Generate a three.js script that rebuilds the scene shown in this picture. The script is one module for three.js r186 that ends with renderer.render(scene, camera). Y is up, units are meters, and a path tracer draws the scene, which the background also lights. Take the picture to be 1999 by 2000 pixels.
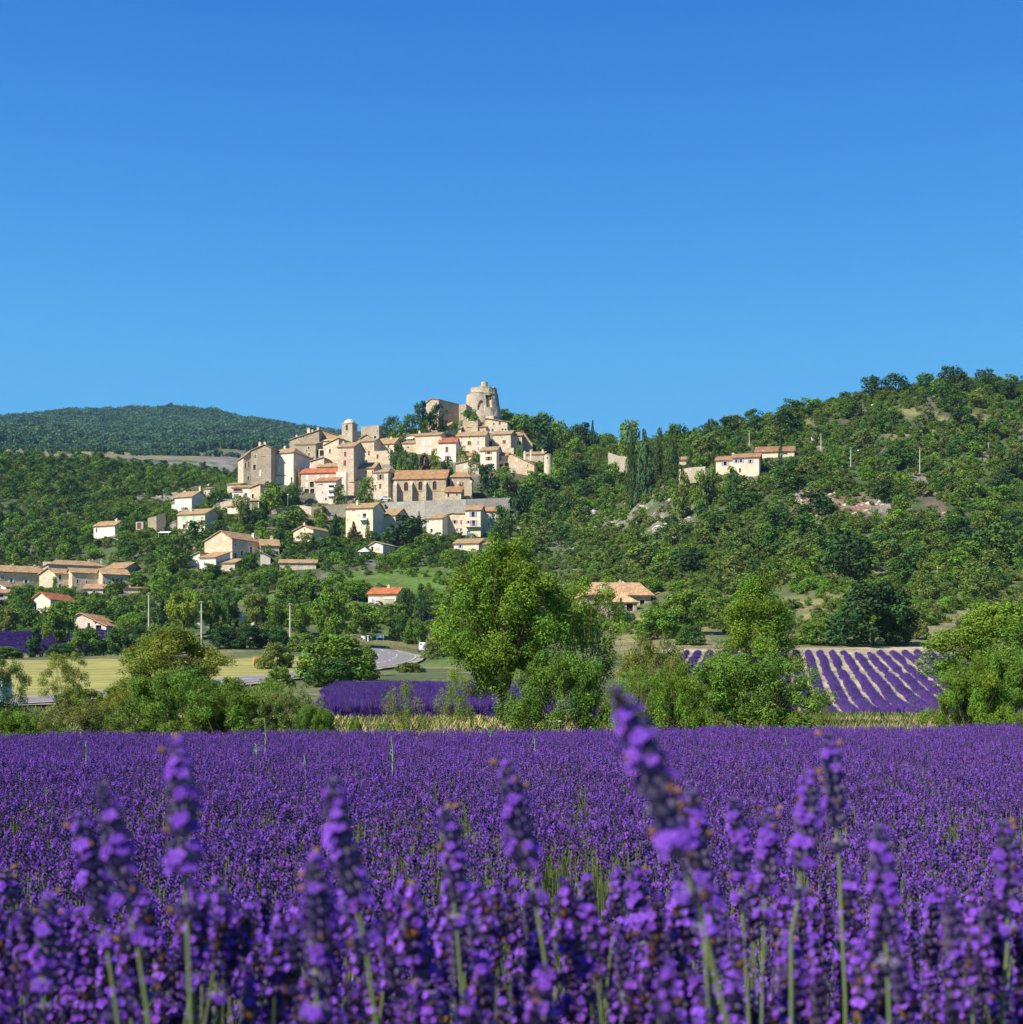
import * as THREE from 'three';
import { mergeGeometries } from 'three/addons/utils/BufferGeometryUtils.js';

// ---------- camera, sky, sun, exposure ----------
const scene = new THREE.Scene();
const F = 2800, CX = 999.5, HY = 1380, EYE = 1.0;      // lens of the photograph in its own pixels, its level line, eye height
const camera = new THREE.PerspectiveCamera(2 * Math.atan(1000 / F) * 180 / Math.PI, 1023 / 1024, 0.05, 12000);
camera.position.set(0, EYE, 0);
camera.setViewOffset(1023, 1024, 0, (1000 - HY) / 2000 * 1024, 1023, 1024);   // shifted lens: verticals stay vertical
camera.focus = 16; camera.userData.fStop = 13;
camera.updateProjectionMatrix();

const EXPOSURE = 1.65;
const renderer = new THREE.WebGLRenderer();
renderer.toneMapping = THREE.LinearToneMapping;
renderer.toneMappingExposure = EXPOSURE;
renderer.shadowMap.enabled = true;

const lin = (c) => (c /= 255) <= 0.04045 ? c / 12.92 : Math.pow((c + 0.055) / 1.055, 2.4);
{
  const stops = [[-90, 60, 62, 48], [-1, 84, 92, 80], [0, 132, 200, 244], [6, 112, 190, 243], [11, 86, 180, 241], [13.2, 81, 175, 240], [15, 75, 168, 237], [19, 58, 150, 230], [23, 43, 134, 222], [27, 28, 119, 214], [40, 22, 100, 196], [90, 16, 76, 162]];
  const W = 256, H = 256, data = new Float32Array(W * H * 4);
  for (let y = 0; y < H; y++) {
    const el = (y + 0.5) / H * 180 - 90;
    let k = 0; while (k < stops.length - 2 && el > stops[k + 1][0]) k++;
    const a = stops[k], b = stops[k + 1], t = Math.min(1, Math.max(0, (el - a[0]) / (b[0] - a[0])));
    for (let x = 0; x < W; x++) for (let c = 0; c < 3; c++) data[(y * W + x) * 4 + c] = lin(a[c + 1] + (b[c + 1] - a[c + 1]) * t) / EXPOSURE;
    for (let x = 0; x < W; x++) data[(y * W + x) * 4 + 3] = 1;
  }
  const sky = new THREE.DataTexture(data, W, H, THREE.RGBAFormat, THREE.FloatType);
  sky.mapping = THREE.EquirectangularReflectionMapping; sky.magFilter = THREE.LinearFilter; sky.needsUpdate = true;
  scene.background = sky; scene.environment = sky;
}
const sun = new THREE.DirectionalLight(new THREE.Color(1, 0.95, 0.87), 5.0);
sun.name = 'sun'; sun.position.set(-580, 660, 480).add(new THREE.Vector3(-100, 60, -300)); sun.target.position.set(-100, 60, -300);
sun.castShadow = true; Object.assign(sun.shadow.camera, { left: -700, right: 700, top: 500, bottom: -500, near: 10, far: 3000 }); sun.shadow.mapSize.set(4096, 4096);
scene.add(sun, sun.target);

// ---------- small helpers ----------
const rng = (a) => () => { a = (a + 0x6d2b79f5) | 0; let t = Math.imul(a ^ (a >>> 15), 1 | a); t = (t + Math.imul(t ^ (t >>> 7), 61 | t)) ^ t; return ((t ^ (t >>> 14)) >>> 0) / 4294967296; };
const V = (x, y, z) => new THREE.Vector3(x, y, z);
const lerp = (a, b, t) => a + (b - a) * t, clamp = (x, a, b) => Math.min(b, Math.max(a, x)), smooth = (a, b, x) => { const t = clamp((x - a) / (b - a), 0, 1); return t * t * (3 - 2 * t); };
const rad = (d) => d * Math.PI / 180;
const hex = (s) => new THREE.Color(s);
const used = new Map();
function numbered(name) { const n = used.get(name) ?? 0; used.set(name, n + 1); return n ? name + '_' + String(n).padStart(3, '0') : name; }
function tag(o, label, category, group, kind) { o.userData = {}; if (label) o.userData.label = label; if (category) o.userData.category = category; if (group) o.userData.group = group; if (kind) o.userData.kind = kind; return o; }
function thing(name, label, category, pos, turn = 0, group) { const o = new THREE.Group(); o.name = numbered(name); scene.add(o); o.position.copy(pos); o.rotation.y = turn; return tag(o, label, category, group); }
function part(name, geo, mat, parent) { const m = new THREE.Mesh(geo, mat); m.name = name; m.castShadow = m.receiveShadow = true; parent.add(m); return m; }
function setting(name, geo, mat, label) { const m = part(name, geo, mat, scene); m.name = numbered(name); m.userData = { kind: 'structure' }; if (label) m.userData.label = label; return m; }
function join(list) {
  const clean = list.map((g) => { const h = g.index ? g.toNonIndexed() : g.clone(); for (const k of Object.keys(h.attributes)) if (!['position', 'normal', 'uv'].includes(k)) h.deleteAttribute(k); if (!h.attributes.uv) h.setAttribute('uv', new THREE.BufferAttribute(new Float32Array(h.attributes.position.count * 2), 2)); return h; });
  return mergeGeometries(clean);
}
const box = (w, h, d, x = 0, y = 0, z = 0) => { const g = new THREE.BoxGeometry(w, h, d); g.translate(x, y, z); metricUV(g); return g; };
function metricUV(g) {      // uv in metres from the dominant plane of each face normal
  const p = g.attributes.position, n = g.attributes.normal, uv = new Float32Array(p.count * 2);
  for (let i = 0; i < p.count; i++) {
    const ax = Math.abs(n.getX(i)), ay = Math.abs(n.getY(i)), az = Math.abs(n.getZ(i));
    if (ay > ax && ay > az) { uv[2 * i] = p.getX(i); uv[2 * i + 1] = p.getZ(i); } else if (ax > az) { uv[2 * i] = p.getZ(i); uv[2 * i + 1] = p.getY(i); } else { uv[2 * i] = p.getX(i); uv[2 * i + 1] = p.getY(i); }
  }
  g.setAttribute('uv', new THREE.BufferAttribute(uv, 2)); return g;
}
function tube(pts, r0, r1, sides = 5) {      // tapered limb through points
  const n = pts.length, pos = [], idx = [];
  for (let i = 0; i < n; i++) {
    const t = pts[Math.min(n - 1, i + 1)].clone().sub(pts[Math.max(0, i - 1)]).normalize();
    const u = Math.abs(t.y) > 0.9 ? V(1, 0, 0) : V(0, 1, 0); const a = u.clone().cross(t).normalize(), b = t.clone().cross(a);
    const r = lerp(r0, r1, i / (n - 1));
    for (let k = 0; k < sides; k++) { const q = k / sides * 2 * Math.PI; const v = pts[i].clone().addScaledVector(a, Math.cos(q) * r).addScaledVector(b, Math.sin(q) * r); pos.push(v.x, v.y, v.z); }
  }
  for (let i = 0; i < n - 1; i++) for (let k = 0; k < sides; k++) { const a = i * sides + k, b = i * sides + (k + 1) % sides; idx.push(a, b, a + sides, b, b + sides, a + sides); }
  const g = new THREE.BufferGeometry(); g.setAttribute('position', new THREE.Float32BufferAttribute(pos, 3)); g.setIndex(idx); g.computeVertexNormals(); return g;
}

// ---------- noise and textures ----------
function hash2(x, y, s = 0) { let h = Math.imul(x | 0, 374761393) + Math.imul(y | 0, 668265263) + Math.imul(s | 0, 1274126177); h = Math.imul(h ^ (h >>> 13), 1274126177); return ((h ^ (h >>> 16)) >>> 0) / 4294967296; }
function vnoise(x, y, s = 0, wrap = 0) {
  const ix = Math.floor(x), iy = Math.floor(y), fx = x - ix, fy = y - iy, u = fx * fx * (3 - 2 * fx), v = fy * fy * (3 - 2 * fy), w = (a) => wrap ? ((a % wrap) + wrap) % wrap : a;
  return lerp(lerp(hash2(w(ix), w(iy), s), hash2(w(ix + 1), w(iy), s), u), lerp(hash2(w(ix), w(iy + 1), s), hash2(w(ix + 1), w(iy + 1), s), u), v);
}
function fbm(x, y, o = 4, s = 0, wrap = 0) { let a = 0.5, t = 0, n = 0; for (let i = 0; i < o; i++) { t += a * vnoise(x, y, s + i * 17, wrap); n += a; a *= 0.5; x *= 2; y *= 2; wrap *= 2; } return t / n; }
function texture(size, metres, f, srgb = true) {      // f(u, v) -> [r, g, b] 0..255
  const d = new Uint8Array(size * size * 4);
  for (let y = 0; y < size; y++) for (let x = 0; x < size; x++) { const c = f(x / size, y / size), i = (y * size + x) * 4; d[i] = clamp(c[0], 0, 255); d[i + 1] = clamp(c[1], 0, 255); d[i + 2] = clamp(c[2], 0, 255); d[i + 3] = 255; }
  const t = new THREE.DataTexture(d, size, size); t.wrapS = t.wrapT = THREE.RepeatWrapping; t.magFilter = THREE.LinearFilter; t.repeat.set(1 / metres, 1 / metres); if (srgb) t.colorSpace = THREE.SRGBColorSpace; t.needsUpdate = true; return t;
}
function cells(u, v, n, s) {      // irregular stones: [nearest distance gap, random]
  const x = u * n, y = v * n * 1.6, ix = Math.floor(x), iy = Math.floor(y); let d1 = 9, d2 = 9, id = 0; const ny = Math.round(n * 1.6);
  for (let j = -1; j <= 1; j++) for (let i = -1; i <= 1; i++) { const cx = ((ix + i) % n + n) % n, cy = ((iy + j) % ny + ny) % ny; const px = ix + i + hash2(cx, cy, s), py = iy + j + hash2(cx, cy, s + 1); const d = Math.hypot(px - x, py - y); if (d < d1) { d2 = d1; d1 = d; id = hash2(cx, cy, s + 2); } else if (d < d2) d2 = d; }
  return [d2 - d1, id];
}
const TEX = {};
TEX.rubble = texture(256, 5, (u, v) => { const [g, r] = cells(u, v, 15, 3); const m = fbm(u * 6, v * 6, 3, 5, 6); const k = (g < 0.1 ? 0.86 : 0.90 + 0.18 * r) * (0.86 + 0.28 * m); return [244 * k, 240 * k, (235 - 12 * r) * k]; });
TEX.rough = texture(512, 9, (u, v) => { const [g, r] = cells(u, v, 22, 13); const m = fbm(u * 5, v * 5, 4, 15, 5), s = fbm(u * 14, v * 2, 3, 16, 2), st = smooth(0.55, 0.8, s) * 0.22; const k = (g < 0.12 ? 0.80 : 0.90 + 0.2 * r) * (0.86 + 0.32 * m) * (1 - st); return [246 * k, 240 * k, (232 - 10 * r) * k]; });
TEX.plaster = texture(256, 9, (u, v) => { const m = fbm(u * 5, v * 5, 5, 9, 5), s = fbm(u * 24, v * 3, 3, 12, 3), k = 0.88 + 0.18 * m + 0.08 * (s - 0.5); return [250 * k, 248 * k, (244 + 8 * (m - 0.5)) * k]; });
TEX.tiles = texture(256, 4.4, (u, v) => {
  const col = Math.floor(u * 20), row = Math.floor(v * 11 + hash2(col, 0, 4) * 0.3), r = hash2(col, row, 6), w = 0.5 + 0.5 * Math.cos((u * 20 % 1) * 6.283), m = fbm(u * 4, v * 4, 4, 21, 4), q = (0.78 + 0.22 * w) * (0.82 + 0.26 * r + 0.34 * (m - 0.5)), warm = hash2(col, row, 8);
  return [252 * q, (233 + 18 * warm) * q, (212 + 34 * warm) * q]; });
TEX.ground = texture(512, 40, (u, v) => { const a = fbm(u * 8, v * 8, 6, 31, 8), b = fbm(u * 90, v * 90, 2, 37, 90), k = 0.62 + 0.5 * a + 0.36 * (b - 0.5); return [228 * k, 228 * k, 224 * k]; });
TEX.stubble = texture(512, 80, (u, v) => { const st = 0.5 + 0.5 * Math.sin((v * 8 + u * 2) * 6.283 + 1.2 * fbm(u * 5, v * 5, 3, 41, 5)), n = fbm(u * 60, v * 60, 3, 43, 60), m = fbm(u * 4, v * 4, 4, 44, 4); const k = 0.72 + 0.13 * st + 0.24 * n + 0.2 * (m - 0.5); return [232 * k, 222 * k, (190 - 40 * st) * k]; });
TEX.asphalt = texture(256, 8, (u, v) => { const a = fbm(u * 5, v * 5, 4, 51, 5), b = hash2(u * 256, v * 256, 2); const k = 0.75 + 0.2 * a + 0.1 * b; return [235 * k, 230 * k, 225 * k]; });
TEX.bark = texture(128, 1, (u, v) => { const a = fbm(u * 16, v * 4, 4, 61, 4), k = 0.6 + 0.6 * a; return [210 * k, 200 * k, 188 * k]; });
const std = (color, o = {}) => new THREE.MeshStandardMaterial({ color, roughness: 0.92, ...o });
const M = {
  dark: std(new THREE.Color(0.018, 0.017, 0.02), { roughness: 0.25 }), opening: std(new THREE.Color(0.02, 0.018, 0.016)), trim: std(hex('#e5d9c0'), { map: TEX.plaster }), white: std(hex('#e9e7e2'), { roughness: 0.6 }),
  bark: std(hex('#8a7a66'), { map: TEX.bark }), darkBark: std(hex('#54493d'), { map: TEX.bark }), paleBark: std(hex('#b9ad98'), { map: TEX.bark }), wood: std(hex('#cfc6b2'), { map: TEX.bark }), metal: std(hex('#9aa2a6'), { metalness: 0.6, roughness: 0.45 }),
};
const mats = new Map();
const wallMat = (kind, color) => { const k = kind + color; if (!mats.has(k)) mats.set(k, std(hex(color).lerp(hex('#e5dbca'), 0.45), { map: kind === 'p' ? TEX.plaster : kind === 'r' ? TEX.rough : TEX.rubble, bumpMap: kind === 'p' ? TEX.plaster : kind === 'r' ? TEX.rough : TEX.rubble, bumpScale: kind === 'p' ? 0.03 : kind === 'r' ? 0.3 : 0.12 })); return mats.get(k); };
const roofMat = (color) => { const k = 'roof' + color; if (!mats.has(k)) mats.set(k, std(hex(color).lerp(hex('#c4b196'), hex(color).getHSL({}).s > 0.5 ? 0.08 : 0.5), { map: TEX.tiles, bumpMap: TEX.tiles, bumpScale: 0.06 })); return mats.get(k); };
const paint = (color) => { const k = 'paint' + color; if (!mats.has(k)) mats.set(k, std(hex(color), { roughness: 0.7 })); return mats.get(k); };

// ---------- the lie of the land ----------
// Profiles of the valley and its hills along fans of sight: distance in metres, and the height as the photograph's row at which the ground appears there.
const COLS = [
  [-900, [60, 1400, 120, 1350, 200, 1310, 300, 1270, 400, 1210, 500, 1120, 600, 1010, 700, 930, 850, 890, 1300, 888, 1700, 876, 2300, 858, 3000, 850, 3600, 862, 6000, 900]],
  [0, [50, 1410, 60, 1400, 90, 1372, 120, 1352, 160, 1330, 200, 1310, 250, 1291, 300, 1270, 350, 1240, 400, 1203, 440, 1152, 500, 1090, 550, 1045, 600, 1000, 650, 955, 700, 920, 780, 899, 900, 892, 1300, 889, 1700, 878, 2000, 866, 2500, 845, 3000, 830, 3500, 850, 6000, 900]],
  [150, [50, 1410, 60, 1400, 90, 1372, 120, 1352, 160, 1330, 200, 1310, 250, 1290, 300, 1268, 350, 1236, 400, 1195, 440, 1150, 500, 1085, 550, 1045, 600, 1005, 650, 965, 700, 930, 800, 902, 900, 896, 1300, 890, 1700, 880, 2000, 866, 2500, 838, 3000, 815, 3500, 838, 6000, 900]],
  [300, [50, 1410, 60, 1402, 90, 1370, 120, 1348, 160, 1328, 200, 1308, 250, 1288, 300, 1265, 350, 1232, 400, 1185, 450, 1120, 500, 1050, 530, 1012, 560, 998, 600, 990, 650, 972, 700, 948, 800, 915, 900, 900, 1300, 892, 1700, 885, 2000, 870, 2500, 838, 3000, 808, 3500, 832, 6000, 900]],
  [420, [50, 1410, 60, 1402, 90, 1366, 120, 1344, 160, 1324, 200, 1305, 250, 1286, 300, 1262, 350, 1222, 400, 1172, 450, 1105, 480, 1062, 500, 1020, 530, 985, 560, 965, 600, 960, 650, 958, 700, 945, 800, 922, 900, 906, 1300, 894, 1700, 887, 2000, 874, 2500, 848, 3000, 818, 3500, 842, 6000, 900]],
  [500, [50, 1410, 60, 1402, 90, 1362, 120, 1342, 160, 1322, 200, 1304, 250, 1285, 300, 1262, 350, 1215, 400, 1160, 450, 1105, 480, 1055, 505, 1005, 525, 972, 545, 945, 575, 930, 600, 925, 650, 935, 700, 945, 800, 934, 900, 914, 1300, 899, 2000, 882, 2500, 856, 3000, 830, 3500, 852, 6000, 900]],
  [600, [50, 1412, 60, 1403, 90, 1360, 120, 1340, 160, 1320, 200, 1302, 250, 1284, 300, 1266, 350, 1205, 400, 1150, 450, 1098, 480, 1050, 500, 1025, 508, 1000, 525, 974, 550, 945, 575, 910, 600, 880, 625, 864, 660, 872, 720, 900, 900, 920, 1300, 908, 2000, 892, 2500, 866, 3000, 845, 3500, 862, 6000, 900]],
  [700, [50, 1412, 60, 1403, 90, 1358, 120, 1338, 160, 1318, 200, 1301, 250, 1283, 300, 1268, 330, 1225, 360, 1182, 400, 1140, 450, 1098, 480, 1052, 500, 1030, 508, 1020, 520, 978, 550, 950, 575, 915, 600, 880, 620, 862, 650, 862, 720, 890, 900, 930, 2000, 902, 3000, 855, 6000, 900]],
  [820, [50, 1412, 60, 1403, 90, 1358, 120, 1338, 160, 1318, 200, 1302, 250, 1286, 300, 1274, 330, 1240, 360, 1190, 400, 1142, 450, 1098, 480, 1060, 500, 1042, 508, 1034, 520, 975, 550, 945, 575, 905, 600, 855, 620, 838, 650, 838, 720, 870, 900, 930, 3000, 890, 6000, 900]],
  [950, [50, 1412, 60, 1403, 90, 1358, 120, 1338, 160, 1318, 200, 1300, 250, 1280, 300, 1262, 350, 1205, 400, 1148, 450, 1100, 480, 1062, 505, 1038, 515, 1020, 525, 978, 550, 940, 575, 905, 600, 860, 625, 820, 655, 817, 720, 860, 900, 930, 3000, 895, 6000, 900]],
  [1060, [50, 1412, 60, 1405, 120, 1360, 160, 1335, 200, 1308, 250, 1280, 300, 1240, 350, 1185, 400, 1130, 450, 1078, 500, 1020, 540, 970, 570, 920, 600, 892, 650, 860, 700, 855, 760, 875, 900, 920, 3000, 900, 6000, 900]],
  [1200, [50, 1414, 60, 1408, 100, 1398, 120, 1380, 160, 1320, 192, 1285, 250, 1250, 300, 1215, 330, 1195, 350, 1165, 400, 1100, 450, 1045, 500, 985, 550, 932, 600, 892, 650, 875, 700, 876, 900, 920, 3000, 900, 6000, 900]],
  [1320, [50, 1416, 60, 1411, 105, 1402, 120, 1386, 160, 1322, 192, 1280, 250, 1235, 300, 1190, 350, 1130, 400, 1055, 430, 1005, 450, 950, 480, 915, 520, 892, 560, 874, 600, 868, 650, 876, 900, 930, 3000, 900, 6000, 900]],
  [1450, [50, 1416, 60, 1411, 105, 1403, 120, 1388, 160, 1322, 192, 1280, 250, 1230, 300, 1180, 350, 1110, 400, 1020, 425, 955, 440, 928, 460, 908, 500, 872, 540, 845, 570, 836, 620, 850, 900, 930, 3000, 900, 6000, 900]],
  [1600, [50, 1416, 60, 1411, 105, 1403, 120, 1388, 160, 1322, 192, 1279, 250, 1220, 300, 1152, 350, 1072, 400, 985, 450, 905, 500, 846, 540, 808, 560, 803, 620, 830, 900, 930, 3000, 900, 6000, 900]],
  [1720, [50, 1416, 60, 1411, 105, 1403, 120, 1388, 160, 1322, 192, 1279, 250, 1218, 300, 1148, 350, 1070, 400, 985, 450, 905, 500, 838, 550, 782, 570, 775, 630, 800, 900, 920, 3000, 900, 6000, 900]],
  [1860, [50, 1416, 60, 1411, 105, 1403, 120, 1388, 160, 1322, 192, 1279, 250, 1218, 300, 1148, 350, 1070, 400, 985, 450, 905, 500, 835, 560, 760, 580, 752, 640, 775, 900, 900, 3000, 900, 6000, 900]],
  [2000, [50, 1416, 60, 1411, 105, 1403, 120, 1388, 160, 1322, 192, 1279, 250, 1222, 300, 1155, 350, 1080, 400, 1000, 450, 918, 500, 840, 560, 768, 585, 757, 650, 785, 900, 900, 3000, 900, 6000, 900]],
  [2900, [50, 1416, 60, 1411, 105, 1403, 120, 1388, 160, 1330, 192, 1290, 250, 1240, 300, 1175, 350, 1100, 400, 1020, 450, 940, 500, 860, 560, 790, 600, 750, 680, 760, 900, 860, 3000, 900, 6000, 900]],
].map(([sx, l]) => {
  const t = [Math.log(20), Math.log(35)], g = [HY - 1499, HY - 1436];
  for (let i = 0; i < l.length; i += 2) { t.push(Math.log(l[i])); g.push(HY - l[i + 1]); }
  const n = t.length, m = new Array(n).fill(0), dl = [];      // monotone cubic slopes
  for (let i = 0; i < n - 1; i++) dl.push((g[i + 1] - g[i]) / (t[i + 1] - t[i]));
  for (let i = 1; i < n - 1; i++) m[i] = dl[i - 1] * dl[i] <= 0 ? 0 : 2 * dl[i - 1] * dl[i] / (dl[i - 1] + dl[i]);
  m[0] = dl[0]; m[n - 1] = dl[n - 2];
  return { sx, t, g, m };
});
function along(c, lt) {
  const { t, g, m } = c; if (lt <= t[0]) return g[0]; const n = t.length; if (lt >= t[n - 1]) return g[n - 1];
  let i = 0; while (lt > t[i + 1]) i++; const h = t[i + 1] - t[i], s = (lt - t[i]) / h, s2 = s * s, s3 = s2 * s;
  return (2 * s3 - 3 * s2 + 1) * g[i] + (s3 - 2 * s2 + s) * h * m[i] + (-2 * s3 + 3 * s2) * g[i + 1] + (s3 - s2) * h * m[i + 1];
}
function landBase(x, d) {
  if (d < 20) return 0.02 + 0.0065 * Math.max(d, 0);
  const sx = CX + x / d * F, lt = Math.log(d), n = COLS.length; let i = 0; while (i < n - 2 && sx > COLS[i + 1].sx) i++;
  const s = clamp((sx - COLS[i].sx) / (COLS[i + 1].sx - COLS[i].sx), 0, 1), a = along(COLS[Math.max(0, i - 1)], lt), b = along(COLS[i], lt), c = along(COLS[i + 1], lt), e = along(COLS[Math.min(n - 1, i + 2)], lt);
  const mid = lerp(b, c, s * s * (3 - 2 * s)), lin_ = lerp(b, c, s), g = 0.5 * (mid + lin_) + 0 * (a + e);
  return EYE + g / F * d;
}
const rough = (x, d) => smooth(210, 330, d) * ((fbm(x / 26, d / 26, 4, 71) - 0.5) * 4.2) + smooth(900, 1800, d) * (fbm(x / 160, d / 160, 4, 77) - 0.5) * 50 + smooth(30, 80, d) * (fbm(x / 9, d / 9, 3, 73) - 0.5) * 0.25;
const land = (x, d) => landBase(x, d) + rough(x, d);      // ground height at x, d metres in front of the eye
const rowAt = (sx, d) => HY - (land((sx - CX) / F * d, d) - EYE) / d * F;
function reach(sx, sy, from = 36, to = 1200) {      // how far the ground is that shows at that place
  let d = from; while (d < to && rowAt(sx, d) > sy) d *= 1.006; return d;
}
const at = (sx, sy, d) => V((sx - CX) / F * d, EYE + (HY - sy) / F * d, -d);
const onLand = (x, d, up = 0) => V(x, land(x, d) + up, -d);
// ---------- ground, fields, road ----------
const inPoly = (x, y, p) => { let c = false; for (let i = 0, j = p.length - 2; i < p.length; j = i, i += 2) if ((p[i + 1] > y) !== (p[j + 1] > y) && x < (p[j] - p[i]) * (y - p[i + 1]) / (p[j + 1] - p[i + 1]) + p[i]) c = !c; return c; };
// bare and grassy places on the slopes, as [outline where it shows, colour]
const SCREE = [[1545, 958, 1640, 955, 1740, 985, 1748, 1008, 1690, 1022, 1600, 1012, 1548, 985], [1785, 944, 1842, 944, 1850, 962, 1815, 975, 1785, 962], [1810, 985, 1850, 990, 1842, 1018, 1812, 1008]];
const ROCKY = [[1140, 1005, 1230, 970, 1330, 960, 1400, 975, 1390, 1000, 1270, 1015, 1180, 1040, 1140, 1030], [1270, 1010, 1360, 1010, 1350, 1050, 1265, 1055], [195, 925, 330, 905, 430, 895, 470, 905, 440, 950, 330, 985, 250, 965, 200, 950], [85, 985, 130, 985, 140, 1010, 90, 1010], [60, 1020, 110, 1015, 112, 1050, 70, 1050]];
const DRY = [[1565, 818, 1640, 818, 1640, 838, 1568, 838], [1665, 858, 1760, 848, 1760, 866, 1675, 872], [1760, 800, 1935, 812, 1930, 828, 1760, 822], [0, 872, 380, 880, 380, 893, 0, 890], [1180, 1200, 1360, 1190, 1400, 1260, 1300, 1290, 1180, 1265], [1550, 1170, 1640, 1180, 1640, 1235, 1540, 1225], [1790, 1230, 1999, 1140, 1999, 1280, 1780, 1280], [1180, 925, 1240, 930, 1240, 960, 1175, 950]];
const LAWN = [[690, 1112, 900, 1110, 960, 1130, 900, 1175, 700, 1172, 650, 1140], [450, 1150, 560, 1150, 570, 1190, 470, 1190], [650, 1170, 720, 1180, 720, 1215, 660, 1210], [740, 1180, 830, 1200, 810, 1260, 750, 1245], [770, 1300, 900, 1280, 900, 1345, 690, 1345], [1180, 940, 1240, 935, 1250, 970, 1185, 965]];
{
  const NA = 420, ND = 330, pos = [], col = [], uv = [], idx = [], c = new THREE.Color();
  const soil = [0.20, 0.17, 0.115], grass = [0.125, 0.165, 0.035], lawn = [0.15, 0.265, 0.020], dry = [0.34, 0.30, 0.105], scree = [0.33, 0.19, 0.12], rock = [0.36, 0.32, 0.25], under = [0.10, 0.145, 0.032], near = [0.12, 0.09, 0.06], plateau = [0.30, 0.245, 0.18];
  for (let j = 0; j <= ND; j++) for (let i = 0; i <= NA; i++) {
    const sx = -2600 + 7200 * i / NA, d = Math.exp(lerp(Math.log(0.2), Math.log(6500), j / ND)), x = (sx - CX) / F * d, y = land(x, d);
    pos.push(x, y, -d); uv.push(x, d);
    const sy = HY - (y - EYE) / d * F, jx = sx + (fbm(x / 5, d / 5, 3, 5) - 0.5) * 26, jy = sy + (fbm(x / 5, d / 5, 3, 6) - 0.5) * 16, n = fbm(x / 12, d / 12, 4, 9);
    let k = d < 24 ? near : d < 110 ? [lerp(grass[0], dry[0], n), lerp(grass[1], dry[1], n), lerp(grass[2], dry[2], n)] : d < 340 ? grass.map((g, q) => lerp(g, dry[q], smooth(0.45, 0.75, n))) : d > 1000 && d < 1720 ? plateau : under;
    if (d > 30 && d < 2000) {
      if (d > 200) { if (LAWN.some((p) => inPoly(jx, jy, p))) k = lawn; if (DRY.some((p) => inPoly(jx, jy, p))) k = dry; if (SCREE.some((p) => inPoly(jx, jy, p))) k = [lerp(scree[0], rock[0], smooth(0.5, 0.7, n)), lerp(scree[1], rock[1], smooth(0.5, 0.7, n)), lerp(scree[2], rock[2], smooth(0.5, 0.7, n))]; if (ROCKY.some((p) => inPoly(jx, jy, p)) && fbm(x / 5, d / 3, 4, 21) > (sx > 900 ? 0.52 : 0.44)) k = rock; }
      if (d > 330 && d < 900 && k === under) { const q = fbm(x / 6, d / 6, 4, 15); if (q > 0.68) k = rock; else if (q > 0.60) k = soil; }
      if (d > 480 && d < 640 && sx > 470 && sx < 1040 && sy < 1010 && k === under) k = n > 0.55 ? [0.26, 0.23, 0.15] : [0.10, 0.13, 0.035];
    }
    const v = 0.85 + 0.3 * fbm(x / 3, d / 3, 2, 19); col.push(k[0] * v, k[1] * v, k[2] * v);
  }
  for (let j = 0; j < ND; j++) for (let i = 0; i < NA; i++) { const a = j * (NA + 1) + i, b = a + NA + 1; idx.push(a, a + 1, b, b, a + 1, b + 1); }
  const g = new THREE.BufferGeometry(); g.setAttribute('position', new THREE.Float32BufferAttribute(pos, 3)); g.setAttribute('color', new THREE.Float32BufferAttribute(col, 3)); g.setAttribute('uv', new THREE.Float32BufferAttribute(uv, 2)); g.setIndex(idx); g.computeVertexNormals();
  setting('ground', g, std(0xffffff, { vertexColors: true, map: TEX.ground, bumpMap: TEX.ground, bumpScale: 0.5, roughness: 1 }), 'valley floor and slopes of grass, earth and pale rock');
  const disc = new THREE.CircleGeometry(7000, 48); disc.rotateX(-Math.PI / 2); disc.translate(0, -9, 0); metricUV(disc);
  setting('plain', disc, std(new THREE.Color(0.12, 0.13, 0.06), { map: TEX.ground }), 'open plain behind the viewer');
}
// a sheet over the ground between two edges given for several distances
function sheet(name, rows, mat, up, label, across = 24) {      // rows: [d, x left, x right]
  const pos = [], uv = [], idx = []; let n = 0; const list = [];
  for (let r = 0; r < rows.length - 1; r++) { const [d0, a0, b0] = rows[r], [d1, a1, b1] = rows[r + 1], k = Math.max(1, Math.ceil(Math.abs(d1 - d0) / 2.5)); for (let i = r ? 1 : 0; i <= k; i++) list.push([lerp(d0, d1, i / k), lerp(a0, a1, i / k), lerp(b0, b1, i / k)]); }
  for (const [d, a, b] of list) for (let i = 0; i <= across; i++) { const x = lerp(a, b, i / across); pos.push(x, land(x, d) + up, -d); uv.push(x, d); }
  for (let j = 0; j < list.length - 1; j++) for (let i = 0; i < across; i++) { const a = j * (across + 1) + i, b = a + across + 1; idx.push(a, a + 1, b, b, a + 1, b + 1); }
  const g = new THREE.BufferGeometry(); g.setAttribute('position', new THREE.Float32BufferAttribute(pos, 3)); g.setAttribute('uv', new THREE.Float32BufferAttribute(uv, 2)); g.setIndex(idx); g.computeVertexNormals();
  return setting(name, g, mat, label);
}
sheet('wheat_field', [[66, -80, -34.5], [90, -110, -32.5], [115, -135, -31.5], [140, -150, -30], [165, -160, -26.5], [195, -170, -24], [235, -180, -24], [252, -185, -26]], std(new THREE.Color(0.47, 0.47, 0.17), { map: TEX.stubble, bumpMap: TEX.stubble, bumpScale: 0.2 }), 0.12, 'mown straw-yellow wheat field with swath lines', 60);
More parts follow.
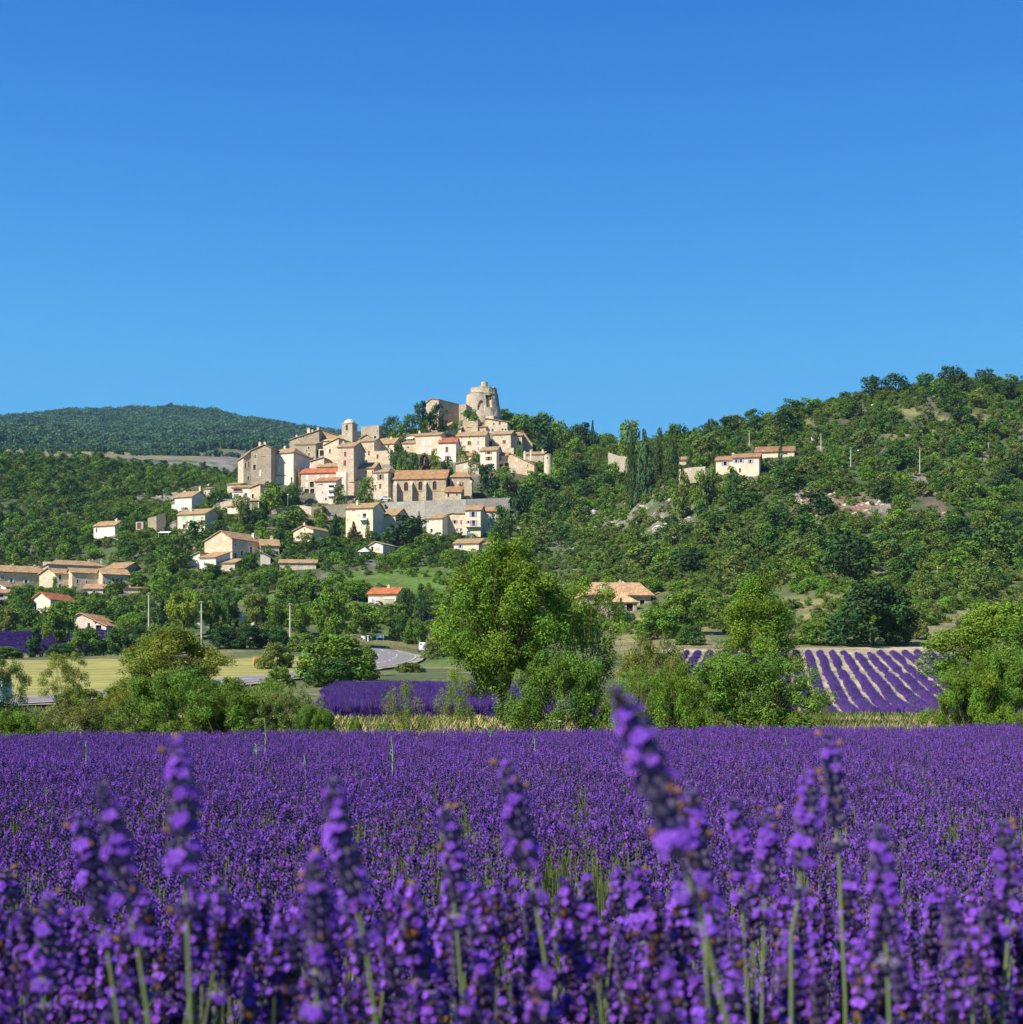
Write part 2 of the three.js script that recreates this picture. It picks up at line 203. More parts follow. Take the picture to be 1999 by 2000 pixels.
sheet('field_soil', [[104, 12, 42], [150, 16, 62], [196, 22, 76]], std(new THREE.Color(0.62, 0.52, 0.33), { map: TEX.ground }), 0.10, 'pale stony soil between the lavender rows', 40);
sheet('field_verge', [[196.5, 20, 74], [205, 20, 80]], std(new THREE.Color(0.62, 0.50, 0.30), { map: TEX.ground }), 0.08, 'pale dry track above the lavender rows');
// the road: a ribbon along a line of [x, d]
const ROAD = [[-36, 40], [-31.5, 62], [-29, 85], [-28, 112], [-26.5, 138], [-22.5, 165], [-19.8, 195], [-19.2, 232], [-21.5, 264], [-27, 286], [-37, 301], [-54, 311], [-90, 322], [-150, 330]];
const roadCurve = new THREE.CatmullRomCurve3(ROAD.map(([x, d]) => V(x, 0, -d)));
function ribbon(name, s0, s1, o0, o1, mat, up, label, parent) {      // between side offsets o0 and o1
  const L = roadCurve.getLength(), n = Math.max(2, Math.ceil((s1 - s0) * L / 2)), pos = [], uv = [], idx = [], k = Math.max(1, Math.ceil(Math.abs(o1 - o0) / 2));
  for (let i = 0; i <= n; i++) { const u = lerp(s0, s1, i / n), p = roadCurve.getPointAt(u), t = roadCurve.getTangentAt(u); for (let j = 0; j <= k; j++) { const o = lerp(o0, o1, j / k), x = p.x - t.z * o, z = p.z + t.x * o; pos.push(x, 0.5 * (land(x, -z) + land(p.x, -p.z)) + up, z); uv.push(o, u * L); } }
  for (let i = 0; i < n; i++) for (let j = 0; j < k; j++) { const a = i * (k + 1) + j, b = a + k + 1; idx.push(a, b, a + 1, b, b + 1, a + 1); }
  const g = new THREE.BufferGeometry(); g.setAttribute('position', new THREE.Float32BufferAttribute(pos, 3)); g.setAttribute('uv', new THREE.Float32BufferAttribute(uv, 2)); g.setIndex(idx); g.computeVertexNormals();
  return parent ? part(name, g, mat, parent) : setting(name, g, mat, label);
}
ribbon('road_shoulder', 0, 1, -4.9, 4.9, std(new THREE.Color(0.50, 0.43, 0.30), { map: TEX.ground }), 0.22, 'pale gravel shoulder of the country road');
const road = ribbon('road', 0, 1, -3.6, 3.6, std(new THREE.Color(0.34, 0.32, 0.295), { map: TEX.asphalt }), 0.27, 'grey asphalt country road bending below the village');
for (const o of [-3.3, 3.3]) ribbon('edge_line', 0, 1, o - 0.06, o + 0.06, paint('#d8d5c8'), 0.285, '', road);
for (let i = 0; i < 46; i++) { const s = i / 46; ribbon('lane_dash', s, s + 0.009, -0.09, 0.09, paint('#e8e6dc'), 0.285, '', road); }

// ---------- leaves ----------
const leafMats = new Map();
function leafMat(c) { const k = c.join(); if (!leafMats.has(k)) leafMats.set(k, new THREE.MeshPhysicalMaterial({ color: new THREE.Color(...c), vertexColors: true, roughness: 1, specularIntensity: 0.25, transmission: 0.22, thickness: 0, side: THREE.DoubleSide })); return leafMats.get(k); }
const solidMats = new Map();
function farLeafMat(c) { const k = c.join(); if (!solidMats.has(k)) solidMats.set(k, new THREE.MeshPhysicalMaterial({ color: new THREE.Color(...c), vertexColors: true, roughness: 1, specularIntensity: 0.2, transmission: 0.18, thickness: 0, side: THREE.DoubleSide })); return solidMats.get(k); }
// leaves on clumps [x, y, z, radius, tone]; each a bent two-triangle blade
function leaves(R, clumps, n, size, o = {}) {
  const asp = o.asp ?? 1, pos = new Float32Array(n * 12), col = new Float32Array(n * 12), idx = new Uint32Array(n * 6), w = [], tmp = V(0, 0, 0), a = V(0, 0, 0), b = V(0, 0, 0), nn = V(0, 0, 0); let tot = 0;
  for (const c of clumps) { tot += c[3] * c[3]; w.push(tot); }
  for (let i = 0; i < n; i++) {
    const q = R() * tot; let k = 0; while (w[k] < q) k++; const c = clumps[k];
    const z = 2 * R() - 1, t = R() * 6.2832, s = Math.sqrt(1 - z * z); nn.set(s * Math.cos(t), z, s * Math.sin(t));
    const r = c[3] * (o.fill ? Math.cbrt(R()) * 1.05 : 0.62 + 0.5 * R() * R() + (R() < 0.08 ? 0.4 * R() : 0)), ax = c[5] ?? 1;
    tmp.set(c[0] + nn.x * r, c[1] + nn.y * r * ax / asp, c[2] + nn.z * r);
    nn.set(nn.x + (R() - 0.5) * 1.7, nn.y + 0.35 + (R() - 0.5) * 1.7, nn.z + (R() - 0.5) * 1.7).normalize();
    a.set(R() - 0.5, R() - 0.5, R() - 0.5).cross(nn).normalize(); b.crossVectors(nn, a);
    const L = size * (0.6 + 0.8 * R()) * 0.5, W = L * (o.width ?? 0.62), P = [[a, L], [b, W], [a, -L], [b, -W]];
    for (let v = 0; v < 4; v++) { const [e, m] = P[v], f = (i * 4 + v) * 3, lift = v % 2 ? 0 : -0.18 * L; pos[f] = tmp.x + e.x * m + nn.x * lift; pos[f + 1] = tmp.y + (e.y * m + nn.y * lift) / asp; pos[f + 2] = tmp.z + e.z * m + nn.z * lift; }
    const g = c[4] * (0.72 + 0.56 * R()), yel = (R() - 0.4) * 0.35 + (c[6] ?? 0);
    for (let v = 0; v < 4; v++) { const f = (i * 4 + v) * 3; col[f] = g * (1 + yel); col[f + 1] = g; col[f + 2] = g * (1 - 0.5 * yel); }
    const f = i * 6, e = i * 4; idx[f] = e; idx[f + 1] = e + 1; idx[f + 2] = e + 2; idx[f + 3] = e; idx[f + 4] = e + 2; idx[f + 5] = e + 3;
  }
  const g = new THREE.BufferGeometry(); g.setAttribute('position', new THREE.BufferAttribute(pos, 3)); g.setAttribute('color', new THREE.BufferAttribute(col, 3)); g.setIndex(new THREE.BufferAttribute(idx, 1)); g.computeVertexNormals(); return g;
}
// crowns about one metre high and wide, base at the origin: profile(t) gives the half width at height t
function clumpsOf(R, n, y0, profile, r0, r1, spread = 1) {
  const out = [];
  for (let i = 0; i < n; i++) { const t = (i + R()) / n, y = lerp(y0, 0.97, t), p = profile(t), th = R() * 6.2832, rr = p * Math.sqrt(R()) * spread, r = lerp(r0, r1, R()) * (0.5 + 0.5 * Math.min(1, p * 2.4)); const room = Math.max(0, p - r * 0.75); const q = Math.min(rr, room + 0.05); out.push([Math.cos(th) * q, Math.min(y, 1 - r * 0.8), Math.sin(th) * q, r, 0.72 + 0.56 * R(), 1, (R() - 0.5) * 0.3]); }
  return out;
}
const dome = (t) => 0.5 * Math.pow(Math.max(0, Math.sin(Math.PI * (0.16 + 0.80 * t))), 0.75), column = (t) => 0.5 * Math.pow(Math.sin(Math.PI * (0.08 + 0.86 * t)), 0.6) * (1 - 0.34 * t), cone = (t) => 0.5 * (1.02 - t) + 0.03, squat = (t) => 0.5 * Math.sqrt(Math.max(0.02, 1 - t * t * 0.92)), umbrella = (t) => 0.5 * Math.pow(Math.sin(Math.PI * (0.1 + 0.78 * t)), 0.6);
function lobed(R, nl, per, y0, profile, R0, R1, r0, r1, asp = 1) {      // heavier lobes, each a bunch of small clumps, with gaps between
  const out = [];
  for (let i = 0; i < nl; i++) { const t = (i + 0.2 + 0.6 * R()) / nl, p = profile(t), th = i * 2.4 + R() * 0.8, LR = lerp(R0, R1, R()) * (0.45 + 0.55 * Math.min(1, p * 2.3)), q = Math.max(0, p * 1.06 - LR * 0.6) * Math.sqrt(0.3 + 0.7 * R()), cx = Math.cos(th) * q, cz = Math.sin(th) * q, cy = Math.min(lerp(y0, 0.97, t), 1 - LR * 0.7 / asp), tone = 0.8 + 0.4 * R(), hue = (R() - 0.5) * 0.3;
    for (let k = 0; k < per; k++) { const z = 2 * R() - 1, a = R() * 6.2832, s = Math.sqrt(1 - z * z), rr = LR * (0.35 + 0.65 * R()), r = lerp(r0, r1, R()); out.push([cx + Math.cos(a) * s * rr, Math.max(0.02, cy + z * rr * 0.85 / asp), cz + Math.sin(a) * s * rr, r, tone * (0.82 + 0.36 * R()), 1, hue]); } }
  return out;
}
function limbs(R, from, fork, n, reachR, top, r) {
  const list = [tube([V(0, -0.08, 0), V((R() - 0.5) * 0.03, fork * 0.5, (R() - 0.5) * 0.03), V(0, fork, 0)], r, r * 0.75, 6)];
  for (let i = 0; i < n; i++) { const th = (i + R() * 0.7) / n * 6.2832, o = reachR * (0.5 + 0.6 * R()), y = lerp(fork, top, 0.55 + 0.45 * R()); list.push(tube([V(0, fork * (0.8 + 0.15 * R()), 0), V(Math.cos(th) * o * 0.45, lerp(fork, y, 0.45), Math.sin(th) * o * 0.45), V(Math.cos(th + 0.3) * o * 0.8, lerp(fork, y, 0.8), Math.sin(th + 0.3) * o * 0.8), V(Math.cos(th + 0.2) * o, y, Math.sin(th + 0.2) * o)], r * 0.55, r * 0.12, 4)); }
  return join(list);
}
const KIND = {};
function kind(name, seed, n, leaf, nc, prof, y0, r0, r1, fork, o = {}) { const R = rng(seed), cl = o.lobes ? lobed(R, nc, o.lobes, y0, prof, o.lr[0], o.lr[1], r0, r1, o.asp) : clumpsOf(R, nc, y0, prof, r0, r1, o.spread); KIND[name] = { crown: leaves(R, cl, n, leaf, o), trunk: limbs(R, 0, fork, o.limbs ?? 6, o.reach ?? 0.34, o.top ?? 0.8, o.r ?? 0.03) }; }
// near hedge trees: fine leaves
kind('almond', 11, 70000, 0.0178, 36, dome, 0.30, 0.05, 0.10, 0.2, { width: 0.55, limbs: 18, reach: 0.40, r: 0.018, top: 0.88, lobes: 10, lr: [0.13, 0.24], asp: 1.45 });
kind('spire', 12, 60000, 0.0195, 34, column, 0.06, 0.055, 0.11, 0.3, { width: 0.55, limbs: 12, r: 0.02, lobes: 9, lr: [0.15, 0.26], asp: 1.7 });
kind('thicket', 13, 58000, 0.0118, 30, squat, 0.06, 0.03, 0.065, 0.08, { width: 0.6, limbs: 14, reach: 0.44, r: 0.009, top: 0.9, lobes: 9, lr: [0.10, 0.18], asp: 0.62 });
kind('thicket_b', 14, 52000, 0.0118, 24, squat, 0.06, 0.03, 0.07, 0.08, { width: 0.6, limbs: 14, reach: 0.46, r: 0.009, top: 0.92, lobes: 9, lr: [0.10, 0.2], asp: 0.62 });
kind('wispy', 15, 11000, 0.03, 70, umbrella, 0.3, 0.06, 0.13, 0.12, { width: 0.45, limbs: 18, reach: 0.46, r: 0.012, top: 0.95, fill: true, asp: 1.8 });
kind('wispy_b', 16, 11000, 0.02, 60, squat, 0.12, 0.06, 0.13, 0.06, { width: 0.45, limbs: 18, reach: 0.48, r: 0.009, top: 0.92, fill: true, asp: 0.9 });
// middle distance
kind('round_a', 21, 6200, 0.048, 46, dome, 0.2, 0.08, 0.17, 0.24, { r: 0.028 });
kind('round_b', 22, 6200, 0.048, 38, umbrella, 0.26, 0.09, 0.18, 0.3, { r: 0.03 });
kind('round_c', 23, 7600, 0.05, 74, squat, 0.08, 0.08, 0.16, 0.1, { r: 0.025 });
// far
kind('scrub_a', 31, 1250, 0.085, 22, squat, 0.06, 0.12, 0.22, 0.06, { r: 0.02 });
kind('scrub_b', 32, 1250, 0.085, 26, dome, 0.14, 0.11, 0.2, 0.12, { r: 0.025 });
kind('scrub_c', 33, 1250, 0.08, 30, umbrella, 0.16, 0.1, 0.19, 0.16, { r: 0.028 });
kind('scrub_d', 36, 1150, 0.085, 18, squat, 0.05, 0.14, 0.25, 0.06, { r: 0.02 });
kind('cypress', 34, 2200, 0.06, 46, (t) => 0.5 * Math.pow(Math.sin(Math.PI * (0.1 + 0.87 * t)), 0.55) * (1 - 0.35 * t), 0.04, 0.1, 0.2, 0.08, { limbs: 2, reach: 0.05 });
kind('conifer', 35, 1900, 0.075, 44, cone, 0.08, 0.08, 0.16, 0.5, { limbs: 3, reach: 0.08, r: 0.025 });
{ // far wood: tiny crowns
  const R = rng(41); KIND.far = { crown: leaves(R, clumpsOf(R, 9, 0.1, dome, 0.18, 0.3), 130, 0.26) };
}
const C = { leaf: [0.145, 0.25, 0.024], lime: [0.20, 0.28, 0.028], yellow: [0.205, 0.265, 0.038], dark: [0.072, 0.15, 0.028], deep: [0.042, 0.092, 0.026], mid: [0.13, 0.225, 0.028], olive: [0.165, 0.21, 0.045], grey: [0.18, 0.22, 0.085], fresh: [0.145, 0.265, 0.028], plum: [0.06, 0.022, 0.038], cypress: [0.066, 0.105, 0.027], rust: [0.19, 0.13, 0.045], oak: [0.135, 0.195, 0.036], blue: [0.08, 0.15, 0.055] };
const protos = new Map();
// one tree or bush: shown between x0 and x1, from its top to its base in the photograph
const PLANTS = [];
function plant(kindName, x0, x1, top, base, color, label, category, o = {}) {
  const sx = (x0 + x1) / 2, d = o.d ?? reach(sx, base, o.from), p = onLand((sx - CX) / F * d, d), h = Math.max(0.4, EYE + (HY - top) / F * d - p.y), w = (x1 - x0) / F * d;
  return grow(kindName, p, w, h, color, label, category, o);
}
function grow(kindName, p, w, h, color, label, category, o = {}) {
  const key = kindName + color + (o.bark ?? ''); let t;
  const near = /almond|spire|thicket|wispy/.test(kindName);
  if (!protos.has(key)) { t = new THREE.Group(); part('crown', KIND[kindName].crown, (near ? leafMat : farLeafMat)(C[color]), t); part('trunk', KIND[kindName].trunk, M[o.bark ?? (color === 'deep' || color === 'dark' ? 'darkBark' : 'bark')], t); protos.set(key, t); }
  t = protos.get(key).clone(); t.name = numbered(o.name ?? category.replace(/ /g, '_')); scene.add(t);
  t.position.copy(p); t.position.y -= 0.12; t.rotation.y = o.turn ?? (p.x * 12.9898 + p.z * 4.1414) % 6.28; const fat = /thicket|almond|spire/.test(kindName) ? 1.1 : 1.02; t.scale.set(w * fat, h * 1.02, w * fat * (o.deep ?? 1));
  tag(t, label, category, o.group); PLANTS.push([p.x, -p.z, w / 2]);
  return t;
}
// ---------- buildings ----------
const RECTS = [], FOOT = [];      // what they cover in the photograph, and on the ground
function outline(pts) { const s = new THREE.Shape(); pts.forEach(([x, y], i) => i ? s.lineTo(x, y) : s.moveTo(x, y)); s.closePath(); return s; }
function opening(w) { const p = new THREE.Path(), { x, y, w: a, h } = w; p.moveTo(x - a / 2, y - h / 2); if (w.arch) { const r = a / 2, k = y + h / 2 - r; p.lineTo(x - a / 2, k); for (let i = 1; i <= 6; i++) { const q = Math.PI * (1 - i / 6); p.lineTo(x + Math.cos(q) * r, k + Math.sin(q) * r * (w.arch === 2 ? 1.25 : 1)); } p.lineTo(x + a / 2, y - h / 2); } else { p.lineTo(x - a / 2, y + h / 2); p.lineTo(x + a / 2, y + h / 2); p.lineTo(x + a / 2, y - h / 2); } p.closePath(); return p; }
function panel(pts, wins, thick, m) { const s = outline(pts); for (const w of wins) if (!w.blind) s.holes.push(opening(w)); const g = new THREE.ExtrudeGeometry(s, { depth: thick, bevelEnabled: false }); g.translate(0, 0, -thick); metricUV(g); if (m) g.applyMatrix4(m); return g; }
function slab(a, b, c, d, thick) {      // a-b along the eave, d-c along the ridge; thickness downwards
  const n = b.clone().sub(a).cross(d.clone().sub(a)).normalize(); if (n.y < 0) n.negate();
  const o = n.clone().multiplyScalar(-thick), q = [a, b, c, d], l = q.map((p) => p.clone().add(o)), pos = [], uv = [], ux = b.clone().sub(a).normalize(), uy = n.clone().cross(ux);
  const face = (p, flip) => { const f = flip ? [0, 2, 1, 0, 3, 2] : [0, 1, 2, 0, 2, 3]; for (const i of f) { pos.push(p[i].x, p[i].y, p[i].z); const r = p[i].clone().sub(a); uv.push(r.dot(ux), r.dot(uy)); } };
  face(q); face(l, true); for (let i = 0; i < 4; i++) { const j = (i + 1) % 4; face([q[i], l[i], l[j], q[j]]); }
  const g = new THREE.BufferGeometry(); g.setAttribute('position', new THREE.Float32BufferAttribute(pos, 3)); g.setAttribute('uv', new THREE.Float32BufferAttribute(uv, 2)); g.computeVertexNormals(); return g;
}
const GEO = new Map();
const boxOf = (w, h, d) => { const k = [w, h, d].map((v) => v.toFixed(2)).join(); if (!GEO.has(k)) GEO.set(k, box(w, h, d)); return GEO.get(k); };
function windowPart(root, w, m, sill) {      // frame, with its pane and shutters under it
  const name = w.t === 'D' ? 'door' : w.t === 'g' ? 'opening' : 'window', t = 0.14;
  const fr = [box(w.w + 2 * t, t, 0.1, 0, w.h / 2 + t / 2, -0.02), box(w.w + 2 * t, t, 0.16, 0, -w.h / 2 - t / 2, 0), box(t, w.h, 0.1, -w.w / 2 - t / 2, 0, -0.02), box(t, w.h, 0.1, w.w / 2 + t / 2, 0, -0.02)];
  const f = part(name, w.arch ? boxOf(w.w + 0.4, 0.14, 0.3) : join(fr), sill, root); f.applyMatrix4(m.clone().multiply(new THREE.Matrix4().makeTranslation(w.x, w.y + (w.arch ? -w.h / 2 - 0.07 : 0), 0)));
  const up = w.arch ? w.h / 2 + 0.07 : 0;
  const add = (n, g, mat, x, y, z) => { const q = part(n, g, mat, f); q.position.set(x, y + up, z); return q; };
  if (w.t === 's') { for (const s of [-1, 1]) add('shutter', boxOf(w.w / 2 - 0.02, w.h - 0.03, 0.07), paint(w.c ?? '#e8e2d2'), s * w.w / 4, 0, -0.08); }
  else if (w.t === 'D') add('door_leaf', boxOf(w.w, w.h, 0.08), paint(w.c ?? '#6b4a36'), 0, 0, -0.2);
  else {
    add('pane', boxOf(w.w, w.h, 0.05), w.t === 'g' ? M.opening : M.dark, 0, 0, w.t === 'g' ? -0.38 : -0.3);
    if (w.t === 'd' && w.w > 0.7) add('glazing_bar', boxOf(0.07, w.h, 0.06), M.white, 0, 0, -0.25);
    if (w.t === 'o') for (const s of [-1, 1]) add('shutter', boxOf(w.w / 2, w.h, 0.06), paint(w.c ?? '#e8e2d2'), s * (w.w * 0.75 + 0.16), 0, 0.045);
  }
  return f;
}
const CROP = { A: [450, 730, 0.18125], B: [750, 730, 0.18125], C: [320, 900, 0.18125], D: [620, 900, 0.19679], E: [0, 950, 0.18125], F: [1120, 700, 0.25893], H: [350, 1120, 0.25893], I: [820, 1020, 0.25893], J: [0, 1160, 0.20715], S: [0, 0, 1] };
// q: places in a close-up of the photograph: x [left, right] of the front, e eave, b base, r ridge; yaw in degrees; dp depth in metres
function house(crop, q) {
  const [ox, oy, k] = CROP[crop], X = (v) => ox + k * v, Y = (v) => oy + k * v;
  const s0 = X(q.x[0]), s1 = X(q.x[1]), sm = (s0 + s1) / 2, base = Y(q.b), d = q.d ?? reach(sm, base, q.from ?? 120), yaw = rad(q.yaw ?? -16), cy = Math.cos(yaw), sy = Math.sin(yaw);
  const p = at(sm, base, d), toM = d / F / (cy - (p.x / d) * sy), W = (s1 - s0) * toM, H = (base - Y(q.e)) / F * d, dp = q.dp ?? Math.max(5, W * 0.8), foot = q.foot ?? 4;
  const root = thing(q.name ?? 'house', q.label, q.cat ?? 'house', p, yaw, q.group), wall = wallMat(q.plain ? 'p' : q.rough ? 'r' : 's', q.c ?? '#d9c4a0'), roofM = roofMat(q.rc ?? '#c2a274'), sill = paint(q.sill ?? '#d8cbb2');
  const lx = (v) => (X(v) - sm) * toM, ly = (v) => (base - Y(v)) / F * d;
  const wins = (q.w ?? []).map(([x, y, w, h, t = 'd', c, arch]) => ({ x: lx(x), y: ly(y), w: w * k * toM, h: h * k / F * d, t, c, arch }));
  const T = 0.4, ov = q.ov ?? 0.45, th = 0.2, hw = W / 2, back = dp, type = q.t ?? 'gx', roofs = [], walls = [];
  const rise = q.r === undefined ? Math.max(0.8, dp * 0.16) : Math.max(0.25, EYE + (HY - Y(q.r)) / F * (d + (type === 'shed' ? dp : type === 'gz' ? 0 : dp / 2) * cy) - p.y - H);
  const el = q.el !== undefined ? ly(q.el) : H, er = q.er !== undefined ? ly(q.er) : H;
  let front = [[-hw, -foot], [hw, -foot], [hw, er], [-hw, el]], sideL, sideR;
  if (type === 'gz') { const pk = q.pk !== undefined ? lx(q.pk) : 0; front = [[-hw, -foot], [hw, -foot], [hw, er]]; if (pk < hw - 0.05) front.push([Math.max(pk, -hw), H + rise]); else front[2] = [hw, H + rise]; if (pk > -hw + 0.05) front.push([-hw, el]);
    const pkx = clamp(pk, -hw, hw), top = H + rise, ex = ov * 0.9;
    if (pkx > -hw + 0.05) { const g = (top - el) / (pkx + hw); roofs.push(slab(V(-hw - ex, el - g * ex + th, ov), V(-hw - ex, el - g * ex + th, -back - ov), V(pkx, top + th, -back - ov), V(pkx, top + th, ov), th)); }
    if (pkx < hw - 0.05) { const g = (top - er) / (hw - pkx); roofs.push(slab(V(hw + ex, er - g * ex + th, -back - ov), V(hw + ex, er - g * ex + th, ov), V(pkx, top + th, ov), V(pkx, top + th, -back - ov), th)); }
    sideL = [[T, -foot], [back - T, -foot], [back - T, pk <= -hw + 0.05 ? top : el], [T, pk <= -hw + 0.05 ? top : el]]; sideR = [[T, -foot], [back - T, -foot], [back - T, pk >= hw - 0.05 ? top : er], [T, pk >= hw - 0.05 ? top : er]];
  } else if (type === 'gx' || type === 'hip') {
    const hx = type === 'hip' ? Math.min(hw * 0.96, q.hip !== undefined ? q.hip * W : dp / 2) : 0, ry = H + rise, z = -dp / 2, g = rise / (dp / 2), e = H - g * ov;
    const A = V(-hw - ov, e + th, ov), B = V(hw + ov, e + th, ov), P = V(-hw - (hx ? 0 : ov) + hx, ry + th, z), Q = V(hw + (hx ? 0 : ov) - hx, ry + th, z), D = V(-hw - ov, e + th, -dp - ov), E = V(hw + ov, e + th, -dp - ov);
    roofs.push(slab(A, B, Q, P, th), slab(E, D, P, Q, th)); if (hx) roofs.push(slab(D, A, P, P.clone().add(V(0.01, 0, -0.01)), th), slab(B, E, Q.clone().add(V(0, 0, -0.01)), Q, th));
    sideL = sideR = hx ? [[T, -foot], [back - T, -foot], [back - T, H], [T, H]] : [[T, -foot], [back - T, -foot], [back - T, H + g * T], [dp / 2, ry], [T, H + g * T]];
  } else if (type === 'shed') { const g = rise / dp, e = H - g * ov; roofs.push(slab(V(-hw - ov, e + th, ov), V(hw + ov, e + th, ov), V(hw + ov, H + rise + g * 0.2 + th, -dp - 0.2), V(-hw - ov, H + rise + g * 0.2 + th, -dp - 0.2), th)); sideL = sideR = [[T, -foot], [back - T, -foot], [back - T, H + rise - g * T], [T, H + g * T]];
  } else { roofs.push(slab(V(-hw + T, H - 0.5, -T), V(hw - T, H - 0.5, -T), V(hw - T, H - 0.5, -dp + T), V(-hw + T, H - 0.5, -dp + T), 0.3)); sideL = sideR = [[T, -foot], [back - T, -foot], [back - T, H], [T, H]]; }
  const mL = new THREE.Matrix4().makeRotationY(-Math.PI / 2).setPosition(-hw, 0, 0), mR = new THREE.Matrix4().makeRotationY(Math.PI / 2).setPosition(hw, 0, 0), mF = new THREE.Matrix4();
  // sides run in local x from the front backwards: the left panel looks to -x, the right one to +x
  const swins = (q.sw ?? []).map(([u, y, w, h, t = 'd', c]) => ({ x: u * dp, y: ly(y), w, h, t, c })), swL = (q.lw ?? []).map(([u, y, w, h, t = 'd', c]) => ({ x: -u * dp, y: ly(y), w, h, t, c }));
  walls.push(panel(front, wins, T), panel(sideR, swins, T, mR), panel(sideL.map(([x, y]) => [-x, y]), swL, T, mL));
  const topBack = type === 'shed' ? H + rise : type === 'gz' ? null : H, bk = topBack === null ? front.map(([x, y]) => [x, y]) : [[-hw, -foot], [hw, -foot], [hw, topBack], [-hw, topBack]];
  walls.push(panel(bk, [], T, new THREE.Matrix4().makeTranslation(0, 0, -dp + T)));
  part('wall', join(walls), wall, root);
  const rf = part('roof', join(roofs), type === 'flat' ? wall : roofM, root);
  if ((type === 'gx' || type === 'hip' || type === 'shed') && !q.bare) part('cornice', join([box(W + 0.16, 0.24, 0.3, 0, H - 0.14, 0.15), box(W + 0.1, 0.2, 0.16, 0, H - 0.36, 0.08)]), paint(q.cc ?? '#c9b694'), root);
  for (const w of wins) windowPart(root, w, mF, sill);
  for (const w of swins) windowPart(root, w, mR, sill);
  for (const w of swL) windowPart(root, w, mL, sill);
  for (const [cx, ct, cb, zf = 0.5, cw = 0.8] of q.ch ?? []) { const z = -dp * zf, dd = d + dp * zf * cy, x = ((X(cx) - CX) / F * dd - p.x - (-z) * -sy * 1) / cy, y1 = EYE + (HY - Y(ct)) / F * dd - p.y, y0 = EYE + (HY - Y(cb)) / F * dd - p.y - 1.2; const c = part('chimney', join([box(cw, y1 - y0, cw * 0.8, 0, (y1 + y0) / 2, 0), box(cw + 0.2, 0.14, cw * 0.8 + 0.2, 0, y1 + 0.07, 0), box(cw * 0.5, 0.3, cw * 0.4, 0, y1 + 0.29, 0)]), wallMat('p', q.chc ?? '#d8c8ac'), rf); c.position.set(clamp(x, -hw, hw), 0, z); }
  RECTS.push([s0, s1, Y(q.r ?? q.e), base, d, q.keep ?? 0.25]); const c = V(0, 0, -dp / 2).applyAxisAngle(V(0, 1, 0), yaw).add(p); FOOT.push([c.x, -c.z, Math.max(W, dp) * 0.55]);
  const info = { root, W, H, dp, d, lx, ly, toM, rise, roof: rf, k: k / F * d, wall, roofM, sill };
  q.more?.(info);
  return info;
}
// ---------- the village ----------
const RED = '#8e2f2a', LILAC = '#8d90d0', BLUE = '#3f74b8', BRN = '#6e4534', WH = '#efe9da', GRN = '#8fc49a', PALE = '#cdd6ea';
const ochre = '#c89468', sandR = '#c6a372', terra = '#c66f42';
// left end of the ridge
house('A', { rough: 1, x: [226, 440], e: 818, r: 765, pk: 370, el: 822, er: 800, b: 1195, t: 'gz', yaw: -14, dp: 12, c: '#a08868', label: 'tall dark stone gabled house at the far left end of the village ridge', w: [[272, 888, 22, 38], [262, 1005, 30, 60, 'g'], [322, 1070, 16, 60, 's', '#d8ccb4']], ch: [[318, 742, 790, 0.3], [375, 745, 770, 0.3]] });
house('A', { x: [143, 227], e: 862, el: 900, er: 822, pk: 227, r: 822, b: 1195, t: 'gz', yaw: 24, dp: 9, c: '#cdbb9c', label: 'narrow pale wing with three slit windows left of the tall dark gable', w: [[165, 990, 14, 60, 'd'], [200, 975, 14, 60, 's', BRN], [195, 1125, 16, 42]] });
house('A', { x: [104, 147], e: 1042, r: 1015, b: 1190, t: 'shed', yaw: -5, dp: 6, c: '#cbb594', label: 'low pale lean-to at the very left edge of the ridge houses' });
house('A', { x: [344, 414], e: 890, r: 866, b: 1195, t: 'gx', yaw: -8, dp: 9, c: '#b49a74', label: 'narrow tan house squeezed between the dark gable and the white mansion', w: [[378, 982, 26, 46, 's', WH]] });
house('A', { x: [412, 682], e: 856, r: 808, b: 1200, t: 'hip', yaw: -20, dp: 13, hip: 0.25, c: '#e6d8be', plain: 1, label: 'large cream mansion with two rows of closed white shutters', w: [[462, 940, 28, 50, 's', '#efe6d2'], [540, 935, 28, 52, 's', '#efe6d2'], [625, 930, 28, 52, 's', '#efe6d2'], [462, 1032, 28, 52, 's', '#efe6d2'], [530, 1028, 26, 52, 's', '#efe6d2'], [578, 1028, 26, 52, 's', '#efe6d2'], [632, 1025, 26, 52, 's', '#efe6d2']], ch: [[588, 785, 815]] });
house('A', { x: [590, 742], e: 1075, el: 1078, r: 1042, pk: 735, er: 1046, b: 1215, t: 'gz', yaw: -10, dp: 9, c: '#ddc7a0', label: 'tan lean-to house with a slanting roofline below the cream mansion' });
house('A', { x: [436, 592], e: 1098, r: 1072, b: 1200, t: 'shed', yaw: -6, dp: 6, c: '#f0ebe0', plain: 1, label: 'white rendered garage-like annex at the foot of the cream mansion', w: [[550, 1165, 40, 60, 'g']] });
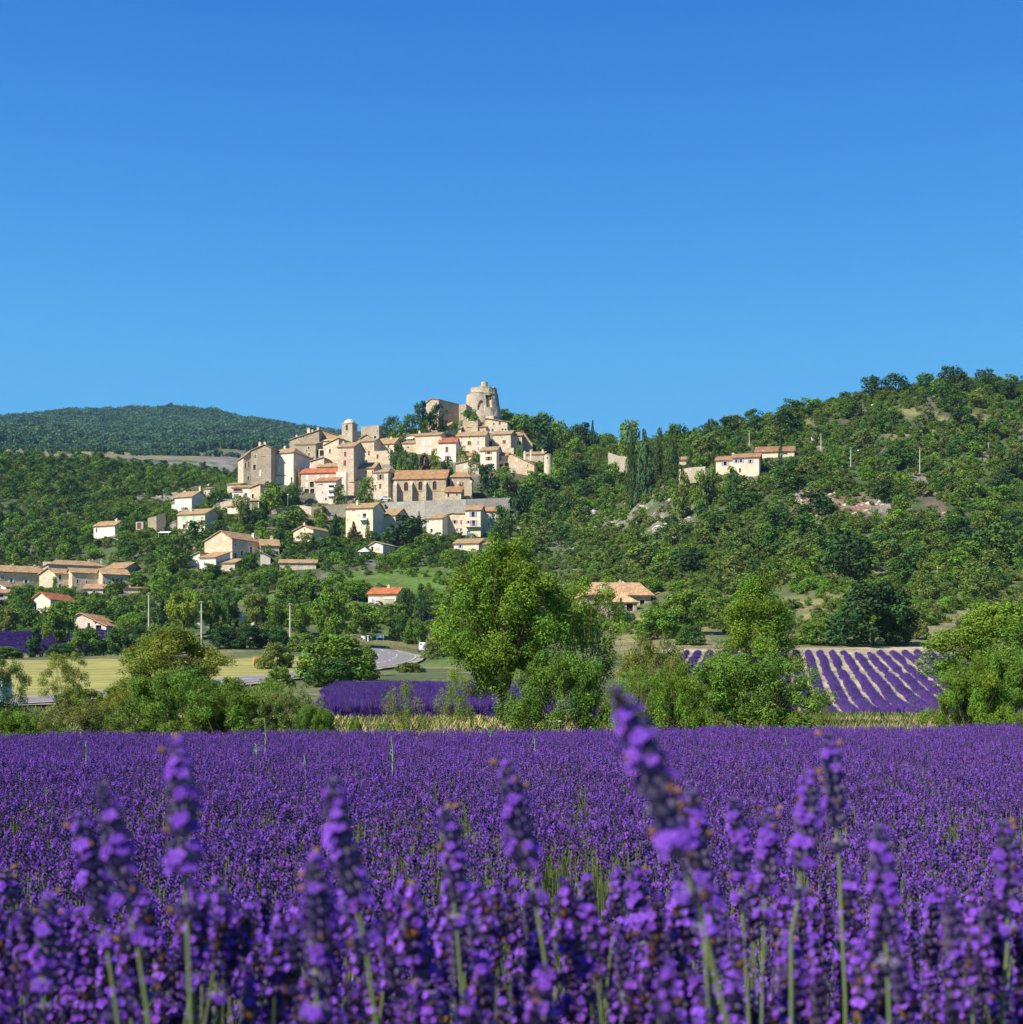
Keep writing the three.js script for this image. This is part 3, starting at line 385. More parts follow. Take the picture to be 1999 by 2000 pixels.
// back row on the skyline
house('A', { rough: 1, x: [750, 958], e: 668, el: 672, er: 612, pk: 958, r: 612, b: 800, t: 'gz', yaw: -10, dp: 12, c: '#a98c66', label: 'broad brown stone house with chimneys on the skyline left of the bell tower', w: [[792, 680, 12, 18]], ch: [[845, 592, 640, 0.3, 1.1], [948, 588, 630, 0.3, 0.8], [887, 612, 630, 0.3, 0.7]] });
house('A', { rough: 1, x: [966, 1160], e: 650, el: 612, r: 603, pk: 985, er: 668, b: 790, t: 'gz', yaw: -8, dp: 10, c: '#b09270', label: 'brown gabled house just left of the bell tower with one tiny window', w: [[985, 655, 16, 28]] });
house('A', { rough: 1, x: [640, 752], e: 700, el: 712, r: 676, pk: 745, er: 680, b: 830, t: 'gz', yaw: -10, dp: 7, c: '#c2a888', label: 'ruined rough stone house at the left end of the skyline row', w: [[672, 705, 12, 14], [738, 706, 12, 14]], ch: [[717, 668, 690]] });
house('A', { rough: 1, x: [702, 922], e: 760, r: 742, b: 925, t: 'shed', yaw: -12, dp: 8, c: '#bfa480', label: 'rough stone house with an arched opening beneath the skyline row', w: [[848, 800, 18, 30, 'g'], [825, 828, 14, 22], [850, 872, 22, 30, 'd']] });
house('A', { x: [922, 1200], e: 722, r: 668, b: 820, t: 'gx', yaw: -14, dp: 9, c: '#e4d2b4', plain: 1, label: 'pale plastered house with a broad roof in front of the bell tower', w: [[1060, 722, 14, 26], [942, 780, 16, 22]] });
house('A', { x: [880, 1015], e: 812, r: 800, b: 925, t: 'flat', yaw: -8, dp: 7, c: '#d7c8ae', label: 'terrace house with two wide dark blue openings between pale pillars', w: [[932, 856, 40, 62, 'g'], [988, 856, 44, 62, 'g']] });
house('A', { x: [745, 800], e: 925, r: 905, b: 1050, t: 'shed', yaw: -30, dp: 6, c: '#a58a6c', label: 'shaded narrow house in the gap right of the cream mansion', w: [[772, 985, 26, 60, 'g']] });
house('A', { x: [798, 1012], e: 935, el: 958, r: 905, pk: 1008, er: 910, b: 1050, t: 'gz', yaw: -14, dp: 8, c: '#d9caa9', label: 'low house with a steep slanting roof beneath the two dark openings', w: [[850, 990, 34, 44, 's', WH]] });
house('A', { x: [1012, 1170], e: 735, el: 762, r: 700, pk: 1165, er: 702, b: 1010, t: 'gz', yaw: -24, dp: 13, c: '#d9bf92', label: 'big sand-coloured house with one white-shuttered window high on its blank wall', w: [[1076, 832, 20, 44, 'o', WH]] });
house('A', { x: [940, 1162], e: 1002, r: 968, b: 1080, t: 'gx', yaw: -10, dp: 6, c: '#e3cda8', label: 'low tiled annex under the big sand-coloured house' });
// tower house with red shutters and its neighbours
house('A', { x: [1160, 1332], e: 788, r: 745, b: 1300, t: 'gx', yaw: -14, dp: 12, c: '#d3b58c', label: 'tall slim house with two red shutters one above the other', w: [[1240, 866, 28, 56, 's', RED], [1236, 962, 32, 62, 's', RED], [1250, 1085, 18, 26]], ch: [[1210, 735, 775]] });
house('A', { x: [1390, 1532], e: 700, r: 655, pk: 1470, b: 800, t: 'gz', yaw: -6, dp: 8, c: '#c5a985', label: 'small stone gable peeping up behind the red-shuttered houses' });
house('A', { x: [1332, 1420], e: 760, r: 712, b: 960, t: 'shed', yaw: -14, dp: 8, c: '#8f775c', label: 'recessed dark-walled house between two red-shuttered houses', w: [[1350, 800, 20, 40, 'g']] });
house('A', { x: [1418, 1552], e: 728, r: 702, b: 985, t: 'gx', yaw: -16, dp: 9, c: '#d8bd95', label: 'square house with a single red shutter on its upper floor', w: [[1495, 856, 22, 50, 's', RED], [1455, 800, 10, 16]], ch: [[1420, 690, 720]] });
house('A', { x: [1364, 1412], e: 842, r: 832, b: 990, t: 'hip', yaw: -22, dp: 3.4, hip: 0.4, c: '#d6b27c', name: 'turret', cat: 'turret', label: 'little orange square turret in front of the dark-walled recess', w: [[1378, 890, 14, 32, 's', '#b5763f']] });
house('A', { x: [1540, 1722], e: 830, b: 985, t: 'flat', yaw: -16, dp: 9, c: '#d4bd94', label: 'flat-topped block with one red shutter above the long tiled roof', w: [[1588, 890, 24, 52, 's', RED]] });
house('A', { x: [1580, 1764], e: 756, r: 700, b: 865, t: 'gx', yaw: -16, dp: 10, c: '#e2caa2', plain: 1, label: 'pale house with two-tier roof and a red shutter beneath the trees', w: [[1706, 783, 22, 38, 's', RED], [1616, 770, 10, 10]], ch: [[1738, 690, 720]] });
house('A', { rough: 1, x: [1412, 1604], e: 562, b: 720, t: 'flat', yaw: -20, dp: 15, c: '#bfa888', name: 'ruined_keep', label: 'roofless ruined stone keep beside the bell tower', w: [[1590, 622, 10, 28, 'g'], [1562, 690, 26, 34, 'g']] });
// bell tower
{
  const i = house('A', { rough: 1, x: [1202, 1316], e: 536, b: 720, t: 'flat', yaw: -22, dp: 4.6, c: '#d8c6a6', name: 'bell_tower', cat: 'bell tower', label: 'square stone bell tower with a rounded dome cap', w: [[1258, 580, 22, 62, 'g', '', 1], [1248, 640, 12, 16, 'g']], sw: [[0.5, 580, 0.8, 2, 'g']], d: 606 });
  const { root, W, H, dp } = i, prof = [[0.5, 0], [0.49, 0.12], [0.44, 0.3], [0.36, 0.46], [0.25, 0.56], [0.2, 0.6], [0, 0.62]].map(([r, y]) => new THREE.Vector2(r * 1.3, y * 3.1));
  const dome = new THREE.LatheGeometry(prof, 8); dome.rotateY(Math.PI / 8); dome.scale(W * 0.78, 0.98, dp * 0.78); dome.translate(0, H + 0.3, -dp / 2); part('dome', metricUV(dome.toNonIndexed()), wallMat('s', '#d8cdb8'), root);
  part('cornice', join([box(W + 0.5, 0.3, dp + 0.5, 0, H + 0.15, -dp / 2)]), wallMat('s', '#c9b696'), root);
  const b = new THREE.LatheGeometry([[0.02, 0.8], [0.16, 0.74], [0.24, 0.3], [0.4, 0], [0.36, 0]].map((v) => new THREE.Vector2(...v)), 14); b.translate(0, 0, 0); const bell = part('bell', b, std(hex('#5b4a2a'), { metalness: 0.7, roughness: 0.4 }), root); bell.position.set(i.lx(1258), i.ly(590), -0.34);
}
// middle row
house('A', { x: [1326, 1548], e: 1020, r: 962, b: 1300, t: 'gx', yaw: -12, dp: 11, c: '#e0c594', label: 'yellow house under a very long tiled roof, with four small dark windows', w: [[1348, 1070, 20, 42, 'd'], [1465, 1066, 20, 40, 'd'], [1348, 1152, 20, 40, 'd'], [1535, 1066, 12, 44, 'd'], [1375, 1265, 30, 50, 'D', BRN]], ch: [[1465, 940, 985, 0.6]] });
house('A', { x: [1545, 1702], e: 1062, r: 1020, b: 1360, t: 'hip', yaw: -20, dp: 12, hip: 0.3, c: '#d9c9ac', label: 'pale corner house left of the church with brown shutters on its upper window', w: [[1620, 1112, 28, 58, 'o', BRN], [1617, 1212, 26, 54, 's', BRN]] });
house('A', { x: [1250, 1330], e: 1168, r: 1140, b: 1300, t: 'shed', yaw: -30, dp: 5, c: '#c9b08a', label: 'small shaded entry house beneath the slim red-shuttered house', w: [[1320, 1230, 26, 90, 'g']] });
house('A', { x: [762, 1180], e: 1068, r: 1022, b: 1240, t: 'gx', yaw: -8, dp: 8, c: '#dcb98a', rc: '#d0754a', label: 'long house with an orange tile roof and white shutters under the eave', w: [[828, 1112, 22, 50, 's', '#f2ead8'], [945, 1110, 22, 50, 's', '#f2ead8'], [1040, 1095, 22, 44, 's', '#f2ead8'], [880, 1190, 44, 60, 'g'], [825, 1195, 20, 60, 's', '#f2ead8']] });
house('A', { x: [1140, 1252], e: 1056, b: 1300, t: 'flat', yaw: -14, dp: 9, c: '#d6c9ae', plain: 1, label: 'tall blank pale block right of the orange-roofed house', sw: [] });
house('A', { x: [914, 1142], e: 1158, r: 1122, b: 1400, t: 'shed', yaw: -10, dp: 7, c: '#d9cbb0', plain: 1, rc: '#c88a5c', label: 'modern plain house front with a wide blue window and recessed balconies', w: [[962, 1176, 72, 36, 'd'], [1092, 1215, 60, 26, 'g'], [1092, 1290, 54, 24, 'g'], [992, 1276, 12, 14, 'd'], [1032, 1350, 18, 24, 'd']],
  more: ({ root, lx, ly, k }) => { for (const y of [1245, 1310]) { const b = part('balcony', box(76 * k, 28 * k, 0.7), paint('#dfe3e0'), root); b.position.set(lx(1092), ly(y), 0.36); } const t = part('blue_blind', box(70 * k, 14 * k, 0.1), paint('#2f8fd0'), root); t.position.set(lx(962), ly(1166), 0.07); } });
house('A', { x: [785, 916], e: 1225, b: 1300, t: 'flat', yaw: -8, dp: 5, c: '#b99c78', name: 'terrace', cat: 'terrace', label: 'raised terrace on pillars below the orange-roofed house', w: [[825, 1265, 50, 50, 'g'], [885, 1265, 46, 50, 'g']] });
// right half, top to bottom
house('B', { x: [508, 702], e: 570, r: 528, b: 660, t: 'gx', yaw: -18, dp: 9, c: '#dcc499', label: 'upper sand-coloured house left of the ivy below the castle', ch: [[598, 518, 545]] });
house('B', { x: [606, 832], e: 592, r: 562, b: 690, t: 'gx', yaw: -12, dp: 8, c: '#e2cb9e', label: 'low-eaved sand-coloured house in front of the upper one, with a tiny window', w: [[628, 620, 12, 26]], ch: [[828, 552, 580]] });
house('B', { x: [662, 800], e: 436, b: 560, t: 'flat', yaw: -8, dp: 7, c: '#efe3cf', plain: 1, label: 'blank white wall block under the castle wing' });
house('B', { rough: 1, x: [850, 1012], e: 508, b: 660, t: 'flat', yaw: -14, dp: 8, c: '#dcc296', label: 'high blank stone house rising just below the round castle tower', ch: [[904, 490, 515, 0.2]] });
house('B', { x: [908, 1102], e: 574, r: 545, b: 665, t: 'shed', yaw: -6, dp: 5, c: '#e0c69a', label: 'low house with lavender-blue openings under the high blank house', w: [[975, 615, 34, 24, 'd', LILAC], [1025, 632, 20, 26, 's', WH], [1072, 628, 20, 30, 'g']] });
house('B', { x: [1012, 1182], e: 458, b: 560, t: 'flat', yaw: -16, dp: 8, c: '#d9bf94', label: 'square blank house directly beneath the castle tower' });
house('B', { x: [1096, 1332], e: 500, el: 482, r: 480, pk: 1110, er: 522, b: 660, t: 'gz', yaw: -8, dp: 9, c: '#e2cba2', label: 'pale topmost house with four scattered small windows right below the tower', w: [[1250, 533, 24, 38, 's', BRN], [1186, 542, 18, 24, 'd'], [1172, 606, 22, 34, 'd'], [1280, 602, 22, 20, 'g'], [1312, 602, 18, 20, 'g']] });
house('B', { x: [346, 608], e: 664, r: 640, b: 890, t: 'gx', yaw: -14, dp: 10, c: '#dcb98c', plain: 1, label: 'broad peach house with four closed white shutters', w: [[425, 745, 32, 40, 's', '#f4ead6'], [498, 742, 28, 38, 's', '#f4ead6'], [422, 825, 26, 54, 's', '#f4ead6'], [495, 825, 24, 50, 's', '#f4ead6']], ch: [[366, 616, 655]] });
house('B', { x: [198, 348], e: 748, r: 722, b: 880, t: 'shed', yaw: -14, dp: 8, c: '#d6b988', label: 'lower wing left of the peach house with a small square window', w: [[262, 794, 22, 20, 'd']] });
house('B', { x: [592, 778], e: 742, r: 694, b: 960, t: 'gx', yaw: -8, dp: 9, c: '#f1e6d4', plain: 1, rc: terra, label: 'tall white house with a bright red tile roof', w: [[680, 815, 28, 58, 's', BRN], [690, 912, 26, 50, 'o', BRN], [680, 752, 10, 10]], ch: [[614, 690, 735, 0.3]] });
house('B', { x: [784, 1092], e: 670, r: 628, b: 850, t: 'gx', yaw: -10, dp: 10, c: '#e3cf98', plain: 1, label: 'yellow house with a blue arched window between two tall blue shutters', w: [[835, 746, 18, 40, 's', LILAC], [921, 744, 38, 44, 'd', '', 1], [1018, 745, 18, 40, 's', LILAC], [838, 686, 10, 14], [922, 686, 10, 14], [1022, 686, 10, 14], [1020, 812, 16, 30, 's', LILAC]] });
house('B', { x: [1176, 1368], e: 652, r: 618, b: 835, t: 'gx', yaw: -14, dp: 10, c: '#e0ca9e', label: 'wide sand house with one brown-shuttered window under a low roof', w: [[1298, 736, 36, 40, 's', BRN], [1258, 672, 10, 10]] });
house('B', { x: [1366, 1490], e: 664, r: 634, b: 835, t: 'gx', yaw: 4, dp: 9, c: '#e4cfa6', label: 'right wing of the wide sand house with a half-open shutter', w: [[1466, 748, 28, 36, 'o', BRN]] });
house('B', { rough: 1, x: [1480, 1602], e: 680, el: 622, r: 618, pk: 1500, er: 760, b: 850, t: 'gz', yaw: -6, dp: 8, c: '#d8b684', label: 'sloping stone buttress house at the right end of the upper row' });
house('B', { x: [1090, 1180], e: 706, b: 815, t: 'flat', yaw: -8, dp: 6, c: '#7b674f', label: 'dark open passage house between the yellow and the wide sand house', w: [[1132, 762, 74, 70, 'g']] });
house('B', { x: [1210, 1400], e: 800, r: 790, b: 880, t: 'flat', yaw: -6, dp: 6, c: '#e6d3ac', label: 'low pale terrace wall house under the wide sand house' });
house('B', { x: [1040, 1214], e: 828, r: 790, b: 1035, t: 'gx', yaw: -14, dp: 9, c: '#efe1c8', plain: 1, label: 'three-storey white house with brown-shuttered windows on each floor', w: [[1130, 852, 34, 26, 'o', '#8b7562'], [1130, 913, 30, 40, 'o', '#6f5144'], [1130, 992, 30, 44, 'o', '#6f5144']] });
house('B', { x: [1212, 1352], e: 882, r: 852, b: 1020, t: 'gx', yaw: -6, dp: 7, c: '#ecd8b0', plain: 1, rc: '#c98f68', label: 'low yellow house with two brown shutters and a veranda', w: [[1255, 912, 26, 50, 's', '#6f4a3a'], [1330, 912, 26, 50, 's', '#6f4a3a'], [1250, 990, 60, 34, 'g'], [1325, 980, 40, 36, 'g']] });
house('B', { x: [1350, 1622], e: 920, el: 858, r: 852, pk: 1362, er: 985, b: 1095, t: 'gz', yaw: -14, dp: 9, c: '#dcb680', label: 'ochre house with a long one-sided slanting roofline', w: [[1430, 928, 18, 36, 's', '#cfc8c0'], [1416, 992, 16, 26, 's', '#cfd0d8'], [1468, 994, 16, 40, 's', '#bdb4ae'], [1552, 992, 12, 28], [1552, 1054, 12, 28]], ch: [[1518, 845, 895, 0.2], [1584, 832, 910, 0.2, 0.6]] });
house('B', { x: [776, 1022], e: 965, el: 965, r: 940, pk: 895, er: 978, b: 1090, t: 'gz', yaw: -10, dp: 8, c: '#ddc49a', label: 'small gabled house with two closed pale shutters above the church', w: [[876, 1000, 26, 36, 's', '#efe6cf'], [955, 1000, 26, 34, 's', '#efe6cf'], [910, 1062, 10, 24]] });
house('B', { x: [786, 942], e: 888, r: 858, b: 965, t: 'gx', yaw: -8, dp: 6, c: '#efe1c8', plain: 1, rc: '#c88d68', label: 'small white house with two dark windows and a pinkish roof', w: [[815, 916, 24, 30], [905, 916, 22, 24, 's', BRN]] });
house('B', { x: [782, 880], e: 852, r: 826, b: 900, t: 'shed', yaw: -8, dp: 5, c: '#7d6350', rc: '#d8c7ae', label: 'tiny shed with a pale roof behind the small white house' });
house('B', { x: [240, 352], e: 668, r: 652, b: 760, t: 'shed', yaw: -14, dp: 6, c: '#cbb28a', label: 'small house with a white awning beneath the castle trees', more: ({ root, lx, ly, k }) => { const a = part('awning', slab(V(-40 * k, 0, 1.4), V(40 * k, 0, 1.4), V(40 * k, 26 * k, 0.1), V(-40 * k, 26 * k, 0.1), 0.06), paint('#f2efe6'), root); a.position.set(lx(285), ly(708), 0); } });
house('B', { x: [1526, 1722], e: 868, r: 845, b: 960, t: 'shed', yaw: -10, dp: 6, c: '#b79a78', label: 'garden house half under creepers at the right end of the village', ch: [[1712, 828, 860]] });
// round corner turret
{
  const c = CROP.B, sx = c[0] + c[2] * 1772, d = 566, top = c[1] + c[2] * 880, base = c[1] + c[2] * 1112, p = at(sx, base, d), r = 45 * c[2] / F * d, h = (base - top) / F * d;
  const t = thing('corner_turret', 'round stone corner turret at the right-hand end of the village', 'turret', p); const g = new THREE.CylinderGeometry(r * 0.98, r * 1.05, h + 4, 20); g.translate(0, h / 2 - 2, 0); metricUV(g); part('wall', g, wallMat('s', '#e0cda4'), t);
  const cap = new THREE.CylinderGeometry(r * 0.5, r * 1.06, 0.5, 20); cap.translate(0, h + 0.25, 0); part('roof', cap, roofMat(sandR), t); const w = part('window', box(0.5, 0.7, 0.12), M.dark, t); w.position.set(-0.4, h * 0.86, r * 0.96); RECTS.push([sx - 8, sx + 8, top, base, d, 0.3]);
}
// church
{
  const i = house('B', { rough: 1, x: [106, 668], e: 1132, r: 1042, b: 1372, t: 'gx', yaw: -6, dp: 13, c: '#d9bd8c', rc: '#bd9260', foot: 3, name: 'church', cat: 'church', label: 'large stone church nave with three pointed windows and buttresses', w: [[240, 1216, 44, 92, 'g', '', 2], [394, 1210, 42, 92, 'g', '', 2], [547, 1208, 42, 92, 'g', '', 2]], d: 521,
    more: ({ root, lx, ly, k, wall, H }) => {
      for (const [a, b] of [[108, 150], [285, 316], [436, 466]]) { const w = (b - a) * k, h = ly(1162), g = new THREE.ExtrudeGeometry(outline([[0, -3], [2.1, -3], [2.1, h - 1.4], [0, h]]), { depth: w, bevelEnabled: false }); g.rotateY(-Math.PI / 2); metricUV(g); const m = part('buttress', g, wallMat('s', '#c9b79a'), root); m.position.set(lx(b), 0, 0.002); }
      for (const x of [240, 394, 547]) for (const o of [-0.5, 0, 0.5]) { const m = part('mullion', box(o ? 0.09 : 0.16, 86 * k, 0.12), paint('#7d5a4c'), root); m.position.set(lx(x + o * 26), ly(1218), -0.2); }
      const bd = part('string_course', box(552 * k, 0.18, 0.12), paint('#b79b6c'), root); bd.position.set(lx(388), ly(1268), 0.061);
    } });
}
house('B', { rough: 1, x: [712, 930], e: 1112, r: 1062, b: 1360, t: 'hip', yaw: -4, dp: 10, hip: 0.3, c: '#d6bd90', rc: '#c29a6a', foot: 3, name: 'church_apse', cat: 'church apse', label: 'lower apse at the right end of the church with two narrow windows', w: [[745, 1192, 12, 44, 'g', '', 1], [852, 1192, 12, 44, 'g', '', 1]], d: 523,
  more: ({ root, lx, ly, k }) => { for (const [x, t] of [[800, 1160], [936, 1150]]) { const h = ly(t), g = new THREE.ExtrudeGeometry(outline([[0, -3], [1.6, -3], [1.6, h - 1.2], [0, h]]), { depth: 26 * k, bevelEnabled: false }); g.rotateY(-Math.PI / 2); metricUV(g); const m = part('buttress', g, wallMat('s', '#bda88a'), root); m.position.set(lx(x) + 0.6, 0, 0.002); } } });
house('B', { x: [666, 832], e: 1274, r: 1222, b: 1362, t: 'shed', yaw: -4, dp: 4, c: '#dfc598', rc: '#b98a5c', foot: 3, name: 'sacristy', cat: 'sacristy', label: 'small tiled sacristy with two windows in front of the apse', w: [[696, 1306, 20, 40], [787, 1302, 16, 28]], d: 516.5 });
// castle on the summit
{
  const c = CROP.B, d = 626, sx = c[0] + c[2] * 1078, base = c[1] + c[2] * 490, p = at(sx, base, d), m = c[2] / F * d, H = 320 * m, R0 = 202 * m, R1 = 142 * m;
  const t = thing('castle_tower', 'massive round ruined castle tower with a small turret, crowning the village', 'castle tower', p);
  const NA = 144, NH = 54, pos = [], uv = [], idx = [];
  const poly = (a) => { const s = Math.PI / 6, q = ((a % s) + s) % s - s / 2; return Math.cos(s / 2) / Math.cos(q); };
  for (let j = 0; j <= NH; j++) for (let i = 0; i <= NA; i++) {
    const a = i / NA * 2 * Math.PI, y = j / NH * (H + 3) - 3, v = clamp(y / H, 0, 1); const west = smooth(0.1, -0.5, Math.sin(a)); let r = lerp(lerp(R0, R1, Math.pow(v, 0.9)), v < 0.795 ? lerp(R0, R0 * 0.93, v) : R1 * 1.0, west) * lerp(poly(a + 0.12), 1, 0.35);
    const px = Math.sin(a) * r / m, py = 490 - y / m - 0, front = Math.cos(a) > 0;      // where it shows, in the close-up, measured from the tower's axis
    const X = 1078 + px;
    r += (fbm(a * 9, y * 0.8, 3, 91) - 0.5) * 0.28 * smooth(0.1, 0.7, Math.sin(a) + 0.35);
    if (front) {
      const aw = 36 * Math.sqrt(Math.max(0, 1 - Math.pow(clamp((398 - py) / 76, 0, 1), 1.4)));
      if (py > 322 && py < 430 && Math.abs(X - 1054) < aw) r -= 0.8;
      if (X > 1104 && X < 1168 && py > 262 - (X - 1104) * 0.08 && py < 298 - (X - 1104) * 0.34) r -= 3.4; else if (X > 1112 && X < 1160 && py > 290 && py < 396) r -= 1.2;
      if (Math.abs(py - 236) < 5) r += 0.2;
    }
    pos.push(Math.sin(a) * r, y, Math.cos(a) * r); uv.push(a * R0, y);
  }
  for (let j = 0; j < NH; j++) for (let i = 0; i < NA; i++) { const a = j * (NA + 1) + i, b = a + NA + 1; idx.push(a, a + 1, b, b, a + 1, b + 1); }
  const g = new THREE.BufferGeometry(); g.setAttribute('position', new THREE.Float32BufferAttribute(pos, 3)); g.setAttribute('uv', new THREE.Float32BufferAttribute(uv, 2)); g.setIndex(idx); const gf = g.toNonIndexed(); gf.computeVertexNormals();
  part('wall', gf, wallMat('r', '#cdb998'), t);
  const top = new THREE.CylinderGeometry(R1 * 0.94, R1 * 0.94, 0.4, 12); top.translate(0, H - 0.5, 0); part('roof_platform', top, wallMat('r', '#cdbb9b'), t);
  const tu = new THREE.CylinderGeometry(38 * m, 40 * m, 78 * m, 8); tu.rotateY(0.2); tu.translate(0, H + 38 * m, 0); metricUV(tu); const tm = part('turret', tu, wallMat('r', '#dccbaa'), t); tm.position.x = 8 * m;
  const rim = []; const R = rng(5); for (let i = 0; i < 26; i++) { const a = i / 26 * 6.283; if (R() < 0.7) rim.push(box(1.1, 0.2 + 0.35 * R(), 0.7).applyMatrix4(new THREE.Matrix4().makeRotationY(a).setPosition(Math.sin(a) * R1 * 0.94, H + 0.1, Math.cos(a) * R1 * 0.94))); } part('parapet', join(rim), wallMat('r', '#d5c3a0'), t);
  for (const [x, y, w, h] of [[945, 380, 30, 46]]) { const wn = part('window', join([box(w * m * 0.7, h * m, 0.5), box(w * m, 0.3, 0.7, 0, -h * m / 2, 0)]), wallMat('r', '#a88a5c'), t); const a = Math.asin(clamp((x - 1078) / 170, -1, 1)), r = lerp(R0, R1, Math.pow((490 - y) * m / H, 0.85)); wn.position.set(Math.sin(a) * r * 0.99, (490 - y) * m, Math.cos(a) * r * 0.99); wn.rotation.y = a; }
  RECTS.push([905, 985, 745, 822, d, 0.1]);
}
house('B', { rough: 1, x: [455, 592], e: 300, el: 306, r: 266, pk: 515, er: 292, b: 450, t: 'gz', yaw: -40, dp: 30, c: '#cdb590', rc: '#c8a880', foot: 6, name: 'castle_wing', cat: 'castle wing', label: 'long castle wing with a pale gable and a dark shaded flank left of the tower', d: 612, keep: 0 });
house('B', { rough: 1, x: [810, 888], e: 330, b: 440, t: 'flat', yaw: -18, dp: 8, c: '#c6ab84', foot: 6, name: 'castle_block', cat: 'castle block', label: 'square stone block joining the castle wing to the tower', d: 611 });
// ramparts and terraces
function wallRun(name, label, cat, pts, thick, colour, kindTex = 'r') {      // pts [sx, top row, bottom row, d]
  const list = pts.map(([sx, t, b, d]) => [at(sx, t, d), at(sx, b, d)]), o = list[0][1].clone(), root = thing(name, label, cat, o), gs = [];
  for (let i = 0; i < list.length - 1; i++) {
    const [a1, a0] = list[i], [b1, b0] = list[i + 1], n = V(b0.z - a0.z, 0, a0.x - b0.x).normalize().multiplyScalar(-thick), P = [a0.clone().setY(a0.y - 3), b0.clone().setY(b0.y - 3), b1, a1].map((v) => v.clone().sub(o)), pos = [], uv = [], L = a0.distanceTo(b0), Q = P.map((v) => v.clone().add(n.clone().negate().multiplyScalar(n.z > 0 ? 1 : -1)));
    const nx = Math.max(1, Math.round(L / 2)), f = (A, B, Cc, D, fl) => { for (let k = 0; k < nx; k++) for (let j = 0; j < 5; j++) { const g = (u, v) => { const q = A.clone().lerp(B, u).lerp(D.clone().lerp(Cc, u), v); return q; }; const c4 = [[k / nx, j / 5], [(k + 1) / nx, j / 5], [(k + 1) / nx, (j + 1) / 5], [k / nx, (j + 1) / 5]]; for (const i of fl ? [0, 2, 1, 0, 3, 2] : [0, 1, 2, 0, 2, 3]) { const q = g(...c4[i]); pos.push(q.x, q.y, q.z); uv.push(c4[i][0] * L + i * 0, q.y); } } };
    f(...P); f(...Q, true); f(P[3], P[2], Q[2], Q[3]); f(P[0], P[3], Q[3], Q[0], true); f(P[1], P[2], Q[2], Q[1]);
    const g = new THREE.BufferGeometry(); g.setAttribute('position', new THREE.Float32BufferAttribute(pos, 3)); g.setAttribute('uv', new THREE.Float32BufferAttribute(uv, 2)); g.computeVertexNormals(); gs.push(g);
  }
  part('wall', join(gs), wallMat(kindTex, colour), root); RECTS.push([Math.min(...pts.map((p) => p[0])), Math.max(...pts.map((p) => p[0])), Math.min(...pts.map((p) => p[1])), Math.max(...pts.map((p) => p[2])), pts[0][3], 0.35]);
  return root;
}
wallRun('rampart', 'high grey stone rampart holding up the church terrace', 'rampart', [[752, 981, 1022, 509], [830, 978, 1034, 508], [910, 975, 1034, 509], [996, 972, 1020, 514]], 1.4, '#d2cfc8');
wallRun('retaining_wall', 'rough tan retaining wall left of the rampart below the plane trees', 'wall', [[608, 990, 1012, 503], [680, 984, 1012, 505], [752, 982, 1016, 508]], 1.2, '#b29d78');
wallRun('terrace_wall', 'low pale wall of the square under the two round trees', 'wall', [[530, 992, 1002, 506], [580, 986, 1000, 508], [612, 990, 1006, 504]], 1, '#d8cab0');
// ---------- lower houses ----------
house('C', { x: [120, 302], e: 392, r: 335, b: 548, t: 'gx', yaw: -22, dp: 11, c: '#f0ece2', plain: 1, label: 'long white house on the left slope with a grey-tan roof and two chimneys', w: [[150, 470, 16, 30, 's', '#dcd6c8'], [205, 455, 16, 34, 's', '#dcd6c8'], [240, 455, 14, 34, 's', '#dcd6c8'], [275, 452, 14, 34, 's', '#dcd6c8'], [140, 545, 24, 30, 'g']], ch: [[210, 330, 365, 0.6], [397, 292, 335, 0.8]] });
house('C', { x: [432, 500], e: 300, r: 290, b: 420, t: 'shed', yaw: -10, dp: 5, c: '#e6d6b6', label: 'tall narrow pale wall house right of the long white house', w: [[448, 350, 12, 40, 'g']] });
house('C', { x: [86, 122], e: 452, r: 440, b: 540, t: 'shed', yaw: -6, dp: 4, c: '#ece6da', plain: 1, label: 'tiny white annex at the left end of the long white house' });
house('C', { x: [150, 446], e: 576, r: 524, b: 790, t: 'gx', yaw: -18, dp: 11, c: '#e6d0ac', plain: 1, label: 'cream house with two green shutters on its upper floor', w: [[228, 620, 44, 44, 's', GRN], [325, 626, 24, 58, 's', GRN], [412, 618, 14, 16], [228, 704, 40, 46, 'd']], sw: [[0.72, 640, 1.1, 1.9, 'd']], ch: [[292, 505, 560, 0.3]],
  more: ({ root, H, dp, W }) => { const b = part('balcony', join([box(2.6, 0.16, 1.6, 0, 0, 0), box(2.6, 0.9, 0.08, 0, 0.5, 0.76), box(0.2, 2.6, 0.2, 0, -1.3, 0.6)]), paint('#d8ccb4'), root); b.rotation.y = Math.PI / 2; b.position.set(W / 2 + 0.8, H * 0.25, -dp * 0.72); } });
house('C', { x: [686, 836], e: 252, r: 240, b: 340, t: 'shed', yaw: -12, dp: 6, c: '#dcc79e', label: 'low stone garden house at the foot of the dark gable' });
house('C', { x: [928, 1042], e: 285, el: 290, r: 252, pk: 1035, er: 255, b: 470, t: 'gz', yaw: -18, dp: 9, c: '#dcc296', label: 'tan house with slanting roofline left of the round bright tree', w: [[962, 380, 22, 46, 'g']] });
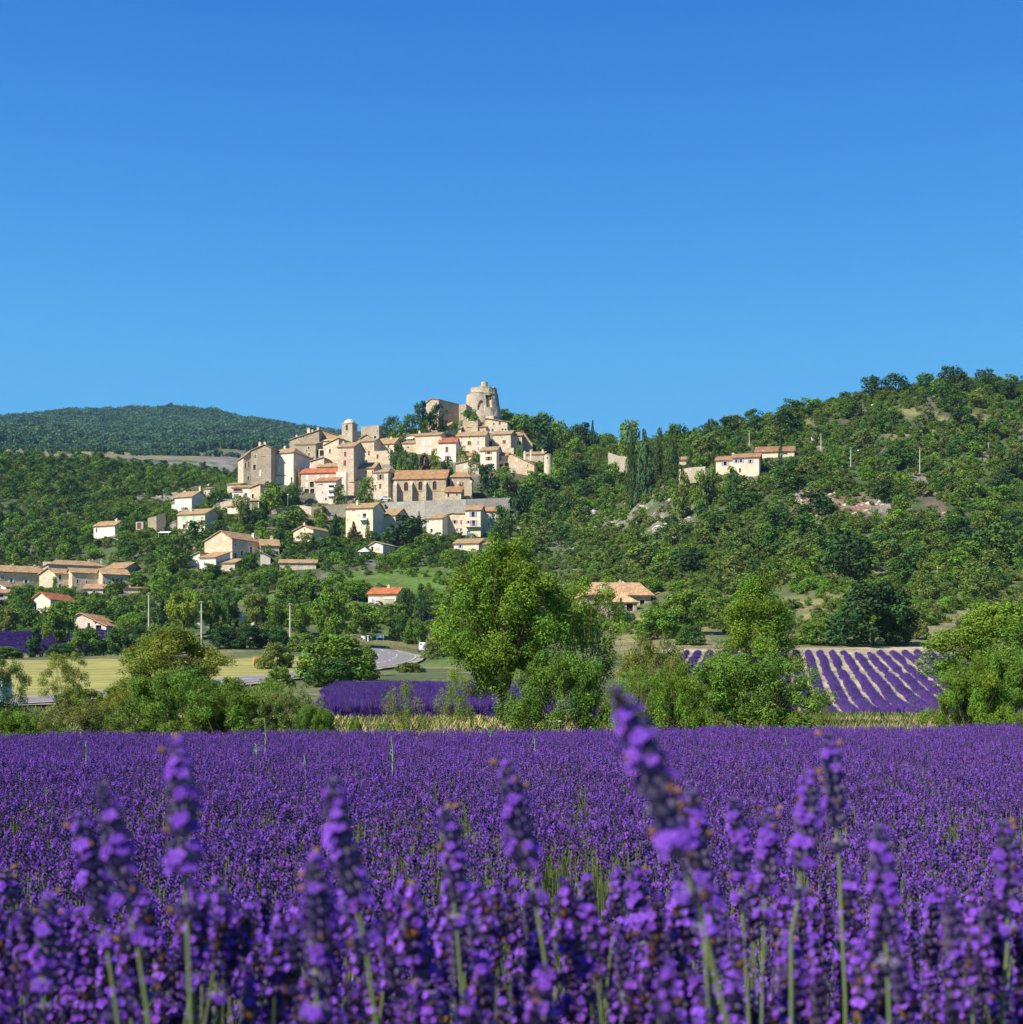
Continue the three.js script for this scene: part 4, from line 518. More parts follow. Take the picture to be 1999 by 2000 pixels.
house('C', { x: [738, 932], e: 288, r: 268, b: 450, t: 'shed', yaw: -10, dp: 6, c: '#eee6d6', plain: 1, label: 'white terrace house with a red railing and a green garage door', w: [[785, 388, 56, 62, 'D', '#7fbf93'], [885, 365, 30, 30, 'd'], [800, 312, 90, 34, 'g']],
  more: ({ root, lx, ly, k }) => { const r = []; for (let i = 0; i < 9; i++) r.push(box(0.08, 1, 0.06, lx(745 + i * 13), ly(330), 0.1)); r.push(box(110 * k, 0.1, 0.1, lx(797), ly(318), 0.1), box(110 * k, 0.1, 0.1, lx(797), ly(338), 0.1)); part('railing', join(r), paint('#a4483c'), root); } });
house('C', { x: [690, 804], e: 488, r: 436, b: 580, t: 'hip', yaw: -20, dp: 6, hip: 0.35, c: '#efe2c4', plain: 1, label: 'small cream cottage with a pyramid roof among the trees', w: [[745, 500, 22, 26]] });
// stone farmhouse in the middle
house('C', { x: [440, 738], e: 850, el: 856, r: 757, pk: 620, er: 848, b: 1100, t: 'gz', yaw: -32, dp: 15, c: '#dcc196', name: 'farmhouse', label: 'big stone farmhouse with a sunlit gable and a shaded side with white shutters', w: [[530, 855, 20, 34, 's', '#eadfc6'], [648, 838, 20, 34, 's', '#eadfc6'], [590, 942, 22, 34, 's', '#eadfc6']], sw: [[0.1, 1028, 1, 1.6, 'g'], [0.3, 995, 0.9, 1.5, 'g'], [0.58, 945, 1, 2, 'o', '#f2efe8'], [0.8, 945, 1, 2, 's', '#f2efe8'], [0.1, 910, 0.5, 0.5, 'g']], ch: [[980, 800, 850, 0.85, 1]] });
house('C', { x: [388, 562], e: 1042, r: 988, b: 1180, t: 'shed', yaw: -18, dp: 9, c: '#f1ebdd', plain: 1, rc: '#d2a673', label: 'white annex with a tan roof leaning against the stone farmhouse', w: [[440, 1105, 10, 24]] });
house('C', { x: [264, 390], e: 1040, el: 1040, r: 982, pk: 388, er: 985, b: 1150, t: 'gz', yaw: -16, dp: 8, c: '#f3eee4', plain: 1, label: 'blank white gabled annex left of the farmhouse annex' });
house('C', { x: [562, 768], e: 1100, r: 1062, b: 1180, t: 'shed', yaw: -10, dp: 7, c: '#e2cfa6', rc: '#cfae7c', label: 'small tiled outbuilding at the front foot of the stone farmhouse' });
house('C', { x: [1046, 1244], e: 915, r: 852, b: 1060, t: 'gx', yaw: 14, dp: 9, c: '#cfae86', label: 'shaded house right of the farmhouse with two dark red windows', w: [[1226, 995, 28, 48, 's', '#5d3230'], [1085, 965, 22, 40, 's', '#5d3230']], ch: [[1162, 820, 850]] });
house('C', { x: [1044, 1150], e: 1030, el: 985, r: 982, pk: 1050, er: 1032, b: 1140, t: 'gz', yaw: 8, dp: 5, c: '#d8cdbb', plain: 1, label: 'grey lean-to between the farmhouse and the red-windowed house' });
house('C', { x: [1250, 1642], e: 1102, r: 1068, b: 1190, t: 'gx', yaw: 4, dp: 7, c: '#e0cfae', label: 'long low bungalow with two dark wide windows below the farmhouse', w: [[1385, 1112, 44, 30], [1465, 1116, 36, 24], [1560, 1116, 16, 20]] });
house('C', { x: [1398, 1612], e: 745, el: 752, r: 697, pk: 1515, er: 745, b: 900, t: 'gz', yaw: -28, dp: 11, c: '#ecd9b0', label: 'gabled house with two dark openings among the trees in mid slope', w: [[1436, 822, 14, 26, 'g'], [1455, 822, 14, 26, 'g'], [1518, 742, 10, 22, 'g']], ch: [[1518, 678, 700, 0.1, 0.7]] });
// below the rampart
house('D', { x: [284, 552], e: 470, r: 424, b: 760, t: 'gx', yaw: -16, dp: 11, c: '#f3dfaa', plain: 1, label: 'tall yellow house with a white balcony below the rampart', w: [[470, 548, 34, 46, 'o', '#cfe3dc'], [458, 645, 34, 60, 'D', '#c9ddd8'], [360, 486, 26, 14], [412, 540, 10, 10], [298, 582, 8, 16]], ch: [[398, 400, 450, 0.3]],
  more: ({ root, lx, ly, k }) => { const b = part('balcony', join([box(78 * k, 0.16, 1.3, 0, 0, 0), box(78 * k, 0.08, 0.08, 0, 1, 0.6), ...[...Array(9)].map((_, i) => box(0.06, 1, 0.06, (i - 4) * 9 * k, 0.5, 0.6))]), paint('#bfd8cf'), root); b.position.set(lx(465), ly(592), 0.65); } });
house('D', { x: [553, 776], e: 545, r: 482, b: 740, t: 'gx', yaw: -18, dp: 13, c: '#ecd9ac', rc: '#bfa070', label: 'broad house with a wide tiled roof half hidden by a dark tree', w: [[616, 635, 22, 34, 'o', '#f0ece2']] });
house('D', { x: [1086, 1242], e: 572, r: 532, b: 760, t: 'shed', yaw: -20, dp: 9, c: '#efe2c6', plain: 1, label: 'pale front wing with small pink-framed windows under the rampart', w: [[1100, 600, 12, 20], [1152, 605, 14, 30, 's', '#dcc8b8'], [1205, 605, 14, 30, 's', '#dcc8b8'], [1135, 690, 22, 34, 'g'], [1192, 690, 14, 30, 's', '#dcc8b8']] });
house('D', { x: [1240, 1472], e: 545, el: 548, r: 520, pk: 1330, er: 528, b: 755, t: 'gz', yaw: -12, dp: 9, c: '#e8d5b4', label: 'pale stone house with an arched porch and brown shutters', w: [[1366, 606, 22, 36, 'o', '#8f6a5c'], [1430, 612, 22, 44, 's', '#a06a58'], [1388, 686, 22, 30, 's', '#8f5a50'], [1428, 686, 22, 28], [1262, 700, 30, 50, 'g', '', 1]] });
house('D', { x: [1346, 1484], e: 450, r: 440, b: 560, t: 'flat', yaw: -12, dp: 6, c: '#f0dca8', plain: 1, label: 'blank yellow block standing above the arched-porch house' });
house('D', { x: [1470, 1622], e: 488, r: 448, b: 770, t: 'gx', yaw: -8, dp: 9, c: '#efd9a0', plain: 1, label: 'yellow house with a lilac-shuttered window and a bright blue door', w: [[1548, 532, 32, 50, 'o', LILAC], [1500, 608, 18, 26, 'o', '#a98a80'], [1552, 618, 30, 56, 'o', LILAC], [1502, 728, 34, 66, 'D', '#5b86c4']],
  more: ({ root, lx, ly, k }) => { const b = part('balcony', join([box(140 * k, 0.16, 1.1), box(140 * k, 0.07, 0.07, 0, 0.95, 0.5), ...[...Array(12)].map((_, i) => box(0.05, 0.95, 0.05, (i - 5.5) * 11 * k, 0.48, 0.5))]), paint('#b9a893'), root); b.position.set(lx(1545), ly(658), 0.55); } });
house('D', { x: [1620, 1774], e: 500, r: 462, b: 730, t: 'gx', yaw: 4, dp: 8, c: '#f0deb0', plain: 1, rc: '#cf9866', label: 'right-hand yellow house with tall lilac shutters on two floors', w: [[1648, 540, 24, 52, 's', LILAC], [1648, 626, 24, 56, 's', LILAC], [1732, 532, 28, 44, 's', LILAC], [1728, 606, 24, 36, 's', LILAC], [1686, 738, 16, 30, 'g']] });
house('D', { x: [1356, 1602], e: 820, r: 778, b: 900, t: 'shed', yaw: -12, dp: 7, c: '#f0deae', plain: 1, label: 'low yellow garden house with one blue-shuttered window', w: [[1420, 846, 20, 32, 'o', LILAC]] });
house('D', { x: [1600, 1742], e: 830, r: 806, b: 905, t: 'shed', yaw: -4, dp: 6, c: '#ecd09c', plain: 1, rc: '#cc9468', label: 'low yellow outhouse with a blue door at the right end', w: [[1676, 856, 30, 50, 'D', '#4f8ec0']] });
house('D', { x: [518, 652], e: 835, el: 838, r: 803, pk: 580, er: 832, b: 915, t: 'gz', yaw: -24, dp: 10, c: '#ece6d8', plain: 1, name: 'shed', cat: 'shed', rc: '#c8b79a', label: 'small white shed with a gable end beneath the broad-roofed house', w: [[548, 868, 22, 36, 'g'], [600, 880, 50, 20, 's', '#c9a08a']] });
{
  const t = thing('tent', 'tiny white garden canopy at the edge of the trees left of the shed', 'tent', at(620 + 0.19679 * 472, 900 + 0.19679 * 965, 452)); const g = new THREE.ConeGeometry(2.6, 1.5, 4); g.rotateY(0.6); g.translate(0, 2.6, 0); part('canopy', g, paint('#eef0f2'), t); for (const [x, z] of [[-1.5, -1.2], [1.5, -1.2], [-1.5, 1.2], [1.5, 1.2]]) { const q = part('pole', boxOf(0.08, 2, 0.08), M.white, t); q.position.set(x, 0.9, z); }
}
// far left hamlet
house('E', { x: [-40, 442], e: 922, r: 860, b: 1075, t: 'gx', yaw: 27, dp: 11, c: '#dcb984', ov: 0.7, label: 'long ochre farm row at the left edge with pale open shutters', w: [[30, 985, 40, 46, 's', '#9a8478'], [125, 1015, 22, 46, 'o', '#dfe3e2'], [285, 1025, 24, 48, 'o', '#dfe3ea'], [355, 1020, 6, 10, 'g'], [125, 930, 14, 18, 'g']], ch: [[145, 850, 880], [345, 850, 885], [440, 862, 890, 0.4, 0.6]] });
house('E', { x: [424, 604], e: 942, el: 945, r: 880, pk: 520, er: 940, b: 1110, t: 'gz', yaw: -24, dp: 8, c: '#dcc9a2', bare: 1, label: 'windowless pale gable wall beside the long ochre row' });
house('E', { x: [600, 782], e: 942, r: 892, b: 1125, t: 'gx', yaw: 27, dp: 9, c: '#d3c3a4', label: 'grey-tan house with two windows one above the other beside the ivy', w: [[650, 982, 24, 50], [650, 1075, 24, 44]] });
house('E', { x: [780, 1112], e: 935, r: 888, b: 1105, t: 'gx', yaw: 27, dp: 9, c: '#cdb48c', label: 'stone house with two small windows in the middle of the hamlet row', w: [[838, 1028, 18, 50], [935, 1036, 12, 38], [958, 948, 12, 12, 'g']] });
house('E', { x: [1110, 1392], e: 950, r: 895, b: 1080, t: 'gx', yaw: 27, dp: 9, c: '#cdb690', rc: '#d0a878', label: 'house with a bright blue shutter at the right end of the hamlet row', w: [[1316, 995, 24, 48, 's', '#2f7ccc'], [1285, 1025, 24, 18, 'g']] });
house('E', { x: [526, 1144], e: 852, r: 806, b: 945, t: 'hip', yaw: 27, dp: 12, hip: 0.18, c: '#c3a67c', label: 'large back house of the hamlet with three tiny windows under a broad roof', w: [[740, 858, 14, 20], [835, 862, 14, 20], [978, 865, 14, 22]], ch: [[945, 792, 812], [975, 790, 812], [1098, 785, 815]] });
house('E', { x: [1140, 1342], e: 886, r: 825, b: 1000, t: 'gx', yaw: -12, dp: 13, c: '#bfa37a', label: 'barn-like house with a grey stone end wall at the right of the hamlet', w: [] });
house('E', { x: [466, 650], e: 812, r: 800, b: 880, t: 'flat', yaw: 6, dp: 6, c: '#ddcfb2', label: 'half-hidden pale walled yard behind the hamlet roofs' });
house('E', { x: [905, 1112], e: 1105, r: 1060, b: 1160, t: 'shed', yaw: 6, dp: 6, c: '#eee8dc', plain: 1, rc: '#cfa67c', label: 'low white shed with a tan roof in front of the hamlet row' });
house('E', { x: [-60, 72], e: 1080, el: 1070, r: 1038, pk: -10, er: 1085, b: 1180, t: 'gz', yaw: -18, dp: 12, c: '#eae0d2', plain: 1, label: 'white gabled house cut by the left edge of the picture', w: [[4, 1088, 14, 24, 'd']], sw: [[0.5, 1165, 1.2, 2, 'D', '#5c3430']] });
house('E', { x: [-60, 84], e: 1150, r: 1115, b: 1240, t: 'shed', yaw: 14, dp: 6, c: '#c6c3c4', plain: 1, rc: '#c99a76', label: 'grey porch house at the left edge with an arched dark opening', w: [[10, 1175, 60, 34, 'g']] });
house('E', { x: [330, 546], e: 1215, el: 1226, r: 1140, pk: 440, er: 1218, b: 1370, t: 'gz', yaw: -16, dp: 13, c: '#f6efce', plain: 1, rc: '#e08448', label: 'cream house with a vivid orange roof and light blue shutters', w: [[386, 1300, 22, 84, 'o', PALE], [350, 1330, 14, 40, 'D', '#a9c4c8']] });
house('E', { x: [790, 1026], e: 1432, el: 1402, r: 1366, pk: 872, er: 1440, b: 1555, t: 'gz', yaw: -8, dp: 11, c: '#d9c1a2', plain: 1, rc: '#d8a06c', label: 'beige gabled bungalow with light shutters beside the lavender strip', w: [[960, 1500, 26, 56, 'o', PALE]] });
house('E', { x: [1024, 1146], e: 1500, el: 1452, r: 1448, pk: 1030, er: 1502, b: 1575, t: 'gz', yaw: -8, dp: 7, c: '#e9e0cf', plain: 1, rc: '#d8a06c', name: 'carport', cat: 'carport', label: 'carport with a dark opening attached to the beige bungalow', w: [[1065, 1530, 60, 70, 'g'], [1125, 1560, 16, 20, 'g']] });
house('E', { x: [1335, 1585], e: 1100, r: 1088, b: 1165, t: 'shed', yaw: 8, dp: 6, c: '#dcb489', rc: '#b58d68', label: 'low ochre hut with white pots on its ledge right of the hamlet', w: [[1400, 1078, 6, 6, 'g']] });
// white house and ruins above the hamlet
house('E', { x: [1012, 1240], e: 424, r: 378, b: 560, t: 'gx', yaw: -22, dp: 8, c: '#efe5d2', plain: 1, label: 'small white house alone on the left slope with a tall chimney', w: [[1042, 468, 14, 42, 'd']], ch: [[1268, 362, 420, 0.5, 0.9]] });
house('E', { x: [1466, 1546], e: 382, b: 480, t: 'flat', yaw: -12, dp: 5, c: '#c9b692', name: 'ruin', cat: 'ruin', label: 'roofless stone hut with a reddish doorway on the left slope', w: [[1504, 425, 48, 70, 'D', '#6e3c34']] });
wallRun('ruined_wall', 'broken stone wall with yellow creeper between the ruin and the green-shuttered house', 'wall', [[289, 1012, 1038, 500], [306, 1008, 1034, 500], [324, 1002, 1018, 502]], 0.8, '#d8b872');
// right slope
house('F', { x: [1076, 1204], e: 768, r: 742, b: 885, t: 'gx', yaw: -14, dp: 9, c: '#e6cda0', plain: 1, rc: '#b98f68', label: 'left half of the long house on the right slope with a lilac-shuttered window', w: [[1146, 794, 24, 30, 'o', LILAC]], ch: [[1205, 726, 750, 0.4, 0.8]] });
house('F', { x: [1202, 1402], e: 747, r: 722, b: 885, t: 'gx', yaw: -14, dp: 9, c: '#e8cfa4', plain: 1, rc: '#b98f68', label: 'right half of the long house on the right slope with three lilac-shuttered windows', w: [[1230, 770, 16, 28, 'o', LILAC], [1266, 769, 16, 28, 'o', LILAC], [1336, 778, 16, 26, 'o', LILAC], [1258, 842, 14, 30, 'g']] });
house('F', { x: [1376, 1546], e: 706, r: 670, b: 760, t: 'gx', yaw: -14, dp: 9, c: '#e2caa0', plain: 1, rc: '#a87a55', label: 'upper house behind the long house on the right slope', ch: [[1436, 700, 725, 0.1, 0.7]] });
house('F', { x: [1560, 1668], e: 700, r: 668, b: 750, t: 'gx', yaw: -10, dp: 8, c: '#d5bf9c', plain: 1, rc: '#a87a55', label: 'small house wing behind the lone cypress on the right slope', w: [[1600, 712, 34, 20, 'd']] });
house('F', { x: [800, 858], e: 765, r: 745, b: 800, t: 'shed', yaw: -10, dp: 6, c: '#d9c59c', label: 'tiny tiled hut between the cypresses on the right slope' });
wallRun('garden_wall', 'long pale garden wall left of the lilac-shuttered house', 'wall', [[1326, 917, 926, 436], [1350, 913, 924, 434], [1378, 911, 922, 432]], 0.5, '#c2b090');
wallRun('road_wall', 'tan bank wall beside the lane between the hilltop trees and the cypresses', 'wall', [[1188, 884, 896, 560], [1206, 890, 906, 552], [1224, 892, 915, 545]], 0.6, '#a89a80');
// orange-roofed cottage and the farm in mid ground
house('H', { x: [1428, 1642], e: 155, r: 112, b: 245, t: 'gx', yaw: -10, dp: 9, c: '#f0dfc2', plain: 1, rc: '#d9783f', label: 'small cottage with an orange roof, lilac shutters and a dark porch on the lawn', w: [[1468, 196, 26, 56, 's', '#b493d6'], [1584, 172, 74, 36, 'g']], ch: [[1582, 98, 125, 0.5, 0.7]] });
house('I', { x: [1262, 1746], e: 545, r: 460, b: 690, d: 322, t: 'hip', yaw: 6, dp: 15, hip: 0.08, c: '#b58d62', rc: '#dcb483', foot: 5, ov: 0.8, name: 'farmhouse', label: 'wide low farmhouse with a big sand-coloured roof behind the tall hedge tree', w: [[1340, 600, 40, 60, 'g'], [1680, 610, 36, 50, 'g']], ch: [[1378, 478, 520, 0.22, 0.9], [1512, 448, 478, 0.5, 0.5], [1535, 460, 485, 0.5, 0.8], [1600, 466, 490, 0.5, 0.7]] });
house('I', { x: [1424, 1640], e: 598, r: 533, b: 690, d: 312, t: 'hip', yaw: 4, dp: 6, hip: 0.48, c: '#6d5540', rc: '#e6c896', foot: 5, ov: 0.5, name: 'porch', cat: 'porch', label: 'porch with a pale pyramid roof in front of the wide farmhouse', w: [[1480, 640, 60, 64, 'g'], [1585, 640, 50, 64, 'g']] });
house('I', { x: [1790, 1892], e: 552, el: 536, r: 532, pk: 1796, er: 560, b: 640, d: 335, t: 'gz', yaw: 4, dp: 7, c: '#d9c59c', foot: 5, label: 'low wing roof showing right of the wide farmhouse', keep: 0.2 });
wallRun('terrace_wall', 'pale garden terrace wall under the blue railing left of the white terrace house', 'wall', [[416, 984, 996, 521], [436, 980, 992, 520], [454, 976, 988, 519]], 0.6, '#d8c6a0');
{ const p = at(435, 981, 520.6), t = thing('railing', 'pale blue-white railing on the garden terrace left of the white terrace house', 'railing', p, -0.12), L = 7; part('handrail', box(L, 0.08, 0.08, 0, 1.05, 0), paint('#cfdae2'), t); for (let i = 0; i < 13; i++) part('baluster', boxOf(0.06, 1.1, 0.05), paint('#cfdae2'), t).position.set((i / 12 - 0.5) * L, 0.5, 0); }
{ const p = at(498, 992, 505), t = thing('gazebo', 'small open garden pavilion with a tiled roof left of the bright round tree', 'gazebo', p), g = new THREE.ConeGeometry(2.9, 1.4, 4); g.rotateY(Math.PI / 4); g.translate(0, 3, 0); part('roof', metricUV(g.toNonIndexed()), roofMat('#c9a888'), t); for (const [x, z] of [[-1.6, -1.6], [1.6, -1.6], [-1.6, 1.6], [1.6, 1.6]]) part('post', boxOf(0.25, 3.4, 0.25), paint('#e8e0d0'), t).position.set(x, 0.7, z); }
{ const p = at(322, 1052, 492), t = thing('awning', 'white sloping garden awning at the left foot of the green-shuttered house', 'awning', p, -0.1), a = part('cloth', slab(V(-2, 1.9, 1.3), V(2, 1.9, 1.3), V(2, 2.6, -1.3), V(-2, 2.6, -1.3), 0.08), paint('#f3f1ea'), t); for (const x of [-1.8, 1.8]) part('post', boxOf(0.1, 2.4, 0.1), paint('#cfcabc'), t).position.set(x, 0.7, 1.1); }
// ---------- street furniture and vehicles ----------
function pole(label, sx, top, base, o = {}) {
  const d = o.d ?? reach(sx, base), p = onLand((sx - CX) / F * d, d); RECTS.push([sx - 3, sx + 3, top, base, d, 0.05]); const h = EYE + (HY - top) / F * d - p.y, r = o.r ?? 0.13, t = thing('utility_pole', label, 'utility pole', p);
  const g = new THREE.CylinderGeometry(r * 0.65, r, h + 0.6, 8); g.translate(0, h / 2 - 0.3, 0); part('shaft', g, o.mat ?? paint('#cfc8b6'), t);
  if (!o.bare) { part('crossarm', box(0.9, 0.1, 0.1, 0, h - 0.35, 0.12), M.darkBark, t); for (const x of [-0.35, 0, 0.35]) { const i = new THREE.CylinderGeometry(0.04, 0.06, 0.16, 6); i.translate(x, h - 0.22, 0.12); part('insulator', i, paint('#d8dcd8'), t); } }
  return t;
}
pole('wooden utility pole standing in front of the hamlet trees on the left', 291, 1157, 1226, { r: 0.17, d: 312 });
pole('pale utility pole beside the plane trees, nearest the road sign', 394, 1174, 1230, { r: 0.17, d: 300 });
pole('pale utility pole right of the dark clipped hedge', 567, 1178, 1237, { r: 0.17, d: 300 });
pole('short utility pole above the long house on the right slope', 1464, 841, 876, { r: 0.12 });
pole('utility pole beside the white transformer on the right slope', 1604, 847, 880, { r: 0.14 });
pole('utility pole below the transformer above the pale rock', 1662, 874, 912, { r: 0.12 });
pole('tallest utility pole in the scrub of the right hillside', 1797, 874, 928, { r: 0.13 });
pole('small distant utility pole near the right edge of the hillside', 1931, 864, 886, { r: 0.12 });
pole('thin utility pole above the lavender rows at the right', 1831, 1105, 1126, { r: 0.1, bare: true });
{ // village lamp
  const sx = 320 + 0.18125 * 1338, d = 503, p = at(sx, 990, d), h = (990 - 967) / F * d, t = thing('street_lamp', 'grey street lamp in front of the two round trees of the square', 'street lamp', p); const g = new THREE.CylinderGeometry(0.08, 0.12, h, 8); g.translate(0, h / 2, 0); part('shaft', g, M.metal, t); part('lantern', box(0.5, 0.3, 0.5, 0, h + 0.15, 0), M.white, t);
}
{ // white transformer
  const p = at(1588, 870, reach(1588, 872)), t = thing('transformer', 'white electrical transformer box on a short post in the right hillside scrub', 'transformer', p); part('cabinet', box(1.3, 1.6, 1, 0, 2.2, 0), M.white, t); part('post', box(0.3, 1.6, 0.3, 0.3, 0.6, 0), M.metal, t); part('roof', box(1.7, 0.12, 1.3, 0, 3.1, 0), paint('#5a6066'), t); part('bushing', box(0.2, 0.5, 0.2, 0.5, 2.8, 0.5), M.dark, t);
}
function car(label, p, turn, color, L = 4.1, W = 1.7, H = 1.45, kindOf = 'car', name = 'parked_car') {
  const t = thing(name, label, kindOf, p, turn), van = kindOf === 'van';
  const body = outline(van ? [[-L / 2, 0.35], [L / 2, 0.35], [L / 2, 0.95], [L / 2 - 0.25, 1.15], [L / 2 - 0.75, H - 0.15], [L / 2 - 1.1, H], [-L / 2 + 0.15, H], [-L / 2, H - 0.3]] : [[-L / 2, 0.3], [L / 2, 0.3], [L / 2, 0.75], [L / 2 - 1.1, 0.88], [L / 2 - 1.75, H], [-L / 2 + 0.7, H], [-L / 2 + 0.1, 0.92], [-L / 2, 0.8]]);
  const g = new THREE.ExtrudeGeometry(body, { depth: W - 0.1, bevelEnabled: true, bevelSize: 0.05, bevelThickness: 0.05, bevelSegments: 2 }); g.translate(0, 0, -(W - 0.1) / 2); part('body', g, new THREE.MeshPhysicalMaterial({ color: hex(color), roughness: 0.35, clearcoat: 0.8 }), t);
  if (van) { for (const s of [-0.42, 0.42]) { const w = part('windscreen', box(0.04, 0.62, 0.72), M.dark, t); w.position.set(L / 2 - 0.45, 1.5, s); w.rotation.z = 0.42; } for (const s of [-1, 1]) { const w = part('side_window', box(1.1, 0.5, 0.03), M.dark, t); w.position.set(L / 2 - 1.5, 1.5, s * (W / 2 + 0.012)); } part('bumper', box(0.14, 0.22, W * 0.96, L / 2 + 0.07, 0.48, 0), paint('#bfc2c4'), t); for (const s of [-0.62, 0.62]) { const h = new THREE.CylinderGeometry(0.11, 0.11, 0.06, 12); h.rotateZ(Math.PI / 2); h.translate(L / 2 + 0.06, 0.82, s); part('headlight', h, paint('#f4f4ee'), t); } }
  else { const w = part('windscreen', box(0.03, 0.66, W - 0.3), M.dark, t); w.position.set(L / 2 - 1.4, 1.16, 0); w.rotation.z = 0.84; for (const s of [-1, 1]) { const q = part('side_window', box(1.5, 0.36, 0.03), M.dark, t); q.position.set(-0.15, 1.18, s * (W / 2 + 0.012)); } }
  for (const x of [L * 0.31, -L * 0.31]) for (const s of [-1, 1]) { const c = new THREE.CylinderGeometry(0.32, 0.32, 0.2, 14); c.rotateX(Math.PI / 2); const w = part('wheel', c, paint('#1a1a1b'), t); w.position.set(x, 0.32, s * (W / 2 - 0.05)); }
  return t;
}
{
  const d = 300, x = (827 - CX) / F * d; car('white van with a split windscreen parked at the road bend', onLand(x, d, 0.1), -Math.PI / 2 + 0.12, '#f2f2f0', 4.3, 1.75, 1.98, 'van', 'parked_van');
  const s = thing('road_sign', 'small pink and white sign on two posts in front of the van', 'sign', onLand((829 - CX) / F * 292, 292)); part('panel', box(0.9, 0.9, 0.06, 0, 1.25, 0), paint('#e6cdd2'), s); for (const q of [-0.3, 0.3]) { const m = part('post', boxOf(0.07, 1.4, 0.07), M.metal, s); m.position.set(q, 0.5, -0.08); }
}
car('small white car parked beside the church at the left end of the rampart', at(753, 977.5, 516), 0.25, '#f4f4f2');
car('dark car parked beneath the orange-roofed house on the village square', at(610, 983, 512), 0.1, '#2a2d36');
car('dark car behind the low wall of the village square', at(668, 981, 514), 0.05, '#33363c');
car('dark car parked further right along the village square wall', at(706, 979, 516), -0.1, '#2c3036');
{ const d = reach(743, 1252), t = thing('bench', 'pale blue-grey bench in the shade right of the road signs', 'bench', onLand((743 - CX) / F * d, d), 0.1); part('seat', box(1.7, 0.1, 0.6, 0, 0.55, 0), paint('#b9d2de'), t); part('backrest', box(1.7, 0.35, 0.08, 0, 0.85, -0.26), paint('#c6dae2'), t); for (const s of [-0.7, 0.7]) part('leg', box(0.1, 0.6, 0.5, s, 0.25, 0), paint('#8fa5ae'), t); }
{
  const post = (label, sx, base, f) => { const d = reach(sx, base), p = onLand((sx - CX) / F * d, d), t = thing('road_sign', label, 'sign', p); f(t, d / F); return t; };
  post('white triangular give-way arrow sign under the plane tree at the junction', 709, 1253, (t, m) => { part('post', box(0.08, 12 * m, 0.08, 0, 6 * m, 0), M.metal, t); part('panel', box(7 * m, 3.4 * m, 0.08, 0, 9 * m, 0.06), M.white, t); part('panel', box(5 * m, 3 * m, 0.08, 0.3, 5.6 * m, 0.06), M.white, t); });
  post('tall white marker post at the junction', 719, 1255, (t, m) => { part('post', box(2 * m, 12.5 * m, 0.2, 0, 6 * m, 0), M.white, t); part('band', box(2.05 * m, 1.2 * m, 0.22, 0, 9.6 * m, 0), paint('#8f3f38'), t); });
  post('round cream sign low beside the junction grass', 725.5, 1253, (t, m) => { const g = new THREE.CylinderGeometry(2 * m, 2 * m, 0.08, 20); g.rotateX(Math.PI / 2); g.translate(0, 4.6 * m, 0.06); part('disc', g, paint('#f0e6c8'), t); part('post', box(0.08, 5 * m, 0.08, 0, 2 * m, 0), M.metal, t); });
  post('small round pink sign left of the plane tree trunk', 694.5, 1254, (t, m) => { const g = new THREE.CylinderGeometry(1.6 * m, 1.6 * m, 0.08, 20); g.rotateX(Math.PI / 2); g.translate(0, 13.4 * m, 0.06); part('disc', g, paint('#e0b8bc'), t); part('post', box(0.08, 14 * m, 0.08, 0, 6.5 * m, 0), M.metal, t); });
  post('blue-grey direction board by the pale pole on the left', 388, 1226, (t, m) => { part('board', box(6 * m, 5 * m, 0.1, 0, 5 * m, 0), paint('#b7c2d0'), t); part('post', box(0.1, 5 * m, 0.1, 0, 1.5 * m, -0.1), M.metal, t); });
}
{ // round bales
  const bale = (label, p, r, L, turn) => { const t = thing('straw_bale', label, 'straw bale', p, turn), g = new THREE.CylinderGeometry(r, r, L, 22, 3); g.rotateZ(Math.PI / 2); g.translate(0, r * 0.97, 0); part('straw', g, std(new THREE.Color(0.52, 0.30, 0.15), { map: TEX.stubble, bumpMap: TEX.stubble, bumpScale: 0.3 }), t); for (const s of [-1, 1]) { const c = new THREE.TorusGeometry(r * 0.6, r * 0.22, 6, 20); c.rotateY(Math.PI / 2); c.scale(0.12, 1, 1); c.translate(s * L / 2, r * 0.97, 0); part('coil', c, std(new THREE.Color(0.50, 0.35, 0.18)), t); } return t; };
  const d = reach(505, 1301); bale('round straw bale lying on the mown field by the round bush', onLand((505 - CX) / F * d, d, 0.1), 0.62 * d / 200, 1.35 * d / 200, 0.3);
  const p = V(-21.9, 0, -60); p.y = land(p.x, 60) + 0.1;
  const tr = thing('farm_trailer', 'white farm trailer carrying bales at the left edge, half hidden by a thin tree', 'trailer', p, 0.06); part('side_board', box(2.6, 0.55, 0.08, -0.6, 0.95, 0.7), M.white, tr); part('bed', box(2.6, 0.12, 1.4, -0.6, 0.62, 0), M.white, tr); part('headboard', box(0.1, 0.85, 1.4, 0.72, 1.1, 0), paint('#c8d3da'), tr); for (const x of [0.1, -1.3]) { const c = new THREE.CylinderGeometry(0.34, 0.34, 1.6, 14); c.rotateX(Math.PI / 2); c.translate(x, 0.34, 0); part('wheel', c, paint('#1a1a1b'), tr); }
  bale('reddish round bale riding on the white trailer at the left edge', p.clone().add(V(0.45, 1.3, 0)), 0.32, 0.7, 1.0);
  bale('second reddish bale behind it on the white trailer', p.clone().add(V(-0.5, 1.3, -0.2)), 0.34, 0.7, 1.2);
}
